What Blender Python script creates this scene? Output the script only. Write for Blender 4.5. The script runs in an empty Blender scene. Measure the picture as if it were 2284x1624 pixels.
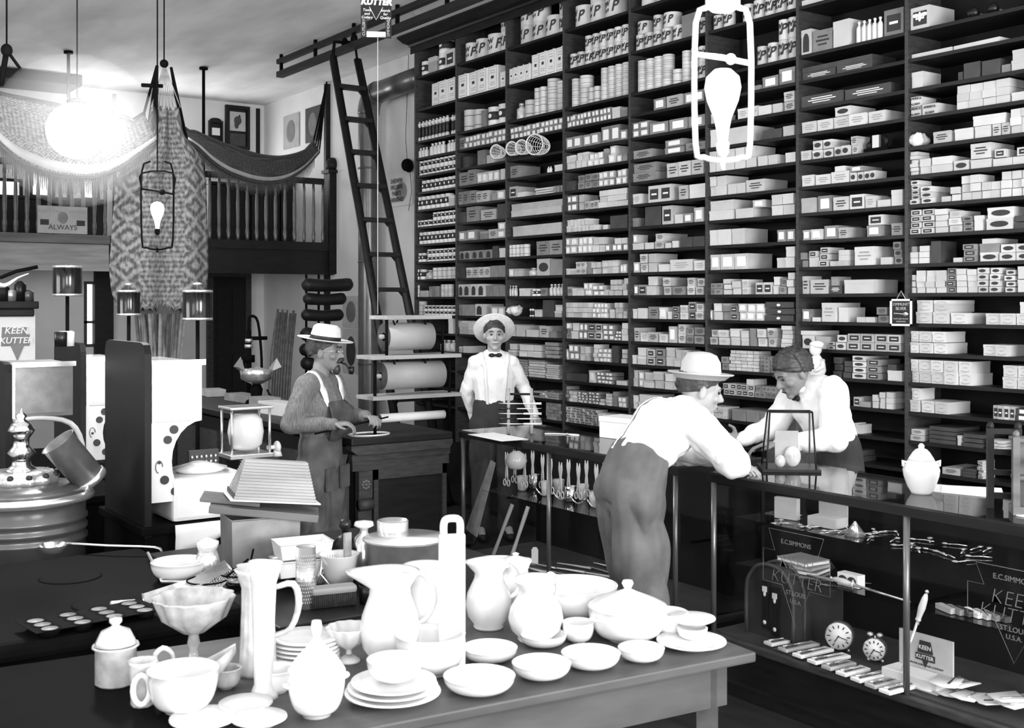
import bpy, bmesh, math, random
from math import sin, cos, tan, pi, radians, atan2, sqrt
from mathutils import Vector, Matrix, noise
random.seed(7)
S = bpy.context.scene
COL = S.collection
# ------------------------------------------------------------------ camera
F = 2579.0; CU = 1142.0; HV = 675.0; EYE = 1.8; YAW = radians(35.03)
cam = bpy.data.cameras.new('camera'); camo = bpy.data.objects.new('camera', cam); COL.objects.link(camo)
cam.sensor_width = 36.0; cam.lens = 36.0*F/2284; cam.shift_y = -(812-HV)/2284.0
cam.clip_start = 0.05; cam.clip_end = 80
camo.location = (0, 0, EYE); camo.rotation_euler = (pi/2, 0, -YAW)
cam.dof.use_dof = True; cam.dof.focus_distance = 7.5; cam.dof.aperture_fstop = 8.0
S.camera = camo
# ------------------------------------------------------------------ world, lights, exposure
S.view_settings.view_transform = 'Standard'; S.view_settings.look = 'None'
S.view_settings.exposure = -0.35; S.view_settings.gamma = 1.0; S.view_settings.use_curve_mapping = False
W = bpy.data.worlds.new('world'); S.world = W; W.use_nodes = True
W.node_tree.nodes['Background'].inputs[0].default_value = (.8, .8, .8, 1)
W.node_tree.nodes['Background'].inputs[1].default_value = 0.35
def area(name, loc, rot, sx, sy, power, spread=180):
    l = bpy.data.lights.new(name, 'AREA'); l.shape = 'RECTANGLE'; l.size = sx; l.size_y = sy; l.energy = power
    l.spread = radians(spread)
    o = bpy.data.objects.new(name, l); COL.objects.link(o); o.location = loc; o.rotation_euler = rot
    return o
# daylight through the shop front behind the camera, fill lights added on the left
area('shopfront_daylight', (-1.2, -2.35, 2.1), (radians(90), 0, 0), 2.6, 2.6, 330)
area('shopfront_daylight', (3.4, -2.35, 2.1), (radians(90), 0, 0), 2.6, 2.6, 640)
area('side_fill', (-2.9, 2.5, 2.5), (radians(90), 0, radians(-90)), 3.0, 2.0, 80)  # added fill for faces turned left; the left wall has no windows
area('side_fill', (-2.9, 8.0, 2.5), (radians(90), 0, radians(-90)), 3.0, 2.0, 190)
area('back_window_daylight', (4.6, 14.9, 3.3), (radians(-90), 0, 0), 2.2, 1.2, 60)

def P(u, v, x=None, y=None, h=None):
    "world point seen at photograph position (u, v) that lies at the given x, y or height"
    a = (u-CU)/F; b = (HV-v)/F
    d = Vector((sin(YAW)+a*cos(YAW), cos(YAW)-a*sin(YAW), b))
    if x is not None: t = x/d.x
    elif y is not None: t = y/d.y
    else: t = (h-EYE)/d.z
    return Vector((0, 0, EYE)) + d*t
def ppm(p):
    "metres per photograph pixel at point p"
    return (p.x*sin(YAW)+p.y*cos(YAW))/F
# ------------------------------------------------------------------ materials
MATS = {}
def mat(name, g, rough=.6, metal=0., var=.12, scale=9., bump=0., alpha=1., emit=0., trans=0., spec=None, grain=None, coat=0., isl=0.):
    if name in MATS: return MATS[name]
    m = bpy.data.materials.new(name); m.use_nodes = True; nt = m.node_tree; b = nt.nodes['Principled BSDF']
    b.inputs['Roughness'].default_value = rough; b.inputs['Metallic'].default_value = metal
    tc = nt.nodes.new('ShaderNodeTexCoord'); nz = nt.nodes.new('ShaderNodeTexNoise'); rp = nt.nodes.new('ShaderNodeValToRGB')
    nz.inputs['Scale'].default_value = scale; nz.inputs['Detail'].default_value = 4
    if grain:
        mp = nt.nodes.new('ShaderNodeMapping'); mp.inputs['Scale'].default_value = grain
        nt.links.new(tc.outputs['Object'], mp.inputs[0]); nt.links.new(mp.outputs[0], nz.inputs[0])
    else: nt.links.new(tc.outputs['Object'], nz.inputs[0])
    lo = max(0, g*(1-var)); hi = min(1, g*(1+var))
    rp.color_ramp.elements[0].position = .3; rp.color_ramp.elements[1].position = .7
    rp.color_ramp.elements[0].color = (lo, lo, lo, 1); rp.color_ramp.elements[1].color = (hi, hi, hi, 1)
    nt.links.new(nz.outputs['Fac'], rp.inputs[0]); nt.links.new(rp.outputs[0], b.inputs['Base Color'])
    if isl:   # each carton a slightly different paper
        gi = nt.nodes.new('ShaderNodeNewGeometry'); oi = nt.nodes.new('ShaderNodeObjectInfo'); ad = nt.nodes.new('ShaderNodeMath'); ad.operation = 'ADD'; fr_ = nt.nodes.new('ShaderNodeMath'); fr_.operation = 'FRACT'
        mr = nt.nodes.new('ShaderNodeMapRange'); mr.inputs['To Min'].default_value = 1-isl; mr.inputs['To Max'].default_value = 1.0; mx = nt.nodes.new('ShaderNodeVectorMath'); mx.operation = 'SCALE'
        nt.links.new(gi.outputs['Random Per Island'], ad.inputs[0]); nt.links.new(oi.outputs['Random'], ad.inputs[1]); nt.links.new(ad.outputs[0], fr_.inputs[0]); nt.links.new(fr_.outputs[0], mr.inputs['Value'])
        nt.links.new(rp.outputs[0], mx.inputs[0]); nt.links.new(mr.outputs['Result'], mx.inputs['Scale']); nt.links.new(mx.outputs[0], b.inputs['Base Color'])
    if bump:
        bp = nt.nodes.new('ShaderNodeBump'); bp.inputs['Strength'].default_value = bump; bp.inputs['Distance'].default_value = .01
        nt.links.new(nz.outputs['Fac'], bp.inputs['Height']); nt.links.new(bp.outputs[0], b.inputs['Normal'])
    if emit:
        b.inputs['Emission Color'].default_value = (1, 1, 1, 1); b.inputs['Emission Strength'].default_value = emit
    if trans: b.inputs['Transmission Weight'].default_value = trans
    if coat: b.inputs['Coat Weight'].default_value = coat
    if spec is not None: b.inputs['Specular IOR Level'].default_value = spec
    if alpha < 1: b.inputs['Alpha'].default_value = alpha
    MATS[name] = m; return m
M = dict(
 plaster=mat('plaster', .78, .9, var=.1, scale=1.5), ceil=mat('ceiling_plaster', .85, .9, var=.2, scale=2.2, grain=(1, .35, 1)),
 floor=mat('floor_boards', .015, .8, spec=.2, var=.3, scale=3, grain=(6, .5, 1)),
 wood=mat('dark_stained_wood', .010, .5, spec=.25, var=.35, scale=5, grain=(1, 1, 6), bump=.1),
 woodface=mat('shelf_edge_wood', .045, .5, spec=.3, var=.3, scale=6, grain=(2, 2, 9)),
 backp=mat('shelf_back_boards', .010, .8, spec=.2, var=.3, scale=3),
 oak=mat('oak_wood', .11, .5, var=.3, scale=4, grain=(.6, 5, 5), bump=.1), pine=mat('pine_wood', .30, .6, var=.25, scale=4, grain=(.5, 4, 4)),
 tablewood=mat('worn_table_wood', .075, .5, spec=.3, var=.35, scale=3.5, grain=(.7, 3, 3), bump=.05),
 white=mat('white_card', .64, .8, var=.05, isl=.25), light=mat('pale_card', .56, .8, var=.12, isl=.35), grey=mat('grey_card', .27, .8, var=.15, isl=.35),
 dark=mat('dark_card', .045, .6, var=.3), black=mat('black_ink', .012, .5, var=.1),
 whitel=mat('white_label_paper', .85, .7, var=.03), ink=mat('printed_ink', .03, .7, var=.1), faint=mat('faint_grey_print', .33, .8, var=.1),
 china=mat('white_ironstone_china', .78, .22, var=.02, coat=.4), enamel=mat('white_enamel', .72, .2, var=.03, coat=.5),
 nickel=mat('polished_nickel', .80, .2, metal=.8, var=.05), tin=mat('tinplate', .60, .3, metal=.75, var=.12), galv=mat('galvanised_sheet', .22, .42, metal=.5, var=.2, scale=14),
 iron=mat('black_cast_iron', .005, .7, metal=.0, spec=.03, var=.2), blackp=mat('black_gloss_paint', .008, .3, var=.1, spec=.35), steelblue=mat('dull_sheet_steel', .008, .5, metal=.0, spec=.2, var=.4, scale=5),
 milk=mat('pressed_milky_glass', .62, .12, var=.3, scale=22, coat=.6, alpha=.86), bulb=mat('frosted_bulb_glass', .9, .3, emit=1.1),
 globe=mat('glow_surface', .9, .5, emit=5.), gilt=mat('gilt_line', .16, .5), lacq=mat('dark_lacquered_tin', .05, .14, metal=.9, var=.1), oil=mat('black_shade_sheet', .004, .7, spec=.03), chrome=mat('bright_chrome', .85, .12, metal=1., var=.03), saw=mat('saw_steel', .42, .5, metal=.2, var=.25, scale=14), pane=mat('bright_window_pane', .9, .4, emit=2.2),  # globe: surface made to glow for a bright spot; oil: black painted for shade
 skin=mat('skin', .20, .55, var=.08, scale=12), skinl=mat('pale_skin', .36, .55, var=.06, scale=12), hair=mat('dark_hair', .03, .5, var=.5, scale=60),
 shirtw=mat('white_cotton_shirt', .80, .85, var=.05, scale=15), shirtg=mat('striped_work_shirt', .14, .9, var=.35, scale=16, grain=(9, 9, .4)), denim=mat('worn_denim', .075, .9, var=.5, scale=7, bump=.3),
 trous=mat('dark_wool_trousers', .03, .9, var=.3), trousg=mat('grey_striped_trousers', .11, .85, var=.25), straw=mat('pale_straw', .62, .7, var=.12, scale=40, bump=.2), felt=mat('grey_felt', .50, .9, var=.08),
 rope=mat('white_cord', .7, .8), paper=mat('kraft_paper_roll', .30, .7, var=.08, scale=3), wpaper=mat('white_paper', .78, .8, var=.04), cloth=mat('grey_sacking', .25, .95, var=.3, scale=20),
 rubber=mat('black_leather', .012, .5, spec=.3, var=.3), pipe=mat('stove_pipe_sheet', .13, .3, metal=.5, var=.25, scale=4), brush=mat('dark_bristle', .02, .9, var=.5, scale=90),
)
def glassm():
    m = bpy.data.materials.new('showcase_glass'); m.use_nodes = True; nt = m.node_tree; nt.nodes.clear()
    o = nt.nodes.new('ShaderNodeOutputMaterial'); t = nt.nodes.new('ShaderNodeBsdfTransparent'); g = nt.nodes.new('ShaderNodeBsdfGlossy')
    mx = nt.nodes.new('ShaderNodeMixShader'); fr = nt.nodes.new('ShaderNodeFresnel'); fr.inputs[0].default_value = 1.45
    g.inputs['Roughness'].default_value = .03; t.inputs[0].default_value = (.97, .97, .97, 1)
    ge = nt.nodes.new('ShaderNodeNewGeometry'); sb = nt.nodes.new('ShaderNodeMath'); sb.operation = 'SUBTRACT'; sb.inputs[0].default_value = 1.0; ml = nt.nodes.new('ShaderNodeMath'); ml.operation = 'MULTIPLY'
    nt.links.new(ge.outputs['Backfacing'], sb.inputs[1]); nt.links.new(sb.outputs[0], ml.inputs[0]); nt.links.new(fr.outputs[0], ml.inputs[1])
    nt.links.new(ml.outputs[0], mx.inputs[0]); nt.links.new(t.outputs[0], mx.inputs[1]); nt.links.new(g.outputs[0], mx.inputs[2]); nt.links.new(mx.outputs[0], o.inputs[0])
    return m
M['glass'] = glassm()
# ------------------------------------------------------------------ mesh builder
class MB:
    def __init__(s): s.v = []; s.f = []; s.m = []; s.sm = []; s.T = Matrix.Identity(4)
    def at(s, x=0, y=0, z=0, rz=0, rx=0, ry=0, sc=1):
        s.T = Matrix.Translation((x, y, z)) @ Matrix.Rotation(rz, 4, 'Z') @ Matrix.Rotation(rx, 4, 'X') @ Matrix.Rotation(ry, 4, 'Y') @ Matrix.Scale(sc, 4); return s
    def add(s, vs, fs, mi=0, smooth=False):
        n = len(s.v); s.v += [tuple(s.T @ Vector(p)) for p in vs]
        for f in fs: s.f.append([i+n for i in f]); s.m.append(mi); s.sm.append(smooth)
        return s
    def box(s, x0, x1, y0, y1, z0, z1, mi=0):
        return s.add([(x0,y0,z0),(x1,y0,z0),(x1,y1,z0),(x0,y1,z0),(x0,y0,z1),(x1,y0,z1),(x1,y1,z1),(x0,y1,z1)],
            [(0,3,2,1),(4,5,6,7),(0,1,5,4),(1,2,6,5),(2,3,7,6),(3,0,4,7)], mi)
    def cbox(s, c, d, mi=0): return s.box(c[0]-d[0]/2, c[0]+d[0]/2, c[1]-d[1]/2, c[1]+d[1]/2, c[2]-d[2]/2, c[2]+d[2]/2, mi)
    def bbox(s, x0, x1, y0, y1, z0, z1, b=.004, mi=0):
        "box with chamfered edges"
        bm = bmesh.new(); bmesh.ops.create_cube(bm, size=1)
        for q in bm.verts: q.co = Vector(((x0+x1)/2+q.co.x*(x1-x0), (y0+y1)/2+q.co.y*(y1-y0), (z0+z1)/2+q.co.z*(z1-z0)))
        bmesh.ops.bevel(bm, geom=bm.edges[:], offset=b, segments=2, affect='EDGES', profile=.6)
        bm.verts.index_update(); s.add([q.co[:] for q in bm.verts], [[q.index for q in f.verts] for f in bm.faces], mi); bm.free(); return s
    def quad(s, a, b, c, d, mi=0): return s.add([a, b, c, d], [(0, 1, 2, 3)], mi)
    def prism(s, poly, y0, y1, mi=0, ax='y'):
        "polygon in xz extruded along y (ax='y'), in xy along z (ax='z'), in yz along x (ax='x')"
        n = len(poly)
        g = {'y': lambda p, t: (p[0], t, p[1]), 'z': lambda p, t: (p[0], p[1], t), 'x': lambda p, t: (t, p[0], p[1])}[ax]
        vs = [g(p, y0) for p in poly]+[g(p, y1) for p in poly]
        fs = [list(range(n)), list(range(2*n-1, n-1, -1))]+[(i, i+n, (i+1) % n+n, (i+1) % n) for i in range(n)]
        return s.add(vs, fs, mi)
    def lathe(s, prof, seg=24, c=(0,0,0), mi=0, wob=None, smooth=True, sx=1, sy=1):
        "profile of (r, z) from bottom to top turned about z"
        vs = []; fs = []; n = len(prof)
        for i, (r, z) in enumerate(prof):
            for k in range(seg):
                a = 2*pi*k/seg; rr = r*(wob(a, i) if wob else 1)
                vs.append((c[0]+rr*cos(a)*sx, c[1]+rr*sin(a)*sy, c[2]+z))
        for i in range(n-1):
            for k in range(seg):
                k2 = (k+1) % seg; fs.append((i*seg+k, i*seg+k2, (i+1)*seg+k2, (i+1)*seg+k))
        if prof[0][0] > 1e-5: fs.append(list(range(seg-1, -1, -1)))
        if prof[-1][0] > 1e-5: fs.append([(n-1)*seg+k for k in range(seg)])
        return s.add(vs, fs, mi, smooth)
    def cyl(s, p0, p1, r0, r1=None, seg=12, mi=0, cap=True): return s.tube([p0, p1], [r0, r0 if r1 is None else r1], seg, mi, cap)
    def tube(s, pts, r, seg=8, mi=0, cap=True, closed=False, flat=None, sm=3):
        pts = [Vector(p) for p in pts]; n = len(pts)
        if not isinstance(r, (list, tuple)): r = [r]*n
        if 4 <= n <= 9 and not closed and sm:
            q = [pts[0]*2-pts[1]]+pts+[pts[-1]*2-pts[-2]]; np_ = []; nr = []
            for i in range(n-1):
                for k in range(sm):
                    f = k/sm; a, b, c, d = q[i:i+4]; np_.append(.5*((2*b)+(c-a)*f+(2*a-5*b+4*c-d)*f*f+(3*b-a-3*c+d)*f**3)); nr.append(r[i]+(r[i+1]-r[i])*f)
            pts = np_+[pts[-1]]; r = nr+[r[-1]]; n = len(pts)
        vs = []; fs = []; up = None
        for i, p in enumerate(pts):
            if closed: t = pts[(i+1) % n]-pts[i-1]
            else: t = pts[min(i+1, n-1)]-pts[max(i-1, 0)]
            t = t.normalized() if t.length > 1e-9 else Vector((0, 0, 1))
            if up is None: up = Vector((0, 0, 1)) if abs(t.z) < .9 else Vector((1, 0, 0))
            b = t.cross(up).normalized(); up = b.cross(t).normalized()
            fl = flat or 1
            for k in range(seg):
                a = 2*pi*k/seg; vs.append(tuple(p+(b*cos(a)+up*sin(a)*fl)*r[i]))
        for i in range(n if closed else n-1):
            j = (i+1) % n
            for k in range(seg):
                k2 = (k+1) % seg; fs.append((i*seg+k, i*seg+k2, j*seg+k2, j*seg+k))
        if cap and not closed: fs.append(list(range(seg-1, -1, -1))); fs.append([(n-1)*seg+k for k in range(seg)])
        return s.add(vs, fs, mi, True)
    def ell(s, c, r, mi=0, seg=14, rings=9):
        prof = [(max(1e-6, cos(-pi/2+pi*i/rings)), sin(-pi/2+pi*i/rings)) for i in range(rings+1)]
        vs = []; fs = []
        for i, (a, z) in enumerate(prof):
            for k in range(seg):
                t = 2*pi*k/seg; vs.append((c[0]+a*cos(t)*r[0], c[1]+a*sin(t)*r[1], c[2]+z*r[2]))
        for i in range(rings):
            for k in range(seg):
                k2 = (k+1) % seg; fs.append((i*seg+k, i*seg+k2, (i+1)*seg+k2, (i+1)*seg+k))
        return s.add(vs, fs, mi, True)
    def sheet(s, rows, mi=0, th=0., smooth=True):
        "grid of points; th gives it thickness along z-ish normal"
        nr = len(rows); nc = len(rows[0]); vs = [tuple(p) for r in rows for p in r]
        fs = [(i*nc+j, i*nc+j+1, (i+1)*nc+j+1, (i+1)*nc+j) for i in range(nr-1) for j in range(nc-1)]
        if not th: return s.add(vs, fs, mi, smooth)
        nv = []
        for i in range(nr):
            for j in range(nc):
                a = Vector(rows[min(i+1, nr-1)][j])-Vector(rows[max(i-1, 0)][j]); b = Vector(rows[i][min(j+1, nc-1)])-Vector(rows[i][max(j-1, 0)])
                n = a.cross(b); n = n.normalized() if n.length > 1e-9 else Vector((0, 0, 1)); nv.append(tuple(Vector(rows[i][j])+n*th))
        N = len(vs); fs2 = [tuple(x+N for x in reversed(f)) for f in fs]; rim = []
        def e(a, b): rim.append((a, b, b+N, a+N))
        for j in range(nc-1): e(j+1, j); e((nr-1)*nc+j, (nr-1)*nc+j+1)
        for i in range(nr-1): e(i*nc, (i+1)*nc); e((i+1)*nc+nc-1, i*nc+nc-1)
        return s.add(vs+nv, fs+fs2+rim, mi, smooth)
    def mesh(s, name):
        me = bpy.data.meshes.new(name); me.from_pydata(s.v, [], s.f)
        me.polygons.foreach_set('material_index', s.m); me.polygons.foreach_set('use_smooth', s.sm); me.update(); return me
    def build(s, name, mats, parent=None, loc=None, rz=0):
        me = s.mesh(name)
        for q in (mats if isinstance(mats, (list, tuple)) else [mats]): me.materials.append(M[q] if isinstance(q, str) else q)
        o = bpy.data.objects.new(name, me); COL.objects.link(o); o.parent = parent
        if loc is not None: o.location = loc
        if rz: o.rotation_euler.z = rz
        return o
def tag(o, label=None, cat=None, group=None, kind=None):
    if label: o['label'] = label
    if cat: o['category'] = cat
    if group: o['group'] = group
    if kind: o['kind'] = kind
    return o
def thing(name, label, cat, loc=(0,0,0), rz=0, group=None):
    o = bpy.data.objects.new(name, None); COL.objects.link(o); o.empty_display_size = .05
    o.location = loc; o.rotation_euler.z = rz; return tag(o, label, cat, group)
def struct(name, mb, mats): return tag(mb.build(name, mats), kind='structure')
def solo(name, label, cat, mb, mats, loc=None, rz=0, group=None): return tag(mb.build(name, mats, None, loc, rz), label, cat, group)
def dup(root, loc, rz=None, label=None, group=None, sc=None):
    r = root.copy(); COL.objects.link(r); r.location = loc
    if rz is not None: r.rotation_euler.z = rz
    if sc: r.scale = (sc, sc, sc)
    if label: r['label'] = label
    if group: r['group'] = group
    for ch in list(root.children):
        c = ch.copy(); COL.objects.link(c); c.parent = r
        for g in list(ch.children):
            d = g.copy(); COL.objects.link(d); d.parent = c
    return r
def text_mesh(txt, size=1., ext=.002, bold=0., shear=0., sp=1.):
    c = bpy.data.curves.new('t', 'FONT'); c.body = txt; c.size = size; c.extrude = ext; c.align_x = 'CENTER'; c.align_y = 'CENTER'
    c.offset = bold; c.shear = shear; c.space_character = sp; c.resolution_u = 3
    o = bpy.data.objects.new('t', c); COL.objects.link(o)
    dg = bpy.context.evaluated_depsgraph_get(); me = bpy.data.meshes.new_from_object(o.evaluated_get(dg))
    bpy.data.objects.remove(o); bpy.data.curves.remove(c); return me
def letters(txt, size, mtl, parent, loc, rot=(pi/2, 0, 0), ext=.001, bold=0., shear=0., sp=1., name='lettering', wrap=None, sx=1.):
    me = text_mesh(txt, size, ext, bold, shear, sp); me.materials.clear(); me.materials.append(M[mtl])
    if sx != 1:
        for q in me.vertices: q.co.x *= sx
    if wrap:   # bend round a cylinder of radius wrap, facing -y, text local x->angle
        for q in me.vertices:
            a = q.co.x/wrap; r = wrap+q.co.z; q.co = Vector((r*sin(a), -r*cos(a), q.co.y))
        rot = (0, 0, rot[2])
    o = bpy.data.objects.new(name, me); COL.objects.link(o); o.parent = parent; o.location = loc; o.rotation_euler = rot; return o
def scallop(n, d): return lambda a, i: 1+d*cos(n*a)
# ================================================================== the room
CH = 4.52; WX = 6.36; BY = 15.05
struct('floor', MB().box(-3.1, WX+.1, -2.6, BY+.1, -.1, 0), 'floor')
struct('ceiling', MB().box(-3.1, WX+.1, -2.6, BY+.1, CH, CH+.1), 'ceil')
struct('wall_right', MB().box(WX, WX+.1, -2.6, BY+.1, 0, CH), 'plaster')
struct('wall_left', MB().box(-3.2, -3.1, -2.6, BY+.1, 0, CH), 'plaster')
struct('wall_front', MB().box(-3.1, WX, -2.7, -2.6, 0, .7).box(-3.1, WX, -2.7, -2.6, 3.5, CH).box(-3.1, -2.6, -2.7, -2.6, .7, 3.5).box(.2, 2.0, -2.7, -2.6, .7, 3.5).box(4.8, WX, -2.7, -2.6, .7, 3.5), 'plaster')
# back wall with its window openings
def wallwith(holes, x0, x1, z0, z1, y0, y1):
    mb = MB(); xs = sorted({x0, x1, *[h[0] for h in holes], *[h[1] for h in holes]}); zs = sorted({z0, z1, *[h[2] for h in holes], *[h[3] for h in holes]})
    for i in range(len(xs)-1):
        for j in range(len(zs)-1):
            cx = (xs[i]+xs[i+1])/2; cz = (zs[j]+zs[j+1])/2
            if not any(h[0] < cx < h[1] and h[2] < cz < h[3] for h in holes): mb.box(xs[i], xs[i+1], y0, y1, zs[j], zs[j+1])
    return mb
def bw(u, v): p = P(u, v, y=BY); return p.x, p.z
holes = []
for (u0, u1, v0, v1) in ((-60, 50, 400, 500), (66, 122, 330, 440), (182, 222, 330, 446), (187, 214, 628, 774)):
    a = bw(u0, v1); b = bw(u1, v0); holes.append((a[0], b[0], a[1], b[1]))
struct('wall_back', wallwith(holes, -3.1, WX, 0, CH, BY, BY+.12), 'plaster')
for i, h in enumerate(holes):
    fr = MB(); w = .035
    fr.box(h[0], h[0]+w, BY-.02, BY+.1, h[2], h[3]).box(h[1]-w, h[1], BY-.02, BY+.1, h[2], h[3]).box(h[0], h[1], BY-.021, BY+.1, h[2], h[2]+w).box(h[0], h[1], BY-.021, BY+.1, h[3]-w, h[3])
    if i == 3: fr.box(h[0], h[1], BY-.02, BY+.1, h[2]+(h[3]-h[2])*.36, h[2]+(h[3]-h[2])*.36+.03)
    o = tag(MB().box(h[0]+w, h[1]-w, BY+.05, BY+.06, h[2]+w, h[3]-w).build('window_%d' % (i+1), 'pane'), kind='structure')
    fr.build('window_frame', 'wood' if i < 3 else 'woodface', o)
# trims: picture rail corner strips, dark box added for a shadowy ceiling patch on the left
struct('trim_1', MB().box(WX-.06, WX, 12.98, 13.04, .0, CH-.02), 'wood')
a = P(575, 300, y=BY-.01); struct('trim_2', MB().box(a.x-.025, a.x+.025, BY-.03, BY, 2.5, CH-.05), 'wood')
a = P(255, 300, y=BY-.01); struct('trim_3', MB().box(a.x-.02, a.x+.02, BY-.03, BY, 2.5, CH-.05), 'woodface')
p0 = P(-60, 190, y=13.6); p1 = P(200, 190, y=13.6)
struct('shade_box', MB().box(p0.x, p1.x+.1, 14.3, 15.0, CH-.12, CH), 'wood')
# door behind: dark doorway under the balcony
a = P(474, 700, y=BY-.03); b = P(546, 700, y=BY-.03)
d = tag(MB().box(a.x, b.x, BY-.05, BY-.005, 0, 2.15).build('door_1', 'wood'), kind='structure')
MB().box(a.x-.08, a.x, BY-.07, BY-.005, 0, 2.22).box(b.x, b.x+.08, BY-.07, BY-.005, 0, 2.22).box(a.x-.08, b.x+.08, BY-.071, BY-.005, 2.15, 2.26).build('door_frame', 'woodface', d)
for k in range(4): MB().box(a.x+.06+(k % 2)*(b.x-a.x-.04)/2, a.x+(b.x-a.x)/2*(1+k % 2)-.06, BY-.062, BY-.05, .25+(k//2)*1.0, 1.1+(k//2)*.9).build('door_panel', 'wood', d)
MB().ell((b.x-.07, BY-.09, 1.0), (.03, .03, .03)).cyl((b.x-.07, BY-.09, 1.0), (b.x-.07, BY-.04, 1.0), .012).build('door_knob', 'nickel', d)
a = P(228, 700, y=BY-.03); b = P(252, 700, y=BY-.03)
struct('trim_5', MB().box(a.x-.1, b.x, BY-.06, BY-.002, 0, 2.3), 'wood')

# ================================================================== balcony (mezzanine) across the back
YB = 12.92
t = thing('balcony', 'dark wooden mezzanine balcony with spindle railing across the back', 'balcony', (0, 0, 0))
xl = -1.0
MB().box(xl, WX-.01, YB, BY-.03, 2.42, 2.50).build('balcony_floor', 'wood', t)
pj = P(240, 570, y=YB).x
f1 = MB().box(pj+.02, WX-.02, YB-.05, YB-.001, 2.16, 2.43).box(pj+.02, WX-.02, YB-.07, YB-.05, 2.14, 2.19).box(pj, WX-.02, YB-.09, YB-.001, 2.43, 2.53)
f1.build('fascia_board', 'wood', t)
f2 = MB().box(xl, pj, YB-.05, YB-.001, 2.18, 2.43).box(xl, pj, YB-.09, YB-.001, 2.14, 2.19)
tag(f2.build('fascia_board', 'pine', t), 'pale unpainted fascia board on the left half')
MB().box(xl, pj, YB-.09, YB-.001, 2.435, 2.53).build('edge_moulding', 'oak', t)
MB().box(pj, WX-.14, YB-.06, YB-.01, 3.24, 3.31).box(xl, pj, YB-.06, YB-.01, 3.24, 3.31).build('handrail', 'wood', t)
px_ = P(738, 400, y=YB).x
MB().box(px_-.07, px_+.07, YB-.11, YB+.03, 2.15, 3.42).ell((px_, YB-.04, 3.49), (.085, .085, .09)).box(px_-.1, px_+.1, YB-.14, YB+.06, 3.38, 3.42).build('newel_post', 'wood', t)
def spind():
    return MB().lathe([(.016, 0), (.020, .03), (.024, .10), (.017, .16), (.022, .30), (.021, .45), (.015, .6), (.020, .64), (.014, .71)], 8)
spi = None; ns = 0
for u in list(range(-40, 240, 25))+list(range(468, 735, 21)):
    q = P(u, 500, y=YB-.035)
    if spi is None: spi = spind().build('spindle', 'oak', t, (q.x, q.y, 2.53))
    else:
        o = spi.copy(); COL.objects.link(o); o.parent = t; o.location = (q.x, q.y, 2.53)
        if u > 300: o.data = SPD
        continue
    SPD = spi.data.copy(); SPD.materials.clear(); SPD.materials.append(mat('spindle_walnut', .07, .35, var=.3, coat=.3))
for i, u in enumerate((158, 461)):
    q = P(u, 200, y=YB-.04); solo('ceiling_rod', ['thin iron rod from the ceiling behind the patterned left hammock', 'thin iron rod from ceiling to the dark balcony rail'][i], 'rod', MB().cyl((q.x, q.y+.1, 2.53), (q.x, q.y+.1, CH-.01), .018).cyl((q.x, q.y+.1, CH-.03), (q.x, q.y+.1, CH-.005), .05), 'iron')
# dark stock stored on the balcony behind the railing
for i, (u0, u1, v, y, lb) in enumerate(((464, 560, 405, 14.0, 'left of the three dark crates behind the balcony spindles'), (562, 625, 412, 13.9, 'middle of the three dark crates behind the balcony spindles'), (627, 655, 400, 14.0, 'right of the three dark crates behind the balcony spindles'), (-60, 232, 436, 14.2, 'long dark crate behind the left balcony spindles'))):
    a = P(u0, 500, y=y).x; b = P(u1, 500, y=y).x; zt = P((u0+u1)/2, v, y=y).z; t_ = thing('storage_crate', 'dark crate, '+lb, 'crate', ((a+b)/2, y, 2.501)); w = (b-a)/2-.005
    MB().bbox(-w, w, 0, .5, 0, zt-2.55, .01).build('body', 'wood', t_); MB().bbox(-w-.003, w+.003, -.01, .51, zt-2.548, zt-2.51, .006).build('lid', 'wood', t_)
# posters and frames on the back and side walls
def framed(u0, u1, v0, v1, label, inner, kind='picture', fm='wood', y=BY-.035, name='framed_picture'):
    a = P(u0, v1, y=y); b = P(u1, v0, y=y); w = b.x-a.x; h = b.z-a.z
    t = thing(name, label, kind, ((a.x+b.x)/2, y, a.z)); fwd = .12*w
    MB().box(-w/2, w/2, -.0, .03, 0, h).build('backing_board', fm, t)
    mb = MB()
    for (x0, x1, z0, z1) in ((-w/2, w/2, 0, fwd), (-w/2, w/2, h-fwd, h), (-w/2, -w/2+fwd, fwd, h-fwd), (w/2-fwd, w/2, fwd, h-fwd)): mb.box(x0, x1, -.03, 0, z0, z1)
    mb.build('frame', fm, t)
    inner(t, w, h); return t
def rider(t, w, h):
    MB().box(-w*.33, w*.33, -.008, 0, h*.42, h*.86).build('print', 'light', t)
    MB().ell((0, -.01, h*.66), (w*.16, .006, h*.10)).ell((-w*.05, -.012, h*.56), (w*.09, .006, h*.09)).ell((w*.07, -.012, h*.74), (w*.05, .005, h*.06)).build('dark_figure', 'dark', t)
    MB().box(-w*.33, w*.33, -.008, 0, h*.05, h*.36).build('caption_panel', 'dark', t)
framed(503, 556, 239, 331, 'tall dark framed print of a dim figure on the back wall above the balcony', rider)
def clockin(t, w, h):
    MB().box(-w*.3, w*.3, -.012, 0, h*.35, h*.68).build('pale_card', 'whitel', t)
    MB().ell((0, -.0, h*1.0), (w*.46, .03, h*.14)).build('carved_crest', 'wood', t)
framed(466, 496, 271, 318, 'small dark crested wall clock case beside the framed print', clockin, 'clock', name='wall_clock')
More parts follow.
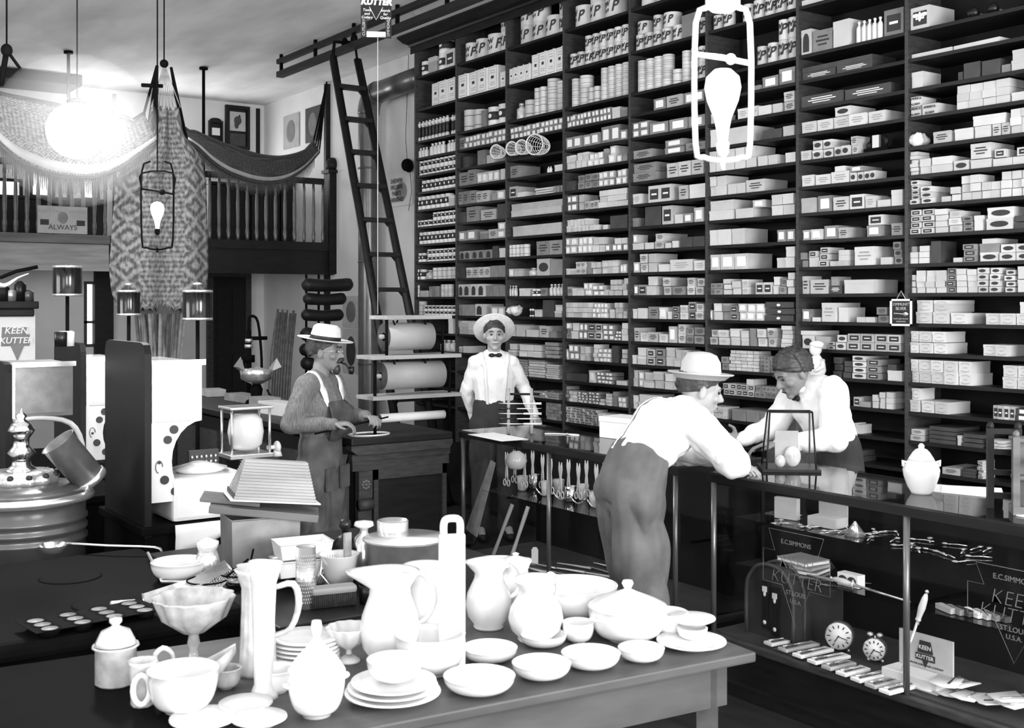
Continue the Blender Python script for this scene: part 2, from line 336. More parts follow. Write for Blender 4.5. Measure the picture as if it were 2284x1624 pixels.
def sidepic(u0, u1, v0, v1, base, oval, label, oc):
    a = P(u0, v1, x=WX-.02); b = P(u1, v0, x=WX-.02); L = a.y-b.y; h = b.z-a.z
    t = thing('wall_poster', label, 'poster', (WX-.02, (a.y+b.y)/2, a.z))
    MB().box(-.0, .012, -L/2, L/2, 0, h).build('sheet', base, t)
    MB().ell((-.001, 0, h*.5), (.006, L*.28, h*.34)).build('oval_print', oc, t); return t
sidepic(632, 666, 250, 334, 'light', 1, 'pale poster with a dim oval portrait on the right wall', 'grey')
sidepic(681, 714, 233, 320, 'dark', 1, 'dark poster with arched top half hidden by the hammock end', 'grey')
t = sidepic(872, 919, 392, 462, 'whitel', 1, 'white paint advertising poster pinned on the wall beside the shelves', 'faint')
q = P(882, 405, x=WX-.03)
for i, w_ in enumerate(('SHERWIN', 'WILLIAMS', 'PAINTS', 'VARNISHES')):
    q = P(886, 404+i*14, x=WX-.03); letters(w_, .075, 'ink', t, Vector((WX-.04, q.y, q.z))-t.location, (pi/2, 0, -pi/2), sx=.8)
t = sidepic(764, 802, 660, 730, 'light', 1, 'grey printed bill pinned low on the wall behind the pipe smoker', 'grey')
t2 = sidepic(764, 802, 735, 830, 'light', 1, 'lower printed bill behind the brimmed hat of the pipe smoker', 'dark')
# stove pipe
t = thing('stove_pipe', 'shiny round stove pipe rising by the wall and elbowing along it', 'pipe')
q = P(822, 300, x=6.16); r = .115
zt = P(822, 232, x=6.16).z; ys = q.y
MB().cyl((6.16, ys, 0), (6.16, ys, zt-.12), r, seg=24, cap=False).build('upright_pipe', 'pipe', t)
for z in (1.1, 2.25, 3.3): MB().cyl((6.16, ys, z), (6.16, ys, z+.02), r+.006, seg=24).build('pipe_joint', 'pipe', t)
el = [(6.16, ys-.2*(1-cos(a*pi/12))*1.1, zt-.12+.22*sin(a*pi/12)) for a in range(7)]
MB().tube(el, r+.01, 20).build('elbow', 'pipe', t)
MB().cyl((6.16, el[-1][1]+.01, el[-1][2]), (6.16, 10.45, el[-1][2]+.02), r, seg=24).build('level_pipe', 'pipe', t)
# ================================================================== ladder rail and ladder
t = thing('ladder_rail', 'long double track for the rolling ladder hung under the ceiling', 'rail')
ya = P(622, 150, x=5.2).y; zb = 4.30
MB().box(5.17, 5.23, -.5, ya, zb+.12, zb+.17).build('upper_rail', 'wood', t)
MB().box(5.16, 5.24, -.5, ya-.02, zb-.03, zb+.03).build('lower_rail', 'wood', t)
for i in range(14): MB().box(5.185, 5.215, ya-.08-i*.86, ya-.05-i*.86, zb+.03, CH-.002).build('hanger', 'iron', t)
la = P(742, 125, x=5.02); lb = P(858, 800, x=5.02)
t = thing('rolling_ladder', 'dark tall rolling ladder leaning from the ceiling track', 'ladder')
top = Vector((5.02, la.y, la.z)); d = (Vector((5.02, lb.y, lb.z))-top); k = (top.z-.05)/-d.z; bot = top+d*k
wt, wb = .27, .39
MB().tube([top, bot], .028, 6, flat=1.5).build('stile', 'wood', t)
MB().tube([top+Vector((wt, 0, 0)), bot+Vector((wb, 0, 0))], .028, 6, flat=1.5).build('stile', 'wood', t)
for i in range(12):
    f = .075+i*.079; a = top.lerp(bot, f); w = wt+(wb-wt)*f
    o = MB().box(0, w, -.05, .05, -.02, .02).add([(0,-.012,-.09),(.07,-.012,-.014),(0,-.012,-.014),(0,.012,-.09),(.07,.012,-.014),(0,.012,-.014)], [(0,1,2),(5,4,3),(0,3,4,1)]).add([(w,-.012,-.09),(w-.07,-.012,-.014),(w,-.012,-.014),(w,.012,-.09),(w-.07,.012,-.014),(w,.012,-.014)], [(2,1,0),(3,4,5),(1,4,3,0)])
    o.build('step', 'wood', t, a)
MB().tube([top+Vector((0, 0, -.02)), top+Vector((.02, 0, .14)), (5.2, top.y, zb+.05)], .018, 8).tube([(5.2, top.y-.02, zb+.06), top+Vector((wt-.02, 0, .1)), top+Vector((wt, 0, -.04))], .012, 8).build('hook_rods', 'iron', t)
MB().ell((5.2, top.y-.1, zb+.065), (.03, .05, .05)).ell((5.2, top.y+.1, zb+.065), (.03, .05, .05)).cyl((5.2, top.y-.12, zb+.02), (5.2, top.y+.12, zb+.02), .025).build('trolley', 'iron', t)
MB().cyl(bot+Vector((-.02, 0, 0)), bot+Vector((.03, 0, 0)), .05, seg=14).cyl(bot+Vector((wb-.03, 0, 0)), bot+Vector((wb+.02, 0, 0)), .05, seg=14).build('wheels', 'iron', t)
# ================================================================== wall of shelving, eight bays
SX = 6.0; SD = .34; Y0 = 10.370; BW = .854
LEV = [0, 4.112, 3.776, 3.449, 3.279, 3.097, 2.926, 2.746, 2.572, 2.395, 2.214, 2.036, 1.858, 1.675, 1.496, 1.317, 1.14, .964, .787]
ORD = ['', 'first', 'second', 'third', 'fourth', 'fifth', 'sixth', 'seventh', 'eighth', 'ninth', 'tenth', 'eleventh', 'twelfth', 'thirteenth', 'fourteenth', 'fifteenth', 'sixteenth', 'seventeenth', 'eighteenth', 'nineteenth', 'twentieth']
def ordn(n): return ORD[n] if n < len(ORD) else '%dth' % n
BAYN = ['leftmost bay', 'second bay', 'third bay', 'fourth bay', 'fifth bay', 'sixth bay', 'seventh bay', 'rightmost bay']
def yb(j): return Y0-BW*j-(.064 if j == 0 else 0)+(.0)
for j in range(8):
    y1 = yb(j); y0 = yb(j+1); ym = (y0+y1)/2
    t = thing('shelving_bay', 'dark wooden shelving, %s counted from the ladder end' % BAYN[j], 'shelves', (SX, ym, 0), 0, 'wall shelving bays')
    hw = (y1-y0)/2
    MB().box(0, SD, hw-.024, hw, .45, 4.49).box(-.002, 0, hw-.024, hw, .45, 4.49, 1).build('upright', ['woodface', 'woodface'], t)
    if j == 7: MB().box(0, SD, -hw, -hw+.022, .45, 4.49).build('upright', 'woodface', t)
    MB().box(SD-.012, SD, -hw, hw-.024, .45, 4.49).build('back_panel', 'backp', t)
    for k in range(1, 19):
        if j == 7 and k == 2: continue
        MB().box(.004, SD-.012, -hw, hw-.024, LEV[k]-.022, LEV[k]).build('shelf', 'wood', t)
    MB().box(-.05, SD+.1, -hw, hw, .0, .45).box(-.52, SD, -hw, hw, .0, .04).build('base', 'wood', t)
t = thing('cornice', 'dark moulded wooden cornice along the top of all the shelves', 'cornice', (SX, 0, 0))
pr = [(-.003, 4.43), (-.03, 4.43), (-.04, 4.45), (-.10, 4.46), (-.17, 4.50), (-.17, 4.518), (.34, 4.518), (.34, 4.492), (-.003, 4.492)]
MB().prism(pr, yb(8), Y0-.0, ax='y').build('moulding', 'wood', t)
MB().box(-.012, -.003, yb(8), Y0, 4.36, 4.43).build('frieze_board', 'wood', t)
# base cabinet ledge under the shelves
struct('baseboard_right', MB().box(SX-.1, SX+SD, -2.5, yb(8), 0, .5), 'wood')

DATA = '''
1.1 m933-953:32 l954-971:36 m972-991:74:1:2 w993-1015:40r
1.2 T960-1016:56:3:1
1.3 b927-996:46:9:1 b1002-1015:44:2:1
1.4 h930-950:22:3:1 h955-987:28:4:1 h994-1015:28:3:1
1.5 m932-1015:33:9:2
1.6 m937-1015:26:8:1
1.7 m926-1000:30:7:1 w1001-1013:24
1.8 m925-960:15:4:1 m962-1015:30:6:2
1.9 m932-1014:27:9:1
1.10 m923-946:20:3:1 m950-1014:28:7:2
1.11 m923-943:22:2:1 j945-958:22 c961-1014:26:5:1
1.12 c927-933:26 l934-952:15 g955-977:24:3:1 c980-1004:28:3:2
1.13 c925-940:30 m942-1012:22:8:2
1.14 w1000-1011:36
1.15 j978-1010:26:3:1
2.1 P1031-1052:42 P1053-1077:44 P1078-1108:46 P1110-1130:84:1:2
2.2 T1022-1108:58:4:1 T1114-1129:40
2.3 c1028-1048:47 c1049-1070:44 g1072-1081:38 m1082-1103:42 m1104-1127:44
2.4 g1020-1034:28t g1035-1128:28:10:2s
2.5 d1030-1045:25:3:1 g1062-1080:34 l1082-1100:20
2.6 g1022-1043:30t g1044-1060:38t l1061-1112:24:4:1s l1117-1127:25
2.7 g1019-1058:29:3:1t l1060-1088:26:2:1t g1094-1106:18 l1107-1126:22s
2.8 d1020-1039:24 g1040-1066:34t l1070-1104:24t d1108-1127:33
2.9 g1018-1038:22s g1039-1060:24s g1070-1087:18 l1088-1107:22t l1108-1126:38:1:2s
2.10 g1020-1094:20:5:1a d1095-1109:28 w1110-1126:22
2.11 d1018-1035:24 l1038-1091:24:4:1t g1092-1126:26:2:1
2.12 l1018-1080:28:4:1a g1081-1126:25:3:1
2.13 g1018-1058:25:3:1 l1060-1078:27a l1092-1126:22:2:1s
2.14 l1016-1056:30:3:2
2.15 l1020-1030:14 w1032-1044:15
3.1 P1152-1178:84:1:2 P1180-1205:84:1:2 P1207-1240:46 P1243-1255:80:1:2
3.2 T1133-1181:42:4:1 T1184-1256:60:4:1
3.3 j1147-1162:38 c1164-1184:40 c1187-1212:62:2:2 c1214-1234:80:1:3 c1236-1255:66:1:3
3.4 g1136-1254:27:12:2s
3.6 g1132-1154:28t h1218-1228:14:2:1 w1236-1254:15
3.7 l1132-1150:26r w1151-1170:12 w1192-1232:16:1:3 g1234-1254:15:3:1
3.8 l1140-1252:30:1:2
3.9 l1138-1252:25
3.10 c1131-1174:27:5:1 g1195-1252:32:2:1t
3.11 w1131-1145:18s l1146-1160:18 j1174-1190:18 l1196-1225:38o g1227-1254:36
3.12 j1132-1150:24:3:1 w1156-1180:18:2:1 m1184-1202:16:2:1 g1204-1219:19t j1222-1254:26:4:1
3.13 b1178-1188:18:2:1 l1189-1206:16 d1208-1234:38 l1236-1253:28:1:2
3.14 l1131-1148:26 l1151-1170:26 w1173-1199:17 l1201-1222:26t g1226-1240:16
3.15 l1129-1150:28:1:2 w1157-1205:28:3:2
3.18 g1216-1250:38:4:5
4.1 P1273-1305:48 P1307-1337:92:1:2 P1339-1374:95:1:2
4.2 P1266-1298:34:2:1 P1300-1399:66:6:2
4.3 c1271-1285:64:1:3 c1287-1307:66:1:3 c1308-1333:36:2:1 c1335-1399:74:4:4
4.4 g1260-1362:28:12:2s w1363-1381:26 g1383-1398:22
4.5 g1260-1337:27:4:1s g1338-1380:38:2:1s g1382-1398:24s
4.6 w1259-1283:31:2:2 w1285-1309:34:2:2 w1311-1345:29:3:2s g1346-1356:34 w1357-1371:42:1:2s w1372-1384:16s g1386-1398:16
4.7 d1257-1282:22 g1287-1302:32:1:2t g1304-1332:34:2:2t l1333-1368:34:3:2s l1373-1398:34:2:2s
4.8 g1258-1286:36:2:2s l1288-1300:36:1:2 l1301-1334:20:3:1t w1335-1398:40:3:3
4.9 w1255-1311:28:7:2 w1313-1334:13:3:1 w1341-1352:12 d1358-1397:30
4.10 l1257-1286:36:2:2s w1288-1319:36:3:2s w1320-1348:34:2:2 g1350-1398:16:4:1s w1369-1398:14:2:1@16
4.11 l1256-1282:14:2:1 l1283-1306:28:2:2t g1308-1318:28:1:2 l1319-1338:27:2:2 l1340-1378:30:3:2 l1380-1398:20:2:1s
4.12 g1256-1273:20t l1275-1300:17:2:1 l1301-1320:28:2:2s l1322-1346:24:2:2s l1347-1357:14 l1358-1386:36:3:3 l1388-1398:38:1:3
4.13 l1256-1319:34:6:3 l1321-1355:33:4:3s l1358-1368:20 l1370-1388:35:2:3 l1389-1398:16:1:2
4.14 g1256-1272:22:1:2t l1259-1271:12s@22 w1274-1290:36:1:2 g1292-1309:36:2:2s g1310-1326:36:1:2r l1327-1342:36:1:2r g1343-1369:34:2:3s g1371-1383:22:2:3s w1384-1398:40:1:3
4.15 l1254-1266:24s g1268-1291:34:2:2s l1294-1312:32:2:2 w1323-1332:38:1:4 l1334-1361:30:3:3s d1363-1378:38 l1386-1398:32:1:3
4.16 d1256-1308:18:3:1 l1313-1326:28s g1330-1366:26:4:3s w1373-1396:10:2:1
4.17 g1255-1267:34:2:4 w1269-1285:24:2:3 g1287-1309:24:3:4s g1311-1334:27:3:4s w1336-1346:14:1:2 w1350-1362:27:2:4 g1365-1375:34 l1377-1397:22:2:2s
4.18 w1255-1330:34:8:6r w1334-1375:32:3:1
5.1 P1422-1452:60 P1455-1483:60
5.2 P1414-1430:36 P1414-1440:30@36 P1432-1450:36 P1452-1469:70:1:2 P1471-1490:36 P1471-1500:34@36 P1493-1518:35 P1558-1571:36 g1519-1556:52
5.3 c1417-1491:72:4:4 c1495-1514:34 c1516-1534:70:1:4 P1536-1570:72:2:2
5.4 g1458-1485:27s l1487-1521:27t g1523-1571:27:2:1s
5.5 g1404-1448:34:2:2s g1450-1490:27s g1493-1571:27:2:1s
5.6 g1404-1452:20t g1480-1523:33:1:2s g1525-1570:20t
5.7 g1404-1461:42:1:2t l1484-1568:34:3:1t
5.8 w1403-1429:24t w1446-1497:38:2:1r l1511-1532:32t w1534-1570:32
5.9 g1405-1424:20 d1438-1474:44 l1476-1500:42r w1502-1522:22 g1524-1544:22s l1547-1570:32s
5.10 w1405-1435:16 w1405-1419:18s@16 l1459-1480:34:1:2t w1437-1457:16 w1483-1496:12 w1498-1513:16 d1517-1570:24:2:1
5.11 l1404-1424:24s l1426-1443:42:1:2t l1445-1464:42:1:2 w1466-1492:18 w1495-1543:26t w1545-1569:24t
5.12 g1404-1420:24s g1421-1440:24r l1442-1463:44:1:2 l1477-1495:40:1:2t g1498-1528:20t l1531-1549:38:1:2t l1551-1569:38:1:2t
5.13 w1403-1421:22 w1422-1441:24 g1442-1467:27t w1469-1486:26s w1488-1498:18 g1500-1513:30:1:2r w1515-1532:32:1:2t g1533-1550:40:1:2r l1552-1570:36:1:2t
5.14 l1404-1424:30t w1425-1443:20t l1445-1468:22t w1470-1489:20t l1491-1507:38s l1509-1526:42:1:2t g1528-1545:36:1:2t g1547-1570:38:1:2t
5.15 w1401-1420:20 w1422-1440:38:1:2 l1442-1460:36:1:2r g1462-1481:38:1:2r l1483-1502:42:1:2 l1504-1530:38:2:2 l1532-1568:36:2:2
5.16 l1400-1420:36:1:2 l1422-1433:34:1:2s l1435-1456:34:1:2 l1458-1478:38:1:2 l1482-1500:36:1:2
5.17 w1399-1420:30:1:2 w1422-1450:34:1:2 l1454-1540:30:4:2
5.18 l1404-1560:30:8:2
6.2 P1585-1605:34 P1608-1628:34 P1650-1673:40 P1675-1697:42 P1699-1747:86:2:2 P1749-1773:88:1:2
6.3 P1682-1704:42 P1706-1729:46 P1731-1774:92:2:2
6.4 g1681-1695:12 g1696-1733:28s g1735-1772:38s
6.5 l1576-1600:24 w1643-1690:24:2:1t w1691-1720:22 w1722-1743:22 l1746-1771:44:1:2t
6.6 w1574-1600:40 w1612-1675:38 d1699-1743:22:2:1 l1745-1771:24
6.7 w1574-1684:56:5:2 w1687-1731:24:2:1 w1748-1771:24
6.8 w1574-1618:50:2:2 w1620-1660:25:2:1 l1662-1703:28t
6.9 w1574-1635:22 w1574-1636:22@22 w1638-1678:22 l1676-1702:18@22s w1719-1769:50:2:2
6.10 w1574-1660:35:3:1 g1731-1770:28:2:1s
6.11 l1574-1666:36:3:1s w1729-1748:24 w1750-1771:48:1:2
6.12 g1575-1610:26:2:2t w1612-1630:36:1:3 w1632-1650:30:1:2 w1652-1668:34:1:2t w1682-1721:28:2:1r w1723-1736:40:1:2 g1738-1753:36:1:2t w1755-1771:50:1:3
6.13 w1575-1586:22s w1590-1608:38:1:2 g1610-1628:38:1:2 g1629-1645:32:1:2r w1647-1703:38:3:2s d1706-1770:44:1:3k
6.14 l1574-1600:34:1:2t w1602-1624:34:1:2t w1627-1648:38:1:2 w1650-1668:34:1:2 g1671-1685:40 w1687-1708:40:1:2t l1711-1728:42:1:2t w1742-1766:50:1:5
6.15 g1608-1624:30:1:2t w1626-1690:46:5:6 g1692-1728:36:3:4t w1730-1745:30:2:3
6.16 l1612-1680:26:5:2r w1662-1678:14@26 g1684-1730:26:4:2t
6.17 l1580-1620:26:4:4 g1632-1726:27:3:1
7.2 w1786-1850:14 
7.3 w1787-1810:56a g1812-1855:48t w1857-1895:60 h1906-1965:50:5:1 g1968-2012:60r
7.4 d1782-1862:18:1:1t d1864-1944:18:1:1t d1786-1944:13@18
7.5 d1785-1880:26:1:1t d1882-1986:26:1:1t
7.6 w1784-1972:28:5:1t w1858-1895:22o@28
7.7 w1784-1810:23t w1812-1855:42:2:2o w1857-1895:22:2:1o l1896-1912:40:1:2t
7.8 w1784-1813:26t w1815-1850:24t w1852-1893:26t w1895-1952:22:4:1o w1862-1883:12@26 g1895-1922:12s@22
7.9 l1778-1818:34 g1820-1853:36s l1855-1892:32t w1894-1926:34r w1928-1951:28t w1953-1984:18 w1986-2011:38
7.10 l1778-1805:24s l1807-1833:24s g1835-1867:30s l1869-1893:24t g1933-1965:26s w1933-1966:24r@26 g1985-2010:28t
7.11 g1784-1798:34:1:2 w1801-1823:22 w1803-1820:14r@22 w1826-1845:44:1:3r w1848-1866:12 l1868-1892:36:1:3 w1905-1950:42t w1963-1988:18 g1991-2010:50:1:3o
7.12 l1784-1801:40t l1803-1846:32t d1849-1877:18t g1853-1870:20@18 w1882-1950:32
7.13 g1785-1807:28s w1809-1829:10 w1831-1864:44t w1866-1888:34 w1909-1950:12:2:1 g1954-1980:36:1:2t
7.14 w1787-1814:30o w1786-1820:10@30 l1816-1845:28 l1847-1862:18:1:2o l1864-1886:34:1:2o l1888-2010:38:4:2r
7.15 d1858-1876:46:1:3o d1879-1898:38:1:3 w1900-1930:52:1:4o g1932-1960:46:1:3r w1975-2010:24 d1978-1998:14@24
7.16 l1900-1915:20r g1917-1940:12 w1944-1957:30:1:2 l1960-1973:36:1:3 w1975-1990:38:1:3
7.17 w1892-1902:22 l1904-1915:22
7.18 d1898-1918:26:1:2o
8.3 w2021-2074:52r
8.4 w2022-2122:11 w2124-2230:11
8.5 w2020-2057:38 d2133-2146:20 d2148-2185:36 d2188-2230:36 g2232-2254:20 w2256-2300:48:1:2
8.6 w2020-2053:46:1:2 w2055-2092:24 w2133-2250:56:4:3 w2252-2300:22
8.7 l2080-2120:28t w2126-2168:28 w2170-2208:28:1:1 w2168-2240:24@28 l2210-2250:28:2:1t w2252-2300:56:2:3
8.8 w2020-2046:68:1:6 w2050-2076:34:1:2 w2078-2124:36:1:2 w2126-2160:24o w2163-2210:22 l2163-2210:44@22t w2212-2300:20:2:1 w2218-2242:20r@20 w2264-2300:20r@20
8.9 w2020-2048:54:1:5o w2052-2080:38:1:3o w2096-2117:14 w2119-2140:33:1:2 w2142-2187:56:2:3 w2189-2230:38:2:2 w2232-2300:60:3:3
8.10 w2020-2052:58:1:4r w2054-2082:58:1:4r w2084-2112:54:1:4 w2115-2143:48:1:3t g2146-2168:34:1:3o w2171-2192:34 w2199-2260:50:1:2o d2263-2300:30:1:2
8.11 w2018-2046:26:1:2 g2020-2042:14@26 w2048-2072:40:1:3 d2075-2098:50 w2122-2144:12 g2147-2176:40:1:3r w2182-2224:20o g2180-2226:20@20 w2186-2220:12@40 w2228-2300:38:2:2o
8.12 w2019-2040:42:1:3 w2042-2062:50:1:4 w2064-2085:50:1:4 w2087-2108:50:1:4 g2110-2130:58:1:4r w2132-2154:54:1:4 w2156-2178:52:1:4 w2180-2203:56:1:4o w2206-2230:56:1:4o w2240-2262:52:1:4o w2268-2300:62:1:2
8.13 w2042-2118:26:2:1f w2042-2118:26:2:1f@26 w2120-2158:26f w2196-2300:26:3:1f w2272-2300:26@26
8.14 w2018-2110:50:3:2f w2188-2250:26:2:1f
8.15 w2018-2165:52:5:2f w2234-2300:52:2:2f
8.16 w2018-2050:52:1:2f w2052-2115:26:2:1f l2213-2262:30:4:1r d2264-2300:28:1:2s
8.17 l2018-2058:26:1:2t d2070-2130:38:1:4 w2132-2142:24 d2146-2190:30:1:3 w2200-2236:22:3:3
8.18 l2100-2140:16t w2178-2192:40:2:6r d2146-2174:20:1:3
'''
TONE = dict(w='white', l='light', g='grey', d='dark'); TN = dict(w='white', l='pale', g='grey', d='dark')
import re
items = []   # (kind, bay, k, row, y, z0, wid, hgt, flag, area)
for ln in DATA.strip().split('\n'):
    key, *toks = ln.split(); j, k = map(int, key.split('.')); j -= 1
    for tk in toks:
        m_ = re.match(r'([a-zA-Z])(\d+)-(\d+):(\d+)(?::(\d+):(\d+))?([a-z]?)(?:@(\d+))?([a-z]?)$', tk)
        kd, u0, u1, h, nx, ny, fl, base, fl2 = m_.groups(); u0, u1, h = int(u0), int(u1), int(h); nx = int(nx or 1); ny = int(ny or 1); fl = fl or fl2
        pl = P(u0, 600, x=SX+.015); pr_ = P(u1, 600, x=SX+.015); sc = (ppm(pl)+ppm(pr_))/2
        H = h*sc; B = (int(base or 0))*sc; L = pl.y-pr_.y; cw = L/nx; chh = H/ny
        top = LEV[k-1]-.03 if k > 1 else 4.485
        if LEV[k]+B+H > top: H = max(.02, top-LEV[k]-B); chh = H/ny
        lim = yb(j)-.026; limr = yb(j+1)+.003
        for c in range(nx):
            for r in range(ny):
                y1 = pl.y-c*cw; y0 = y1-cw
                y1 = min(y1, lim); y0 = max(y0, limr)
                if y1-y0 < .01: continue
                items.append([kd, j, k, r+(10 if base else 0), (y0+y1)/2, LEV[k]+B+r*chh, (y1-y0), chh, fl, (y1-y0)*chh/sc/sc])
random.seed(3)
# ---- prototypes meshes for goods. local frame: origin at bottom centre of the front face, front faces -x, width along y
_cache = {}
def carton_mesh(w, h, tone, fl, dep=.24):
    q = lambda v: max(1, round(v/.006))
    key = (q(w), q(h), tone, fl, round(dep*20))
    if key in _cache: return _cache[key]
    w = key[0]*.006-.0045; h = key[1]*.006-.0025; mb = MB(); base = TONE[tone]; mats = [base, 'ink', 'whitel', 'faint']
    hw = w/2; x1 = dep
    # lidded box: lower body and slightly proud lid
    lid = h*.28 if (tone != 'd' and h > .05 and fl != 'r') else 0
    mb.box(.0015, x1, -hw+.0015, hw-.0015, 0, h-lid) if lid else mb.box(0, x1, -hw, hw, 0, h)
    if lid: mb.box(0, x1, -hw, hw, h-lid, h)
    X = -.0012
    def pan(y0, y1, z0, z1, mi): mb.box(X, .002, y0*hw, y1*hw, z0*h, z1*h, mi)
    if fl == 's': pan(-.62, .62, .2, .82, 2)
    elif fl == 'r': pan(-.72, .72, .18, .80, 1); mb.box(X-.0008, X, -.45*hw, .45*hw, .44*h, .54*h, 2)
    elif fl == 'o':
        pts = [(hw*.7*cos(a*pi/8), h*(.5+.27*sin(a*pi/8))) for a in range(16)]; mb.prism(pts, X, .002, 1, ax='x')
    elif fl == 'f':
        for s_ in (1, -1):
            pts = [(-hw*.62+hw*.155*i, h*(.5+s_*(.30+.09*sin(pi*i/8)))) for i in range(9)]; pts += [(y, z-s_*h*.05) for y, z in reversed(pts)]
            mb.prism(pts if s_ > 0 else pts[::-1], X, .002, 3, ax='x')
        pan(-.3, .3, .47, .51, 3)
    elif fl == 'a':
        pts = [(-hw*.6, h*.1), (hw*.6, h*.1), (hw*.6, h*.55)]+[(hw*.6*cos(a*pi/6), h*(.55+.3*sin(a*pi/6))) for a in range(1, 6)]+[(-hw*.6, h*.55)]
        mb.prism(pts, X, .002, 1, ax='x')
    elif fl == 't':
        mi = 3 if tone in 'w' else (1 if tone in 'lg' else 2); pan(-.5, .5, .66, .74, mi); pan(-.66, .66, .48, .56, mi); pan(-.4, .45, .30, .37, mi)
    elif fl == 'k': mb.ell((-.01, 0, h*.45), (.012, .014, .010), 2)
    me = mb.mesh('carton')
    for q_ in mats: me.materials.append(M[q_])
    _cache[key] = me; return me
def link(name, me, loc, rz=0, parent=None):
    o = bpy.data.objects.new(name, me); COL.objects.link(o); o.location = loc; o.rotation_euler.z = rz; o.parent = parent; return o
def lathed(name, r, h, kd):
    key = (kd, round(r/.004), round(h/.006))
    if key in _cache: return _cache[key]
    r = key[1]*.004-.001; h = key[2]*.006; mb = MB(); mats = ['whitel', 'ink', 'tin']
    if kd in 'Pc':
        mb.lathe([(r*.97, 0), (r, .003), (r, h-.006), (r*1.02, h-.003), (r*.98, h), (r*.9, h-.003)], 18)
        if kd == 'c': mb.lathe([(r*1.006, h*.2), (r*1.006, h*.23)], 18, mi=1); mb.lathe([(r*1.006, h*.7), (r*1.006, h*.73)], 18, mi=1)
        mats[0] = 'white'
    elif kd == 'm':
        mb.lathe([(r, 0), (r*1.04, .003), (r, .006)], 14, mi=0).lathe([(r, .006), (r, h*.30)], 14, mi=0, smooth=True).lathe([(r*1.004, h*.30), (r*1.004, h*.74)], 14, mi=1).lathe([(r, h*.74), (r, h-.004), (r*1.04, h-.003), (r*.98, h)], 14, mi=0)
        mb.ell((-r, 0, h*.52), (.003, r*.35, h*.12), 0, 8, 5)
    elif kd == 'h':
        mb.lathe([(r*.9, 0), (r*.95, .01), (r*.95, h*.66), (r*.8, h*.74), (r*.35, h*.82), (r*.35, h*.9), (r*.5, h*.91), (r*.5, h)], 14, mi=0); mats = ['enamel', 'ink', 'tin']
    elif kd == 'j':
        mb.lathe([(r*.9, 0), (r, .01), (r, h*.62), (r*.55, h*.74), (r*.5, h*.8)], 14, mi=0).lathe([(r*.62, h*.8), (r*.62, h*.97), (r*.55, h)], 14, mi=2); mats[0] = 'milk'
    elif kd == 'b':
        mb.lathe([(r*.7, 0), (r*.75, .01), (r*.7, h*.2)], 10, mi=0).lathe([(r*.5, h*.2), (r*.5, h*.7)], 10, mi=1).lathe([(r*.55, h*.7), (r*.9, h*.82), (r*.95, h*.88), (r*.3, h*.93), (r*.5, h*.97), (r*.3, h)], 10, mi=0)
        mats = ['enamel', 'dark', 'tin']
    me = mb.mesh(name)
    for q_ in mats: me.materials.append(M[q_])
    _cache[key] = me; return me
def tinmesh(w, h):
    key = ('T', round(w/.006), round(h/.006))
    if key in _cache: return _cache[key]
    w = key[1]*.006-.004; h = key[2]*.006-.02; mb = MB()
    mb.bbox(0, .10, -w/2, w/2, 0, h, .004).lathe([(.010, h), (.012, h+.004), (.012, h+.014), (.009, h+.016)], 10, (.03, 0, 0), 2)
    mb.box(-.0015, .001, -w*.4, w*.4, h*.08, h*.94, 3).box(-.0025, 0, -w*.37, w*.37, h*.1, h*.92, 0)
    for z in (.80, .70, .30, .22): mb.box(-.0032, 0, -w*.25, w*.25, h*z, h*(z+.025), 3)
    mb.box(-.0034, 0, -w*.14, w*.14, h*.48, h*.60, 1)
    me = mb.mesh('rectangular_tin')
    for q_ in ('wpaper', 'ink', 'tin', 'faint'): me.materials.append(M[q_])
    _cache[key] = me; return me
_swp = {}
def swp_mesh(r, h):
    key = (round(r/.004), round(h/.006))
    if key in _swp: return _swp[key]
    r = key[0]*.004+.0005; h = key[1]*.006; a = text_mesh('S', h*.66, .0006, .003, .2); b = text_mesh('W', h*.36, .0006, .002, .1); c_ = text_mesh('P', h*.66, .0006, .003, .25); d_ = text_mesh('II II', h*.2, .0006, .001, .1)
    mb = MB()
    for me_, zc, xo in ((a, h*.50, -.85*r), (b, h*.64, -.15*r), (c_, h*.50, .62*r), (d_, h*.32, -.15*r)):
        vs = []
        for q in me_.vertices:
            t_ = -(q.co.x+xo)/r*.95; rr = r+q.co.z+.0008; vs.append((-rr*cos(t_), rr*sin(t_), zc+q.co.y+q.co.x*.22))
        mb.add(vs, [list(p_.vertices) for p_ in me_.polygons])
    me = mb.mesh('lettering'); me.materials.append(M['ink']); _swp[key] = me; return me
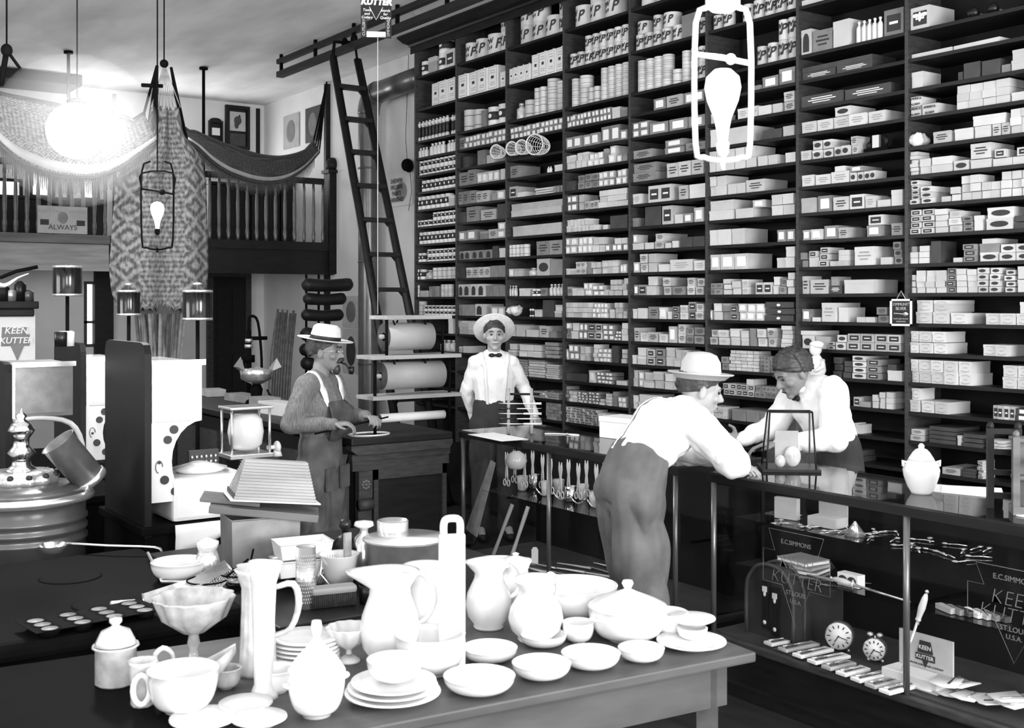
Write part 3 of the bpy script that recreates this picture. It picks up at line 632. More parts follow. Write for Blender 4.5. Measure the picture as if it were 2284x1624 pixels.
# ordering numbers so every label can point to one thing
rows = {}
for it in items:
    rows.setdefault((it[1], it[2], it[3]), []).append(it)
for rws in rows.values():
    rws.sort(key=lambda a: -a[4])
    for i, it in enumerate(rws): it.append(i+1)
big = sorted([it for it in items if it[0] in 'wlgd'], key=lambda a: -a[9])
keep = set(id(a) for a in big[:300])
FLN = dict(s=' with square label', r=' with dark panel', o=' with dark oval', f=' with faint oval', a=' with dark arch', t=' with printed lines', k=' drawer with knob')
RN = ['bottom row', 'second row up', 'third row up', 'fourth row up', 'fifth row up', 'top row']
MADE = {}
stuff = MB(); SM = ['white', 'light', 'grey', 'dark', 'ink', 'whitel', 'faint']
for it in items:
    kd, j, k, r, y, z, w, h, fl, ar, n = it
    rz = random.uniform(-.05, .05) if kd in 'wlg' and w > .04 else 0
    rn = 'stacked on top' if r >= 10 else RN[min(r, 5)]
    where = '%s from left, %s, %s shelf, %s' % (ordn(n), rn, ordn(k), BAYN[j])
    x = SX+.012+random.uniform(0, .02)
    if kd in 'wlgd':
        dep = min(.24, max(.12, w*2.2)); me = carton_mesh(w, h, kd, fl, dep)
        if id(it) in keep:
            nm = 'drawer_box' if fl == 'k' else 'carton'
            cc = {'t': ' printed', 's': ' square-labelled', 'r': ' dark-panelled', 'o': ' oval-marked', 'f': ' faint-oval', 'a': ' arch-marked', 'k': ' knobbed'}.get(fl, '')
            o = MADE[(j, k, r, n)] = link(nm, me, (x, y, z), rz); tag(o, TN[kd]+cc+' carton, '+where, 'carton', 'cartons on the wall shelves')
        else:
            off = {'w': 0, 'l': 1, 'g': 2, 'd': 3}[kd]; mp = [off, 4, 5, 6]
            stuff.T = Matrix.Translation((x, y, z)) @ Matrix.Rotation(rz, 4, 'Z')
            n0 = len(stuff.v); stuff.v += [tuple(stuff.T @ v.co) for v in me.vertices]
            for p_ in me.polygons: stuff.f.append([a+n0 for a in p_.vertices]); stuff.m.append(mp[p_.material_index]); stuff.sm.append(False)
    elif kd in 'Pcmjbh':
        rr = min(w/2, .11); ox = SX+.012+rr+.004
        nm, lb, cat, grp = {'P': ('paint_can', 'white SWP paint can', 'paint can', 'lettered paint cans on the upper shelves'), 'c': ('white_can', 'plain white banded can', 'can', 'plain white cans on the shelves'),
            'm': ('labelled_tin', 'small dark-banded tin', 'tin', 'small dark-banded tins'), 'j': ('jar', 'capped glass jar', 'jar', 'capped jars on the shelves'), 'h': ('white_bottle', 'white necked bottle', 'bottle', 'white bottles on the shelves'), 'b': ('bottle', 'slim capped bottle', 'bottle', 'slim bottles on the shelves')}[kd]
        o = link(nm, lathed(nm, rr, h-.001, kd), (ox, y, z)); tag(o, lb+', '+where, cat, grp)
        if kd == 'P': link('lettering', swp_mesh(rr, h-.004), (0, 0, 0), random.uniform(-.35, .3), o)
    elif kd == 'T':
        o = link('oil_tin', tinmesh(w, h), (x, y, z), random.uniform(-.03, .03)); tag(o, 'pale upright rectangular tin, '+where, 'tin', 'rectangular tins on the shelves')
o = stuff.build('small_cartons', SM); tag(o, 'hundreds of small cartons packed along all the wall shelves', 'cartons', None, 'stuff')

# ---- odd goods on the shelves
def on_shelf(u, j, k, dx=.03): q = P(u, 600, x=SX+dx); return Vector((SX+dx, q.y, LEV[k]))
# round wire and wicker muzzles/baskets hanging from shelf lip
def nest(u, v, rp, label, x=5.93):
    q = P(u, v, x=x); r = rp*ppm(q); t = thing('wire_basket', label, 'basket', (x, q.y, q.z), 0, 'four wire baskets in a row')
    mb = MB()
    for i in range(0, 9, 1):
        a = i*pi/18; rr = r*cos(a)**.7; dd = r*1.5*sin(a)
        mb.tube([(-.0+dd*.25-.35*rr*cos(b*pi/10), rr*cos(b*pi/10)*.9-dd*.97, rr*sin(b*pi/10)-dd*.25) for b in range(20)], .0022, 4, closed=True)
    for b in range(12):
        mb.tube([(r*1.5*sin(i*pi/18)*.25-.35*r*cos(i*pi/18)**.7*cos(b*pi/6), r*cos(i*pi/18)**.7*cos(b*pi/6)*.9-r*1.5*sin(i*pi/18)*.97, r*cos(i*pi/18)**.7*sin(b*pi/6)-r*1.5*sin(i*pi/18)*.25) for i in range(9)], .0022, 4, sm=0)
    mb.build('wire_mesh', 'enamel', t); MB().tube([(-.35*r*cos(b*pi/12), r*.9*cos(b*pi/12), r*sin(b*pi/12)) for b in range(24)], .007, 6, closed=True).build('rim', 'enamel', t)
    return t
for (u, v, rp, lb) in ((1106, 338, 15, 'small wire basket, leftmost of the four in the row'), (1141, 331, 15, 'small wire basket just right of the third upright'), (1163, 328, 16, 'wire basket touching the largest one'), (1192, 322, 23, 'largest wire basket, rightmost of the row')): nest(u, v, rp, lb)
# long thin boxes, sacks, folded paper stacks
def stack(u0, u1, k, hpx, lab, m_='cloth', name='paper_stack', n=7, cat='stack'):
    a = P(u0, 600, x=SX+.02); b = P(u1, 600, x=SX+.02); w = a.y-b.y; h = hpx*ppm(a); t = thing(name, lab, cat, (SX+.02, (a.y+b.y)/2, LEV[k]))
    for i in range(n): dx = random.uniform(-.008, .008); MB().bbox(dx, .24+dx, -w/2+abs(dx), w/2-abs(dx), h*i/n, h*(i+.93)/n, h/n*.3).build('bundle', m_, t)
    return t
stack(1150, 1176, 16, 38, 'grey paper stack beside the sleeve of the man with the bow tie')
stack(1178, 1214, 16, 42, 'taller pale paper stack between two others on one shelf', 'light')
stack(1217, 1247, 16, 32, 'pale paper stack nearest the fourth upright', 'light')
stack(1215, 1247, 15, 36, 'striped pile of folded cloth on the shelf above the papers', 'cloth', 'cloth_pile', 4, 'cloth')
stack(1190, 1248, 17, 15, 'low pile of wrapped bundles under the paper stacks', 'cloth', 'bundle_pile', 3)
def lump(name, u, k, r, lab, m_, cat, seeds=3, parent=None):
    q = on_shelf(u, 0, k, .06); t = thing(name, lab, cat, q); random.seed(seeds); mb = MB()
    for i in range(5): a = random.uniform(-1, 1); mb.ell((random.uniform(-.02, .03), a*r*.7, r*(.45+.25*random.random())), (r*.55, r*random.uniform(.4, .7), r*random.uniform(.4, .6)), 0, 12, 8)
    o = mb.build('body', m_, t)
    for v_ in o.data.vertices: q_ = v_.co*38; v_.co *= 1+.22*noise.noise(q_)+.12*noise.noise(q_*2.6)
    return t
lump('cloth_bag', 1146, 13, .085, 'bulging white cloth bag above the bow tie man, third bay', 'wpaper', 'bag')
lump('crumpled_cloth', 1228, 17, .05, 'small crumpled white cloth on the low bundles', 'wpaper', 'cloth', 5)
lump('crumpled_cloth', 2042, 7, .075, 'crumpled white cloth at the left end, rightmost bay', 'wpaper', 'cloth', 8)
# planes and small tools
t = thing('hand_plane', 'small dark hand plane among cartons, seventh bay', 'tool', on_shelf(1952, 6, 7, .05))
MB().bbox(-.0, .05, -.09, .09, 0, .03, .004).build('body', 'iron', t); MB().ell((.02, .06, .05), (.018, .018, .025)).build('front_knob', 'wood', t); MB().tube([(.02, -.06, .03), (.02, -.075, .07), (.02, -.05, .10)], [.012, .016, .010], 8).build('rear_handle', 'wood', t); MB().box(.01, .035, -.02, .03, .02, .11).build('iron_blade', 'tin', t)
for u, lb in ((2172, 'dark round door knob standing at left on the top right shelf'), (2215, 'dark round knob set with brass shank, right on the top right shelf')):
    q = on_shelf(u, 7, 3, .06); t = thing('door_knob', lb, 'door knob', q); MB().lathe([(.001, -.03), (.028, -.022), (.036, 0), (.028, .022), (.001, .03)], 16).build('knob', 'blackp', t).rotation_euler.y = pi/2
    t.children[0].location.z = .036; MB().cyl((.02, 0, .036), (.13, -.02, .03), .008).build('shank', 'nickel', t)
# figurine
q = on_shelf(1826, 6, 15, .1); t = thing('child_figurine', 'small white figurine of a capped child on the shelf behind the clerk', 'figurine', (5.93, P(1826, 800, x=5.95).y, LEV[15]-.02))
MB().box(-.05, .08, -.05, .05, -.0, .02).build('stand', 'wpaper', t)
MB().lathe([(.045, .02), (.06, .06), (.055, .11), (.03, .15), (.02, .165)], 14).tube([(-.03, .05, .13), (-.06, .055, .08), (-.07, .0, .07)], [.016, .014, .012], 8).tube([(-.0, -.05, .13), (-.03, -.075, .09), (-.06, -.04, .06)], [.016, .014, .012], 8).ell((-.01, 0, .20), (.042, .038, .045)).build('body', 'wpaper', t)
MB().ell((-.005, -.005, .232), (.046, .046, .025)).ell((-.03, -.045, .22), (.03, .025, .008)).build('cap', 'whitel', t)
# small hanging display card with a spoon
q = P(2010, 697, x=SX-.03); t = thing('silver_sign', 'small dark framed silverware sign hung on the last upright', 'sign', q); s = ppm(q); w, h = 57*s, 60*s
MB().box(0, .01, -w/2, w/2, -h/2, h/2).build('panel', 'blackp', t)
fm = MB(); e = .012
for a, b, c, d_ in ((-w/2, w/2, -h/2, -h/2+e), (-w/2, w/2, h/2-e, h/2), (-w/2, -w/2+e, -h/2, h/2), (w/2-e, w/2, -h/2, h/2)): fm.box(-.006, 0, a, b, c, d_)
fm.build('frame', 'whitel', t); MB().tube([(0, w*.2, h/2), (0, 0, h/2+.05), (0, -w*.2, h/2)], .002, 5).build('hanging_wire', 'rope', t)
for tx, z, sz in (('COMMUNITY', h*.30, .024), ('SILVER', h*.14, .026), ("PLATE AND SPOONS", -h*.24, .011), ('WARRANTED', -h*.34, .011)): letters(tx, sz, 'light', t, (-.003, 0, z), (pi/2, 0, -pi/2))
MB().ell((-.004, -w*.22, -h*.06), (.004, w*.12, h*.08)).tube([(-.004, -w*.1, -h*.06), (-.004, w*.18, -h*.04), (-.004, w*.30, -h*.04)], [.003, .003, .006], 6).build('spoon', 'nickel', t)
for key_ in ((7, 6, 0, 1), (7, 6, 1, 1), (7, 6, 0, 2)):
    o = MADE.get(key_)
    if o: letters('AMERICA', .020, 'ink', o, (-.0035, 0, .046), (pi/2, 0, -pi/2)); letters('ALARM', .020, 'ink', o, (-.0035, 0, .012), (pi/2, 0, -pi/2))
o = MADE.get((7, 3, 0, 1))
if o: MB().ell((-.004, 0, .075), (.003, .012, .03)).ell((-.004, .03, .085), (.003, .025, .012)).ell((-.004, -.03, .085), (.003, .025, .012)).build('winged_emblem', 'whitel', o)
# ================================================================== counters and showcases
def solid_at(u, v, h): return P(u, v, h=h)
CX0, CX1, CY, CH_ = 3.15, 3.82, 6.12, 1.0
t = thing('wooden_counter', 'long dark panelled wooden counter with carved corner bracket under the paper rolls', 'counter', (CX0, CY, 0))
w = CX1-CX0; L = 6.2
MB().box(.03, w-.02, .04, L, .0, .93).build('body', 'wood', t)
MB().bbox(-.03, w+.0, -.03, L, .955, 1.0, .008).build('worktop', 'wood', t)
MB().prism([(-.03, .955), (w, .955), (w, .93), (w-.02, .90), (.01, .90), (-.03, .93)], -.03, 0.04).box(-.01, w, .0, .04, .86, .90).box(.0, w, .015, .04, .80, .86).build('cornice_moulding', 'woodface', t)
MB().box(.16, w-.04, .03, .045, .12, .76).build('end_panel', 'wood', t)
MB().box(.14, .17, .01, .05, .08, .80).box(w-.05, w-.02, .01, .05, .08, .80).box(.14, w-.02, .01, .05, .05, .13).box(.14, w-.02, .01, .05, .74, .80).build('panel_frame', 'woodface', t)
pl = MB().box(.03, .12, -.01, .05, .64, .80).box(.03, .12, .0, .05, .05, .64); pl.tube([(.03, -.005, .60), (.12, -.005, .60)], .035, 12).tube([(.03, .0, .46), (.12, .0, .46)], .025, 10)
pl.build('pilaster', 'woodface', t)
rs = MB().ell((.075, -.015, .72), (.012, .008, .012))
for k in range(8): rs.ell((.075+.022*cos(k*pi/4), -.014, .72+.022*sin(k*pi/4)), (.010, .006, .010))
rs.build('carved_rosette', 'oak', t)
MB().prism([(-.10, .90), (.0, .90), (.0, .05), (-.035, .05), (-.035, .45), (-.02, .62), (-.10, .66), (-.105, .62), (-.05, .58), (-.045, .74), (-.10, .82)], .06, .12).build('side_bracket', 'woodface', t)
for k in range(6): MB().box(-.0, .035, .25+k*.98, 1.12+k*.98, .15, .84).build('side_panel', 'woodface', t)
# glass showcases -------------------------------------------------
def showcase(name, label, x0, x1, y0, y1, zb, zt, posts, shelves):
    t = thing(name, label, 'showcase', (x0, y0, 0)); w = x1-x0; L = y1-y0
    MB().bbox(.0, w, 0, L, 0.02, zb, .01).box(-.03, w, -.02, L, 0, .06).build('base', 'wood', t)
    MB().bbox(-.02, w, -.02, L+.01, zb, zb+.035, .008).build('base_moulding', 'woodface', t)
    r = .018; fr = MB()
    z0, z1 = zt-.04, zt-.0
    fr.box(-.015, .03, -.015, L+.01, z0, z1-.004).box(w-.03, w, -.015, L+.01, z0, z1-.004).box(.03, w-.03, -.015, .03, z0, z1-.004).box(.03, w-.03, L-.03, L+.01, z0, z1-.004)
    fr.build('top_frame', 'wood', t)
    for p in posts: MB().cyl((.0, p, zb+.035), (.0, p, z0), .013, seg=12).build('front_post', 'pipe', t)
    for p in (0.01, L-.01): MB().box(w-.03, w-.005, p-.012, p+.012, zb+.03, z0).build('rear_post', 'wood', t)
    MB().box(-.01, w-.005, .0, L, z1-.004, z1+.004).build('glass_top', 'glass', t)
    MB().box(.002, .007, .01, L-.01, zb+.035, z0).build('front_glass', 'glass', t)
    MB().box(.01, w-.03, -.002, .003, zb+.035, z0).build('end_glass', 'glass', t)
    MB().box(.01, w-.03, L-.003, L+.002, zb+.035, z0).build('end_glass', 'glass', t)
    MB().box(w-.022, w-.012, .02, L-.02, zb+.035, z0).build('back_doors', 'backp', t)
    MB().box(.01, w-.03, .01, L-.01, zb+.035, zb+.042).build('case_floor', 'dark', t)
    for z in shelves:
        MB().box(.14, w-.03, .02, L-.02, z-.006, z).build('glass_shelf', 'glass', t)
        for p in range(int(L/.8)+1): MB().box(.14, w-.03, .05+p*.8, .065+p*.8, z-.02, z-.007).build('shelf_bracket', 'iron', t)
    return t
NX, NY1 = 3.89, 3.92
showcase('glass_showcase', 'near glass showcase holding clocks, knives and a barber chair strop display', NX, 4.50, 1.3, NY1, .22, 1.0, (0.02, 1.54, 2.60), (.56, .78))
showcase('glass_showcase', 'farther glass showcase with saws and hammers, beside the wooden counter', NX, 4.50, 4.14, 6.10, .20, 1.0, (0.02, 1.05, 1.94), (.62,))
CZ = .263    # floor height inside near case
FZ = .243
# ---- gilt lettering on near case glass
for (u, v, lb) in ((1775, 1260, 'faint gilt keystone lettering on the showcase glass near the belt display'), (2262, 1340, 'faint gilt keystone lettering at the far right end of the showcase glass')):
    q = P(u, v, x=NX-.004); t = thing('glass_lettering', lb, 'lettering', q); s = ppm(q)
    R_ = (pi/2, 0, -pi/2); sx = .8
    letters("E.C.SIMMONS", .028, 'gilt', t, (-.001, 0, 46*s), R_, .0005); letters("KEEN", .078, 'gilt', t, (-.001, 0, -0*s), R_, .0005, -.0022, .2); letters("KUTTER", .078, 'gilt', t, (-.001, 0, -36*s), R_, .0005, -.0022, .2)
    letters("ST.LOUIS", .028, 'gilt', t, (-.001, 0, -66*s), R_, .0005); letters("U.S.A.", .026, 'gilt', t, (-.001, 0, -84*s), R_, .0005)
    o = MB(); hw = .17
    pts = [(hw*.9, 70*s), (-hw*.9, 70*s), (-hw*.7, 22*s), (-hw*1.1, 22*s), (-hw*1.1, -52*s), (-hw*.45, -52*s), (0, -140*s), (hw*.45, -52*s), (hw*1.1, -52*s), (hw*1.1, 22*s), (hw*.7, 22*s)]
    o.tube([(-.001, a, b) for a, b in pts], .0011, 4, closed=True).build('keystone_outline', 'gilt', t)
mat('worn_leather', .03, .45, var=.3); M['leather'] = MATS['worn_leather']
# ---- things in the near case
def flatpos(u, v, h): q = P(u, v, h=h); return q
# clock faces standing on case floor
def clock(u, v, lb, r, bells):
    q = P(u, v, x=NX+.20); q.z = CZ+r+.012; t = thing('alarm_clock', lb, 'clock', (q.x, q.y, CZ), radians(-62))
    MB().lathe([(r*.9, .05), (r, .045), (r*1.02, 0), (r*.98, -.006), (r*.9, -.006)], 28).build('case', 'nickel', t)
    dl = MB().lathe([(r*.92, -.008), (r*.92, -.004)], 28).build('dial', 'whitel', t)
    nm = MB()
    for k in range(12):
        a = k*pi/6; nm.at(r*.72*sin(a), r*.72*cos(a), -.009, rz=-a).box(-.0022, .0022, -r*.11, r*.11, -.001, .001)
    nm.build('hour_marks', 'ink', dl)
    hd = MB().at(0, 0, -.0115, rz=.6).box(-.002, .002, -.005, r*.5, -.001, .001).at(0, 0, -.0115, rz=-1.3).box(-.0015, .0015, -.005, r*.68, -.001, .001)
    hd.build('hands', 'ink', dl)
    for c in t.children: c.rotation_euler = (-pi/2, 0, 0); c.location = (0, 0, r+.012)
    MB().ell((-r*.6, .03, .006), (.008, .008, .008)).ell((r*.6, .03, .006), (.008, .008, .008)).build('feet', 'nickel', t)
    if bells: MB().ell((-.02, .02, 2*r+.025), (.014, .014, .01)).ell((.02, .02, 2*r+.025), (.014, .014, .01)).cyl((0, .02, 2*r), (0, .02, 2*r+.02), .003).build('bells', 'nickel', t)
    return t
clock(1871, 1440, 'white faced clock standing left of the belled alarm clock', .060, False)
clock(1950, 1462, 'alarm clock with small bells on top, nearest the middle post', .047, True)
# trays of cutlery lying on case floor
def tray(u, v, lb, w=.07, d=.16, rz=-.15, n=3, m_='whitel'):
    q = P(u, v, h=CZ+.01); t = thing('cutlery_tray', lb, 'tray', (q.x, q.y, CZ+.002), rz, None)
    MB().bbox(0, d, -w/2, w/2, 0, .014, .003).build('box', m_, t)
    for i in range(n):
        y = -w/2+w*(i+.7)/(n+.4); MB().tube([(.015, y, .018), (d*.4, y+.002, .018)], [.006, .005], 6, flat=.6).tube([(d*.4, y+.002, .017), (d*.75, y+.004, .017), (d*.92, y, .017)], [.004, .005, .001], 6, flat=.3).build('knife', 'nickel' if i % 2 else 'dark', t)
    return t
for i in range(9):
    tray(1712+i*32.5, 1436+i*13.4, 'open cutlery box, %s in the slanting row on the near showcase floor' % (['leftmost', 'second', 'third', 'fourth', 'fifth', 'sixth', 'seventh', 'eighth', 'rightmost'][i]), w=.056, d=(.15 if i in (4, 5, 7) else .20), rz=-.12+.03*(i % 3), n=2, m_='whitel' if i % 3 != 1 else 'light')
# leather strop-covered drum at the left of the case ("barber" apron roll)
q = P(1690, 1420, h=CZ); t = thing('leather_drum', 'dark rounded leather trunk with straps and pale buckles inside the case', 'trunk', (4.17, 3.66, CZ))
pts = [(-.14, 0), (-.14, .20), (-.12, .27), (-.07, .32), (0, .335), (.07, .32), (.12, .27), (.14, .20), (.14, 0)]
MB().prism(pts, -.16, .18, ax='x').build('body', 'leather', t)
MB().tube([(-.165, y, z) for y, z in pts], .010, 6).tube([(-.09, y*1.01, z*1.012) for y, z in pts], .008, 6).build('binding', 'dark', t)
for i, (y, z) in enumerate(((.02, .20), (-.04, .18))):
    MB().prism([(y-.022, z-.16), (y+.022, z-.16), (y+.016, z-.05), (y+.024, z), (y+.02, z+.06), (y-.02, z+.06), (y-.024, z), (y-.016, z-.05)], -.172, -.163, ax='x').build('strap', 'rubber', t)
    MB().box(-.178, -.172, y-.012, y+.012, z+.01, z+.035).ell((-.175, y, z-.0), (.004, .008, .012)).ell((-.175, y, z-.13), (.004, .010, .010)).build('buckle', 'enamel', t)
# pile of brochures / razor boxes on the shelf
def boxat(name, u, v, h, dims, lb, m_, cat, rz=0, lid=None, xo=.2):
    q = P(u, v, x=NX+xo); t = thing(name, lb, cat, (q.x, q.y, h), rz); d, w_, hh = dims
    MB().bbox(0, d, -w_/2, w_/2, 0, hh*(.7 if lid else 1), .002).build('box', m_, t)
    if lid: MB().bbox(-.002, d+.002, -w_/2-.002, w_/2+.002, hh*.7, hh, .002).build('lid', lid, t)
    return t
for i in range(3):
    boxat('flat_box', 1765, 1290, .562+i*.021, (.15, .24-.03*i, .019), ['flat printed box at the bottom of the pile behind the keystone lettering', 'flat printed box in the middle of the same pile', 'flat printed box on top of the same pile'][i], 'whitel' if i != 1 else 'light', 'box', radians(14-9*i), 'grey')
for i in range(9):
    q = P(1800+i*9, 1278+i*2, x=NX+.2); solo('pocket_knife', ['leftmost', 'second', 'third', 'fourth', 'fifth', 'sixth', 'seventh', 'eighth', 'rightmost'][i]+' fanned knife beside the flat boxes', 'knife', MB().tube([(-.0, 0, .008), (.06, 0, .008), (.14, .0, .007)], [.006, .006, .002], 6, flat=.5), 'nickel', (q.x, q.y, .562+.0), radians(-70+i*4), 'fan of knives on the middle shelf')
t = boxat('razor_box', 1890, 1318, .562, (.05, .11, .055), 'small upright box with two dark round pictures', 'whitel', 'box')
MB().ell((-.002, .024, .028), (.002, .024, .018)).ell((-.002, -.024, .028), (.002, .024, .018)).build('round_pictures', 'ink', t)
# long steels with turned handles
def steel(p0, p1, lb):
    a, b = Vector(p0), Vector(p1); d = (b-a).normalized(); t = thing('sharpening_steel', lb, 'steel', (0, 0, 0))
    MB().tube([a, a+d*.02, a+d*.06, a+d*.10, a+d*.115], [.006, .012, .015, .010, .012], 12).build('handle', 'enamel', t)
    MB().tube([a+d*.112, b], [.006, .004], 8).build('rod', 'nickel', t)
    MB().tube([a+d*.112+Vector((0, 0, .02)), a+d*.112-Vector((0, 0, .02))], .005, 6).ell(a-d*.01, (.008, .008, .008)).build('guard', 'nickel', t)
a = P(1858, 1335, x=4.08); b = P(2030, 1352, x=4.06); a.z = .585; b.z = .572
steel(a, b, 'white handled sharpening steel lying level on the middle shelf')
a = P(2066, 1325, x=NX+.10); b = P(2004, 1590, x=NX+.07); b.z = max(b.z, CZ+.006); steel(a, b, 'white handled sharpening steel leaning upright behind the middle post')
# keen kutter box
q = P(2060, 1520, x=NX+.06); t = thing('knife_display_box', 'pale open box lettered KEEN KUTTER behind the middle post', 'box', (NX+.12, P(2047, 1520, x=NX+.12).y, CZ)); 
MB().bbox(-.06, .05, -.13, .13, 0, .05, .004).build('base_box', 'wpaper', t)
MB().box(.05, .06, -.125, .125, .05, .19).build('raised_lid', 'light', t)
MB().prism([(-.035, .115), (.035, .115), (.035, .125), (.025, .165), (-.025, .165), (-.035, .125)], .047, .05, ax='x').prism([(-.045, .085), (.045, .085), (.045, .112), (-.045, .112)], .047, .05, ax='x').prism([(-.014, .085), (0, .058), (.014, .085)], .047, .05, ax='x').build('keystone_badge', 'ink', t)
letters('KEEN', .024, 'whitel', t, (.046, 0, .138), (pi/2, 0, -pi/2), .0006); letters('KUTTER', .022, 'whitel', t, (.046, 0, .099), (pi/2, 0, -pi/2), .0006); letters('SIMMONS HARDWARE COMPANY', .011, 'ink', t, (.049, 0, .066), (pi/2, 0, -pi/2), .0006)
random.seed(11)
PO = ['nearest the tall steel', 'just right of the nearest-post papers', 'in the middle of the pale heap', 'with a dark knife across it', 'leaning at the heap back', 'at the far right end', 'low at the right end', 'beside the open box base', 'half under another sheet']
for i, (u, v) in enumerate(((2050, 1545), (2110, 1560), (2150, 1572), (2190, 1580), (2130, 1548), (2262, 1590), (2235, 1605), (2075, 1570), (2205, 1600))):
    q = P(u, v, h=CZ+.01); rz = random.uniform(-.5, .5); t = thing('white_packet', 'open white paper packet '+PO[i], 'packet', (max(q.x, NX+.05), q.y, CZ+.002+.006*i), rz)
    MB().sheet([[(x*.12, y*.05-.03, .008*abs(y-1)+random.uniform(0, .005)) for y in range(3)] for x in range(2)], th=.004).build('wrapper', 'whitel', t)
    MB().tube([(.01, 0, .02), (.10, .0, .018)], [.006, .003], 6, flat=.4).build('contents', 'dark' if i % 2 else 'nickel', t)
# upper shelf clutter of near case: spectacles, spoons, small boxes
t = boxat('open_box', 1832, 1165, .782, (.10, .15, .045), 'open pale box with raised lid on the upper glass shelf', 'light', 'box', .1, None, .26)
MB().box(.09, .1, -.075, .075, .04, .12).build('lid', 'light', t)
boxat('upright_card', 1752, 1150, .782, (.03, .12, .10), 'tilted pale card with a diagonal band at the left end of the upper shelf', 'light', 'card', .2, None, .28)
t = boxat('bell_stand', 1907, 1190, .782, (.02, .02, .001), 'small fluted cone stand on the upper glass shelf', 'nickel', 'stand', 0, None, .24); MB().lathe([(.045, 0), (.008, .055), (.004, .062)], 16, wob=scallop(8, .1)).build('cone', 'nickel', t)
for i in range(34):
    u = 1740+i*14+random.uniform(-4, 4); h = .782; q = P(u, 1210, x=NX+random.uniform(.17, .42)); rz = random.uniform(0, 3)
    mb = MB().tube([(-.04, 0, .004), (.0, 0, .006), (.04, .005, .004)], [.003, .004, .003], 6, flat=.6)
    if i % 2: mb.ell((.05, .006, .005), (.016, .011, .004), 0, 10, 5)
    else: mb.tube([(.05+.012*cos(a*pi/4), .012*sin(a*pi/4), .005) for a in range(8)], .002, 4, closed=True)
    solo('small_cutlery', 'small bright spoon or scissors strewn along the upper glass shelf', 'cutlery', mb, 'nickel', (q.x, q.y, h), rz, 'bright small cutlery on the upper glass shelf')
for i in range(7):
    q = P(2110+i*20, 1330+i*8, x=NX+.2+.01*i); t = thing('knife_box', ['pale', 'grey', 'dark', 'white', 'pale', 'grey', 'dark'][i]+' narrow box, '+ordn(i+1)+' from the leaning steel on the middle shelf', 'box', (q.x, q.y, .562), radians(70)); MB().bbox(-.05, .05, -.015, .015, 0, .022, .002).build('box', ['light', 'grey', 'dark', 'whitel', 'light', 'grey', 'dark'][i], t)
# ---- goods on top of the near case
def topbox_display():
    q = P(1752, 1047, h=1.005); t = thing('glass_display_box', 'small slanted glass display box with dark frame on the near showcase', 'display box', (q.x+.02, q.y, 1.005), radians(-40))
    w, d, h = .23, .19, .27; f = MB(); e = .0045
    A = [(-w/2, -d/2, 0), (w/2, -d/2, 0), (w/2, d/2, 0), (-w/2, d/2, 0)]; B = [(-w/2+.03, d/2-.08, h), (w/2, d/2-.08, h), (w/2, d/2, h), (-w/2+.03, d/2, h)]
    for i in range(4): f.tube([A[i], A[(i+1) % 4]], e, 6).tube([B[i], B[(i+1) % 4]], e, 6).tube([A[i], B[i]], e, 6)
    f.build('frame', 'wood', t); MB().box(-w/2-.02, w/2+.02, -d/2-.02, d/2+.02, -.0, .012).build('base', 'wood', t)
    for i in (0, 1, 3): MB().add([A[i], A[(i+1) % 4], B[(i+1) % 4], B[i]], [(0, 1, 2, 3)]).build('glass_side', 'glass', t)
    MB().box(-.06, .05, .02, .03, .02, .18).build('pale_card', 'light', t); MB().ell((.02, .0, .06), (.04, .02, .05)).ell((-.04, -.02, .04), (.025, .02, .03)).build('displayed_goods', 'milk', t)
topbox_display()
q = P(2055, 1100, h=1.005)
t = thing('covered_jar', 'plump white covered china jar with shoulder handles on the near showcase', 'jar', (q.x, q.y, 1.005)); s = ppm(q)
MB().lathe([(22*s, 0), (24*s, 5*s), (30*s, 15*s), (38*s, 38*s), (40*s, 52*s), (36*s, 66*s), (28*s, 74*s), (27*s, 76*s)], 28).build('body', 'china', t)
MB().lathe([(29*s, 74*s), (27*s, 78*s), (18*s, 92*s), (12*s, 98*s), (6*s, 100*s), (7*s, 106*s), (3*s, 111*s)], 24).build('lid', 'china', t)
for sg in (-1, 1): MB().tube([(sg*34*s*.82, -sg*34*s*.57, 68*s), (sg*41*s*.82, -sg*41*s*.57, 72*s), (sg*40*s*.82, -sg*40*s*.57, 60*s)], 4*s, 8).build('handle', 'china', t)
q = P(2110, 1098, h=1.005); solo('paper_sheets', 'loose white papers lying beside the covered china jar', 'paper', MB().box(-.1, .1, -.14, .14, 0, .003).at(.03, -.05, .003, rz=.3).box(-.09, .09, -.12, .12, 0, .002), 'wpaper', (q.x+.08, q.y, 1.005), .3)
# mantel clock standing near right end
q = P(2262, 1150, h=1.005); t = thing('shelf_clock', 'upright wooden shelf clock with round white dial at the right edge', 'clock', (q.x+.04, q.y-.03, 1.005), radians(-50)); s = ppm(q)
H = 190*s; w = 62*s
MB().box(-w/2, w/2, 0, .1, 0, .03).box(-w/2, w/2, 0, .1, H*.86, H*.9).box(-w/2+.01, w/2-.01, .05, .1, .03, H*.86).build('case', 'oak', t)
for x in (-w/2+.012, w/2-.012): MB().box(x-.012, x+.012, -.012, .02, 0, H*.92).ell((x, .004, H*.95), (.013, .013, .015)).build('post', 'oak', t)
MB().lathe([(.045, 0), (.045, .004)], 24).build('dial', 'whitel', t); t.children[-1].rotation_euler = (pi/2, 0, 0); t.children[-1].location = (0, .045, H*.62)
MB().box(-w/2+.02, w/2-.02, .04, .05, H*.08, H*.38).build('lower_glass', 'dark', t); MB().box(-w/2, w/2, .0, .05, H*.42, H*.46).build('crossbar', 'oak', t)
t = thing('shelf_clock', 'darker ladder-backed clock stand just left of the round dial clock', 'clock', (q.x+.10, q.y+.10, 1.005), radians(-50))
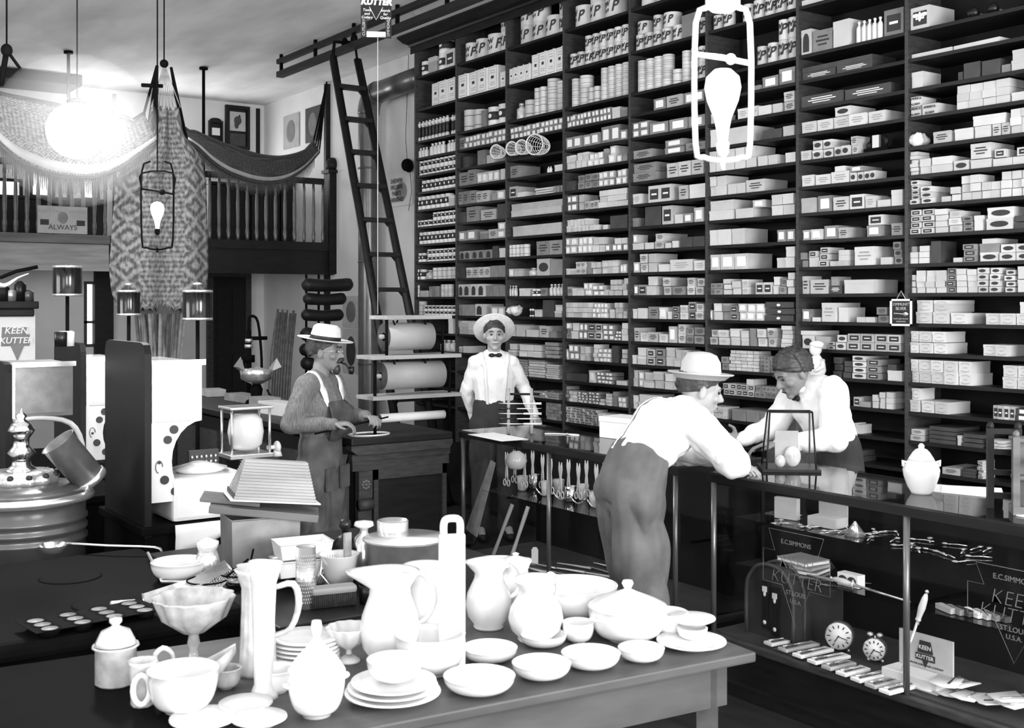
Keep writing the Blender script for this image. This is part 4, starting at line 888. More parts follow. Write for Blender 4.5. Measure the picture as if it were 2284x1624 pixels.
for x in (-.05, .05): MB().box(x-.012, x+.012, 0, .04, 0, H*.97).ell((x, .02, H*.99), (.014, .014, .018)).build('post', 'wood', t)
for z in (.12, .4, .65, .9): MB().box(-.05, .05, .01, .03, H*z, H*z+.02).build('rung', 'wood', t)
# ---- far case contents: saws, hatchets, shears
def saw(p_top, p_bot, lb, wd=.12):
    a, b = Vector(p_top), Vector(p_bot); t = thing('hand_saw', lb, 'saw', (0, 0, 0)); d = (b-a); n = Vector((.0, 1, 0)); n = (n-d.normalized()*n.dot(d.normalized())).normalized(); th = d.cross(n).normalized()*.002
    pts = [a+n*wd*.15, a-n*wd*.35, b-n*wd*.9, b+n*wd*.3]
    MB().add([p+th for p in pts]+[p-th for p in pts], [(0, 1, 2, 3), (7, 6, 5, 4)]+[(i, i+4, (i+1) % 4+4, (i+1) % 4) for i in range(4)]).build('blade', 'saw', t)
    h = b+d.normalized()*.05
    MB().tube([b-n*.09, h-n*.09, h+d.normalized()*.03-n*.02, h+n*.03, b+n*.02], .014, 8).build('handle', 'wood', t)
a = P(1098, 1028, x=4.10); b = P(1045, 1185, x=3.98); saw(a, b, 'bright hand saw leaning upright at the left end of the far showcase')
def hammer(u0, v0, u1, v1, lb, x=4.0):
    a = P(u0, v0, x=x+.1); b = P(u1, v1, x=x); t = thing('hatchet', lb, 'hatchet', (0, 0, 0))
    d = (a-b).normalized(); MB().tube([a, a-d*.05, b+d*.12, b], [.015, .016, .013, .016], 8, flat=.7).build('handle', 'light', t)
    MB().tube([b+Vector((0, -.05, 0)), b, b+Vector((0, .06, -.005))], [.014, .018, .006], 8).build('head', 'iron', t)
hammer(1143, 1125, 1098, 1245, 'pale handled hatchet leaning just right of the bright saw'); hammer(1178, 1130, 1140, 1245, 'second pale handled hatchet leaning beside the first')
for i in range(14):
    u = 1130+(i % 7)*40+(i//7)*18; q = P(u, 1100, x=4.10+.06*(i % 3)+.05*(i//7)); q.z = P(u, 1130+(i % 2)*25-(i//7)*35, x=4.2).z
    t = thing('shears', 'bright steel shears hanging in the far case, '+ordn(i % 7+1)+' from left in the '+['front', 'rear'][i//7]+' row', 'shears', (q.x, q.y, max(.70, min(.76, q.z))))
    MB().tube([(0, -.012, 0), (0, -.005, .05), (0, .008, .13), (0, .012, .17)], [.005, .011, .013, .003], 6, flat=.4).tube([(0, .012, 0), (0, .005, .05), (0, -.008, .13), (0, -.012, .17)], [.005, .011, .013, .003], 6, flat=.4).tube([(0, -.02+.014*cos(a*pi/5), -.02+.02*sin(a*pi/5)) for a in range(10)], .004, 5, closed=True).tube([(0, .02+.014*cos(a*pi/5), -.02+.02*sin(a*pi/5)) for a in range(10)], .004, 5, closed=True).build('blades', 'enamel', t)
for i in range(9):
    q = P(1165+i*27, 1075, x=4.22+.1*(i % 2)); t = thing('cut_glass_tumbler', ['leftmost', 'second', 'third', 'fourth', 'fifth', 'sixth', 'seventh', 'eighth', 'rightmost'][i]+' bright glass on the back of the far showcase shelf', 'glass', (q.x, q.y, .622))
    MB().lathe([(.025, 0), (.03, .01), (.036, .09), (.034, .09), (.026, .012), (.001, .01)], 24, wob=scallop(8, .04)).build('bowl', ['milk', 'chrome', 'enamel'][i % 3], t)
for i in range(16):
    q = P(1130+i*15, 1262+(i*37 % 46), h=FZ+.005); solo('steel_tool', ordn(i+1)+' small steel tool from left on the floor of the far case', 'tool', MB().tube([(-.12, 0, .012), (-.04, 0, .012), (.02, 0, .012), (.12, 0, .01)], [.012, .010, .008, .005], 6, flat=.6), ['enamel', 'light', 'nickel'][i % 3], (min(4.4, max(3.95, q.x)), q.y, FZ), random.uniform(1, 2), 'small steel tools on the far case floor')
q = P(1193, 1225, x=4.05); solo('white_tag', 'small white price tag standing on the far case floor', 'tag', MB().prism([(-.02, 0), (.02, 0), (.02, .09), (.01, .105), (-.01, .105), (-.02, .09)], 0, .004), 'whitel', (q.x, q.y, FZ), radians(-30))
q = P(1152, 1000, x=4.05); t = thing('white_glass_shade', 'white round glass shade shining under the far case top', 'shade', (q.x, q.y, .80)); MB().lathe([(.02, .1), (.05, .08), (.065, .04), (.05, .0), (.03, -.01)], 24).build('body', 'enamel', t)
MB().cyl((0, 0, .10), (0, 0, .155), .004).build('hook', 'iron', t)
for i in range(4):
    a = P(1195+i*38, 1112, x=4.02); b = P(1230+i*38, 1112, x=4.02); a.z = b.z = .71
    solo('chain_garland', ordn(i+1)+' scalloped chain from left strung along inside the far showcase', 'chain', MB().tube([a.lerp(b, k/14)+Vector((0, 0, -.035*sin(pi*k/14))) for k in range(15)], [.006 if k % 2 else .003 for k in range(15)], 6), 'nickel')
# knife rack on the far case top
q = P(1160, 965, h=1.005); t = thing('knife_rack', 'small A-frame rack displaying table knives on the far showcase', 'rack', (q.x, q.y, 1.005), radians(-35))
for x in (-.07, .07): MB().tube([(x, -.08, 0), (x, -.01, .24), (x, .01, .24), (x, .08, 0)], .011, 6).build('side_frame', 'pine', t)
MB().cyl((-.08, 0, .235), (.12, 0, .235), .007).build('top_bar', 'wood', t)
for i, z in enumerate((.05, .08, .11, .14, .17)):
    yy = -.08+z*.30; k = thing('table_knife', ['lowest', 'second lowest', 'middle', 'second highest', 'highest'][i]+' knife held level in the display rack', 'knife', (q.x, q.y, 1.005), radians(-35)); sg = 1 if i % 2 else -1
    MB().tube([(-.13*sg, yy, z+.01), (-.02*sg, yy, z+.01)], [.013, .010], 8, flat=.6).build('handle', 'enamel' if i % 2 == 0 else 'blackp', k); MB().tube([(-.02*sg, yy, z+.01), (.06*sg, yy, z+.01), (.13*sg, yy, z+.012)], [.010, .013, .003], 6, flat=.3).build('blade', 'enamel', k)
q = P(1110, 975, h=1.005); solo('price_card', 'large white sheet lying on the far showcase before the knife rack', 'paper', MB().box(-.09, .09, -.2, .2, 0, .003), 'wpaper', (q.x, q.y-.0, 1.005), radians(-4))
q = P(1215, 966, h=1.01); solo('cord_loop', 'loop of pale cord lying beside the knife rack', 'cord', MB().tube([(0, 0, .003), (.05, -.06, .004), (.09, -.10, .003), (.12, -.17, .004), (.10, -.20, .003), (.08, -.16, .003), (.09, -.10, .006)], .004, 6), 'rope', (q.x, q.y, 1.004))
q = P(1362, 980, h=1.005); t = thing('white_carton', 'large plain white box standing on the far showcase beside the bending man', 'box', (q.x+.10, q.y, 1.005), radians(8))
MB().bbox(-.07, .12, -.13, .13, 0, .10, .003).build('box', 'wpaper', t); MB().bbox(-.073, .123, -.133, .133, .095, .125, .003).build('lid', 'wpaper', t)
# ---- paper roll rack on the wooden counter
q = P(832, 965, h=1.0)
RX0, RX1, RY = 3.32, 3.88, CY+.14
t = thing('paper_roll_rack', 'iron rack with three boards holding the wrapping paper rolls', 'rack', (RX0, RY, 1.0))
zz = [P(900, v, y=RY).z-1.0 for v in (883, 795, 708)]; print('rackz', zz)
W_ = RX1-RX0+.02
for i, (z, a, b) in enumerate(zip(zz, (0, 0, .09), (0, 0, -.07))): MB().bbox(-.02+a, W_+.03+b, -.10, .12, z-.012, z+.012, .003).build('board', 'pine', t)
for x, top in ((.02, zz[1]), (W_-.03, zz[1])): MB().cyl((x, -.05, 0), (x, -.05, top), .010).build('upright_rod', 'iron', t)
for x in (.10, W_-.08): MB().cyl((x, -.05, zz[1]), (x, -.05, zz[2]), .010).build('upright_rod', 'iron', t)
for i in range(3):
    for x in (.14, .36): MB().tube([(x, -.06, zz[i]-.02), (x+.03, -.03, zz[i]-.05), (x+.07, .05, zz[i]-.055), (x+.10, .06, zz[i]-.02)], .006, 6).build('scroll_bracket', 'iron', t)
pr2 = mat('paper_end', .05, .9, var=.3)
def roll(cx, z, r, L, lb, m_, core):
    t = thing('paper_roll', lb, 'paper roll', (RX0+cx, RY+.0, 1.0+z)); MB().cyl((-L/2, 0, 0), (L/2, 0, 0), r, seg=32).build('paper', m_, t); MB().cyl((-L/2-.004, 0, 0), (-L/2-.0005, 0, 0), r*.97, seg=32).build('roll_end', pr2, t)
    MB().cyl((-L/2-.03, 0, 0), (L/2+.03, 0, 0), .014, seg=12).cyl((-L/2-.004, 0, 0), (-L/2-.001, 0, 0), r*.3).build('spindle', core, t)
roll(.27, zz[1]+.015+(zz[2]-zz[1])*.45, .085, .32, 'upper grey roll of wrapping paper in the rack', 'paper', 'pine')
roll(.30, zz[0]+.015+(zz[1]-zz[0])*.46, .085, .42, 'middle grey roll of wrapping paper, widest in the rack', 'paper', 'pine')
roll(.31, P(900, 930, y=RY).z-1.0, .027, .46, 'thin white paper roll lowest in the rack', 'wpaper', 'iron')
q = P(850, 955, h=1.0); solo('cutter_hoop', 'thin pale hoop lying on the wooden counter below the rolls', 'hoop', MB().tube([(.0+.13*cos(a*pi/10), .09*sin(a*pi/10), .006) for a in range(20)], .006, 6, closed=True), 'enamel', (3.30, 6.21, 1.0))
# ---- twine holder sign hanging high with cord down to the roll rack
q = P(839, 40, x=3.45); s = ppm(q)
t = thing('twine_sign', 'dark hanging KEEN KUTTER advertising twine holder with cord', 'sign', (q.x, q.y, P(839, 84, x=3.45).z), radians(-27)); w = 68*s; h = 110*s
MB().box(-w/2, w/2, 0, .012, .0, .03).box(-w/2, -w*.30, 0, .012, .03, .12).box(w*.30, w/2, 0, .012, .03, .12).box(-w/2, w/2, 0, .012, .12, h).build('panel', 'blackp', t)
MB().tube([(-w*.31, -.002, .02), (w*.31, -.002, .02)], .018, 8).build('white_bar', 'whitel', t)
letters('KUTTER', w*.27, 'whitel', t, (0, -.001, h*.72), ext=.001, bold=.003, shear=.2); letters('KEEN', w*.30, 'whitel', t, (0, -.001, h*.91), ext=.001, bold=.003, shear=.2)
letters('Tools\nand\nCutlery', w*.12, 'whitel', t, (-w*.30, -.001, h*.48), shear=.2); letters('Stands\nfor\nQuality', w*.12, 'whitel', t, (w*.30, -.001, h*.48), shear=.2)
letters('CUTLERY', w*.13, 'light', t, (-w*.40, -.001, h*.2), rot=(pi/2, -pi/2, 0)); letters('SIMMONS', w*.13, 'light', t, (w*.40, -.001, h*.2), rot=(pi/2, -pi/2, 0))
MB().tube([(-w*.22, -.002, h*.62), (0, -.002, h*.36), (w*.22, -.002, h*.62)], .002, 4).build('keystone_outline', 'whitel', t)
MB().tube([(0, .006, h), (0, .006, CH-t.location.z-.001)], .003, 5).build('suspension_wire', 'iron', t)
MB().tube([(.01, .0, .0), (.01, 0, 1.0+zz[2]+.02-t.location.z)], .002, 5).build('twine', 'rope', t)
q = P(908, 368, x=WX-.05); t = thing('hanging_lamp_shade', 'dark round hanging object beside the shelves on a thin cord', 'fixture', q); MB().ell((0, 0, 0), (.06, .08, .07)).ell((-.02, -.07, -.02), (.05, .05, .07)).build('body', 'iron', t); MB().tube([(0, 0, .05), (0, .03, .3), (.02, .0, CH-q.z-.01)], .003, 5).tube([(0, -.06, -.05), (0, -.10, -.3), (0, -.03, -.5)], .003, 5).build('cord', 'iron', t)
# ================================================================== crockery table
TH = .76; TA = radians(-5.5); TC = Vector((2.57, 2.40, 0))
t = thing('display_table', 'worn wooden table with deep apron carrying the white crockery', 'table', TC, TA)
MB().bbox(-2.75, 0, 0, .92, TH-.03, TH, .006).build('tabletop', 'tablewood', t)
MB().box(-2.65, -.07, .05, .075, TH-.16, TH-.03).box(-2.65, -.07, .83, .855, TH-.16, TH-.03).box(-.095, -.07, .075, .83, TH-.16, TH-.03).box(-2.65, -2.625, .075, .83, TH-.16, TH-.03).build('apron', 'tablewood', t)
for x, y in ((-.10, .08), (-.10, .82), (-2.62, .08), (-2.62, .82)): MB().lathe([(.03, 0), (.042, TH-.16), (.042, TH-.04)], 4, (x-.02, y, 0), smooth=False).build('leg', 'tablewood', t)
solo('black_shade_sheet', 'black sheet painting the shade under the glassware on the left half of the table', 'cloth', MB().box(-2.78, -1.62, -.02, .93, TH+.001, TH+.006).box(-2.78, -1.62, -.026, -.02, TH-.25, TH+.006), 'oil', TC, TA)  # black sheet put where the table top only falls into shade
q = P(200, 1300, h=.88)
t = thing('black_cook_stove', 'big flat black cook stove top in the lower left corner, under the muffin tin', 'stove', (.30, 3.62, 0))
MB().bbox(0, 1.17, .0, 1.13, .74, .80, .02).bbox(.03, 1.14, .04, 1.08, .1, .74, .02).box(.05, .12, .06, .12, 0, .1).box(1.0, 1.07, .06, .12, 0, .1).box(.05, .12, .9, .96, 0, .1).box(1.0, 1.07, .9, .96, 0, .1).build('body', 'iron', t)
for x, y in ((.3, .3), (.8, .75), (.3, .75), (.8, .3)): MB().lathe([(.11, .80), (.11, .8025), (.10, .803)], 24, (x, y, 0)).build('lid_plate', 'iron', t)
# table 2
T2 = thing('back_table', 'dark low table crowded with kitchen tinware behind the crockery', 'table', (1.52, 3.47, 0))
MB().bbox(0, 1.15, 0, 1.35, .72, .755, .006).build('tabletop', 'wood', T2)
for x in (.05, 1.1):
    for y in (.05, 1.3): MB().box(x-.03, x+.03, y-.03, y+.03, 0, .72).build('leg', 'wood', T2)
def lp(u, v, h=TH+.004): return P(u, v, h=h)
def oc(q): return .0062 if (Matrix.Rotation(-TA, 4, 'Z') @ (q-TC)).x < -1.6 else .0
def china(name, u, v, label, cat, parts, h=TH, rz=0., group=None, lift=0.):
    q = P(u, v, h=h); s = ppm(q); d = Vector((q.x, q.y, 0)).normalized()
    z = h+(oc(q) if h == TH else 0)+.0005+lift
    t = thing(name, label, cat, (q.x, q.y, z), rz, group); parts(t, s); return t
def bowlp(rp, hp, m_='china', foot=.45, body='body'):
    def f(t, s):
        r = rp*s; h = hp*s; n = 8
        o = [(r*foot, 0), (r*foot*1.02, h*.08)]+[(r*(foot+(1-foot)*sin(a*pi/2/n)**.8), h*(.08+.92*(1-cos(a*pi/2/n)))) for a in range(1, n+1)]
        i = [(max(.001, x-.004), z+.0035) for x, z in reversed(o[1:])]
        MB().lathe(o+[(r*1.015, h+.001)]+i+[(.0005, h*.08+.004)], 32).build(body, m_, t)
    return f
def platep(rp, m_='china', lip=.018):
    def f(t, s):
        r = rp*s; MB().lathe([(r*.55, 0), (r*.6, .004), (r*.72, .008), (r, lip), (r*.99, lip+.004), (r*.70, .012), (.0005, .009)], 36).build('body', m_, t)
    return f
def pitcherp(rp, hp, m_='china', hang=0., narrow=.62, lid=False, spout=.35, flare=1.0):
    def f(t, s):
        r = rp*s; h = hp*s
        pr = [(r*.62, 0), (r*.66, .006), (r*.62, .012), (r*.9, h*.18), (r, h*.35), (r*.92, h*.52), (r*narrow, h*.74), (r*narrow*.98, h*.82), (r*narrow*1.2*flare, h*.97), (r*narrow*1.24*flare, h), (r*narrow*1.1*flare, h*.985), (r*narrow*.85, h*.8), (r*.8, h*.5), (.0005, .02)]
        def w(a, i):
            return 1+(spout*max(0, cos(a))**6 if 7 < i < 11 else 0)
        MB().at(rz=hang).lathe(pr, 32, wob=w).build('body', m_, t)
        c, d = cos(hang+pi), sin(hang+pi); P_ = lambda x, z: (c*x, d*x, z)
        MB().tube([P_(r*narrow*1.1, h*.93), P_(r*narrow*1.5, h*.97), P_(r*1.35, h*.85), P_(r*1.45, h*.65), P_(r*1.2, h*.48), P_(r*.92, h*.42)], [.007, .009, .010, .009, .008, .006], 10).build('handle', m_, t)
        if lid: MB().lathe([(r*narrow*1.2, h), (r*narrow*.9, h*1.06), (r*.2, h*1.11), (r*.1, h*1.13), (r*.18, h*1.17), (.001, h*1.2)], 24).build('lid', m_, t)
    return f
def tureenp(rp, hp, m_='china', knob=.12, ratio=.55):
    def f(t, s):
        bowlp(rp, hp*ratio, m_, .5)(t, s); r = rp*s; h0 = hp*ratio*s; h = hp*s
        MB().lathe([(r*1.01, h0+.002), (r*.98, h0+.006), (r*.72, h0+(h-h0)*.26), (r*.32, h0+(h-h0)*.50), (r*knob*.55, h0+(h-h0)*.66), (r*knob, h0+(h-h0)*.86), (r*knob*.8, h-.002), (.0005, h)], 32).build('lid', m_, t)
        for sg in (-1, 1): MB().tube([(sg*r*.9, -.012, h0*.75), (sg*r*1.15, -.01, h0*.8), (sg*r*1.15, .01, h0*.8), (sg*r*.9, .012, h0*.75)], .005, 8).build('handle', m_, t)
    return f
BR = 'white bowls and saucers along the table front'
china('soup_bowl', 1069, 1542, 'white soup bowl at the table front edge, just right of the big platter', 'bowl', bowlp(80, 35))
china('soup_bowl', 1208, 1510, 'white soup bowl second along the table front edge', 'bowl', bowlp(66, 32))
china('soup_bowl', 1318, 1487, 'white soup bowl third along the table front edge', 'bowl', bowlp(66, 31))
china('soup_bowl', 1430, 1472, 'white soup bowl fourth along the front edge, beside the flat platter', 'bowl', bowlp(52, 27))
china('platter', 1542, 1443, 'flat white platter nearest the right corner of the table', 'platter', platep(78))
china('platter', 1544, 1425, 'white plate resting raised above the corner platter', 'platter', platep(52), lift=.045)
china('plate_stack_bowl', 1544, 1432, 'white bowl between the corner platter and the raised plate', 'bowl', bowlp(34, 24), lift=.010)
china('soup_bowl', 1092, 1472, 'white bowl in the second row behind the first soup bowl', 'bowl', bowlp(62, 28))
china('soup_bowl', 1212, 1440, 'white bowl in the second row behind the second soup bowl', 'bowl', bowlp(52, 25))
china('cream_bowl', 1290, 1432, 'small deep white bowl behind the third soup bowl', 'bowl', bowlp(36, 44))
china('tureen', 1400, 1425, 'large white covered tureen with round knob near the table end', 'tureen', tureenp(88, 132, knob=.15))
china('wide_bowl', 1490, 1415, 'shallow white bowl partly behind the tureen at right', 'bowl', bowlp(45, 50))
china('wash_bowl', 1282, 1385, 'broad white wash bowl with narrow foot, left of the tureen', 'bowl', bowlp(95, 80, foot=.3))
china('ewer', 1195, 1428, 'large white ewer standing before the broad wash bowl', 'ewer', pitcherp(62, 140, hang=radians(200)))
china('ewer', 1090, 1400, 'tall white ewer with curled handle behind the second row', 'ewer', pitcherp(52, 150, hang=radians(160), lid=False))
china('water_pitcher', 1150, 1352, 'lidded white pitcher farthest back right of the white board', 'pitcher', pitcherp(46, 100, hang=radians(20), lid=True))
china('sauce_boat', 1102, 1300, 'white sauce boat poking out at the back by the saw', 'sauce boat', pitcherp(34, 54, hang=0, narrow=.8))
def boardp(t, s):
    w = 30*s; h = 332*s
    MB().bbox(-w, w, -.010, .010, 0, h*.90, .006).build('panel', 'enamel', t)
    MB().tube([(-w*.62, 0, h*.89), (-w*.62, 0, h*.965), (-w*.4, 0, h), (w*.4, 0, h), (w*.62, 0, h*.965), (w*.62, 0, h*.89)], .011, 10).build('handle', 'enamel', t)
china('white_washboard', 1008, 1490, 'tall narrow white enamelled board with a looped handle on top', 'washboard', boardp, rz=radians(-22))
china('ewer', 870, 1478, 'biggest white ewer at the middle of the table, wide spout', 'ewer', pitcherp(68, 205, hang=radians(150), narrow=.68, flare=1.15, spout=.5))
china('ewer', 950, 1450, 'white ewer between the biggest one and the white board', 'ewer', pitcherp(55, 190, hang=radians(190), narrow=.75))
china('chamber_bowl', 960, 1500, 'deep white bowl in front of the tall white board', 'bowl', bowlp(78, 86, foot=.55))
china('meat_platter', 876, 1560, 'lowest of three stacked big white platters', 'platter', platep(108, lip=.02))
china('meat_platter', 876, 1556, 'middle one of three stacked big white platters', 'platter', platep(102, lip=.02), lift=.009)
china('meat_platter', 878, 1552, 'top one of three stacked big white platters', 'platter', platep(96, lip=.02), lift=.018)
china('gravy_bowl', 880, 1545, 'white bowl sitting on the stacked platters', 'bowl', bowlp(62, 46), lift=.034)
china('sugar_bowl', 706, 1595, 'rounded white covered sugar bowl at the table front, left of the platters', 'sugar bowl', tureenp(64, 212, knob=.2, ratio=.46))
china('tea_cup', 617, 1542, 'white cup with saucer rim beside the sugar bowl', 'cup', bowlp(46, 50, foot=.5))
PLN = ['bottom', 'second', 'third', 'fourth', 'fifth', 'top']
for i in range(6): china('dinner_plate', 683, 1478, PLN[i]+' plate in the stack behind the covered sugar bowl', 'plate', platep(75, lip=.012), lift=.0125*i+.0)
def compote(rp, bh, st, m_='milk'):
    def f(t, s):
        r = rp*s; h = bh*s; z = st*s
        MB().lathe([(r*.55, 0), (r*.5, .006), (r*.12, .02), (r*.10, z*.5), (r*.16, z*.7), (r*.12, z), (r*.3, z+.006), (r*.8, z+h*.45), (r, z+h*.95), (r*1.02, z+h), (r*.96, z+h), (r*.75, z+h*.5), (.001, z+.012)], 96, wob=lambda a, i: 1+(.035*cos(12*a) if i > 6 else 0)).build('body', m_, t)
    return f
china('glass_compote', 778, 1475, 'small white footed bowl left of the biggest ewer', 'compote', compote(49, 52, 26, 'enamel'))
china('glass_compote', 432, 1480, 'large pressed glass footed compote with scalloped rim', 'compote', compote(88, 84, 66))
def vase(t, s):
    r = 50*s; h = 235*s
    MB().at(rz=.3).lathe([(r*.9, 0), (r*.95, .01), (r*.8, h*.12), (r*.74, h*.5), (r*.70, h*.8), (r*.9, h*.95), (r*1.05, h), (r*.98, h), (r*.66, h*.8), (r*.68, h*.2), (.001, .02)], 64, wob=lambda a, i: 1+(.10*cos(4*a)+.05*cos(7*a) if 4 < i < 8 else .02*cos(16*a))).build('body', 'milk', t)
    MB().tube([(r*.55, -r*.4, h*.80), (r*1.3, -r*.9, h*.84), (r*1.5, -r*1.05, h*.65), (r*1.2, -r*.85, h*.42), (r*.5, -r*.4, h*.34)], [.007, .010, .010, .008, .006], 10).build('handle', 'milk', t)
china('glass_pitcher', 575, 1500, 'tall pressed glass pitcher with frilled lip and looped handle', 'pitcher', vase)
def vase2(t, s):
    r = 30*s; h = 300*s; MB().lathe([(r*1.1, 0), (r*1.0, .01), (r*.7, h*.1), (r*.8, h*.5), (r*.95, h*.85), (r*1.25, h), (r*1.15, h), (r*.8, h*.8), (.001, .03)], 28, wob=lambda a, i: 1+(.14*cos(3*a+1) if 4 < i < 7 else 0)).build('body', 'enamel', t)
china('white_vase', 588, 1555, 'slender white vase with frilled mouth before the glass pitcher', 'vase', vase2)
def jar(t, s):
    r = 44*s; h = 88*s
    MB().lathe([(r*.9, 0), (r, .006), (r*1.0, h*.9), (r*1.15, h*.96), (r*1.1, h), (r*.9, h*.96), (r*.88, .02), (.001, .014)], 30, wob=lambda a, i: 1+.03*abs(cos(6*a))).build('body', 'milk', t)
    MB().lathe([(r*1.02, h+.001), (r*.95, h+8*s), (r*.7, h+30*s), (r*.3, h+38*s), (r*.16, h+42*s), (r*.32, h+50*s), (r*.30, h+58*s), (.001, h+60*s)], 30, wob=lambda a, i: 1+.03*abs(cos(6*a))).build('lid', 'milk', t)
china('glass_sugar_jar', 258, 1530, 'pressed glass covered jar with knob, leftmost on the black sheet', 'jar', jar)
def spooner(t, s):
    r = 30*s; h = 100*s; MB().lathe([(r*.8, 0), (r*.85, .006), (r*.8, h*.3), (r, h*.9), (r*1.06, h), (r*.95, h), (r*.75, h*.3), (.001, .014)], 26, wob=lambda a, i: 1+.04*cos(9*a)).build('body', 'milk', t)
china('glass_tumbler', 318, 1578, 'pressed glass tumbler right of the covered glass jar', 'tumbler', spooner)
china('creamer', 408, 1590, 'squat white creamer with ring handle at the lower left', 'creamer', lambda t, s: (bowlp(78, 92, 'enamel', .5)(t, s), MB().tube([(-78*s+18*s*cos(a*pi/8)-10*s, 0, 52*s+32*s*sin(a*pi/8)) for a in range(16)], 7*s, 10, closed=True).build('handle', 'enamel', t)), rz=radians(-20))
def boat(t, s):
    mb = MB(); rows = []
    for i in range(13):
        u_ = i/12; x = (-80+165*u_)*s; w = max(9*s*(1 if u_ > .5 else .6), 40*s*(1-abs(2*u_-1)**3)**.6); zt = (52+44*max(0, u_-.45)**1.6/.38+10*max(0, .25-u_)/.25)*s; rows.append([(x, w*sin(a*pi/12)*(1-.25*(abs(a)/6 > .9)), zt-(zt-(2+78*(max(0, u_-.58)/.42)**1.6+30*(max(0, .25-u_)/.25)**1.5)*s)*cos(a*pi/12)**.7) for a in range(-6, 7)])
    mb.sheet(rows, th=-.004); mb.build('body', 'milk', t)
    MB().tube([(-70*s, 0, 50*s), (-88*s, 0, 78*s), (-70*s, 0, 98*s), (-50*s, 0, 84*s), (-48*s, 0, 55*s)], [4*s, 6*s, 6*s, 5*s, 4*s], 10).build('handle', 'milk', t); MB().lathe([(32*s, 0), (28*s, 6*s), (20*s, 8*s)], 20).build('foot', 'milk', t)
china('gravy_boat', 436, 1540, 'white gravy boat with curled handle and high pouring lip', 'gravy boat', boat, rz=radians(-24))
china('shell_dish', 505, 1535, 'small glass shell dish poking out right of the gravy boat', 'dish', bowlp(34, 44, 'milk'))
for i, (u, v, r, lb) in enumerate(((548, 1585, 60, 'white saucer at the front between cup and creamer'), (578, 1618, 62, 'white saucer at the very bottom edge, right one'), (455, 1618, 76, 'white saucer at the very bottom edge, left one'))): china('saucer', u, v, lb, 'saucer', platep(r))
# ================================================================== tinware on the back table
H2 = .755
def tw(name, u, v, label, cat, parts, rz=0, lift=0, h=H2): return china(name, u, v, label, cat, parts, h, rz, None, lift)
tw('dish_pan', 905, 1320, 'large round dish pan, white inside and grey outside', 'pan', lambda t, s: (MB().lathe([(70*s, 0), (84*s, 60*s), (88*s, 112*s), (96*s, 118*s), (96*s, 121*s), (87*s, 119*s)], 40).build('outside', 'galv', t), MB().lathe([(.001, 100*s), (60*s, 103*s), (86*s, 119.5*s), (95*s, 121.5*s)], 40).build('white_inside', 'enamel', t)), lift=.0)
tw('round_cake_tin', 876, 1300, 'bright round tin standing behind the dish pan', 'tin', lambda t, s: MB().lathe([(34*s, 0), (35*s, 138*s), (33*s, 140*s), (32*s, 130*s)], 30).build('body', 'tin', t), lift=.0, h=H2)
tw('black_kettle', 770, 1300, 'black rounded pot with a turned black knob', 'pot', lambda t, s: (MB().lathe([(30*s, 0), (42*s, 40*s), (38*s, 80*s), (20*s, 100*s), (8*s, 108*s)], 28).build('body', 'blackp', t), MB().lathe([(6*s, 108*s), (8*s, 118*s), (14*s, 126*s), (12*s, 138*s), (5*s, 142*s)], 20).build('knob', 'blackp', t)))
tw('lamp_font', 812, 1300, 'nickel pot with a white mushroom knob beside the black pot', 'pot', lambda t, s: (MB().lathe([(26*s, 0), (34*s, 60*s), (22*s, 100*s), (9*s, 112*s), (9*s, 122*s)], 24).build('body', 'nickel', t), MB().lathe([(8*s, 120*s), (23*s, 128*s), (20*s, 136*s), (.001, 139*s)], 24).build('knob', 'enamel', t)))
tw('white_pail', 757, 1325, 'small white pail with a pale stick standing in it', 'pail', lambda t, s: (MB().lathe([(26*s, 0), (43*s, 88*s), (45*s, 90*s), (41*s, 88*s), (25*s, 10*s), (.001, 8*s)], 28).build('body', 'enamel', t), MB().tube([(-42*s, 0, 80*s), (-46*s, 0, 50*s), (-30*s, -30*s, 20*s)], 2*s, 6).build('bail', 'nickel', t)))
q = P(775, 1235, y=P(757, 1325, h=H2).y); solo('wooden_stick', 'pale flat stick standing up out of the white pail', 'stick', MB().box(-.014, .014, -.006, .006, -.10, .075), 'pine', (q.x, q.y, q.z), .2)
def grater(t, s):
    MB().lathe([(23*s, 0), (22*s, 136*s), (20*s, 134*s)], 28).build('body', 'tin', t); mb = MB()
    for k in range(14):
        for a in range(9): an = radians(190+a*13+(k % 2)*6); mb.ell((22.7*s*cos(an), 22.7*s*sin(an), 14*s+k*8*s), (.0022, .0022, .002), 0, 6, 4)
    mb.build('raised_holes', 'nickel', t)
tw('grater', 682, 1355, 'tall cylindrical tin grater with raised holes', 'grater', grater)
def brush(t, s):
    MB().bbox(-50*s, 52*s, -.03, .03, 30*s, 46*s, .010).build('back', 'pine', t); mb = MB()
    for i in range(22):
        for j in range(4): mb.cyl((-47*s+i*4.5*s, -.024+j*.016, 31*s), (-48*s+i*4.6*s, -.026+j*.017, 2*s), .0035, seg=5)
    mb.build('bristles', 'brush', t)
tw('scrubbing_brush', 742, 1352, 'long scrubbing brush with pale back and dark bristles', 'brush', brush, rz=radians(-12))
tw('black_lidded_jar', 822, 1345, 'small black jar with a ridged lid in front of the dish pan', 'jar', lambda t, s: (MB().lathe([(20*s, 0), (22*s, 44*s)], 24).build('body', 'blackp', t), MB().lathe([(24*s, 44*s), (25*s, 62*s), (22*s, 66*s)], 24, wob=scallop(20, .02)).build('lid', 'blackp', t)))
def fan(t, s):
    for i in range(5): MB().sheet([[(i*6*s-12*s+x*14*s, y*12*s, 20*s+x*30*s-y*6*s) for y in (-1, 0, 1)] for x in (0, 1, 2)], th=.002).build('leaf', 'nickel', t)
tw('tin_cutters', 712, 1325, 'crumpled shiny tin cutters between grater and pail', 'cutter', fan)
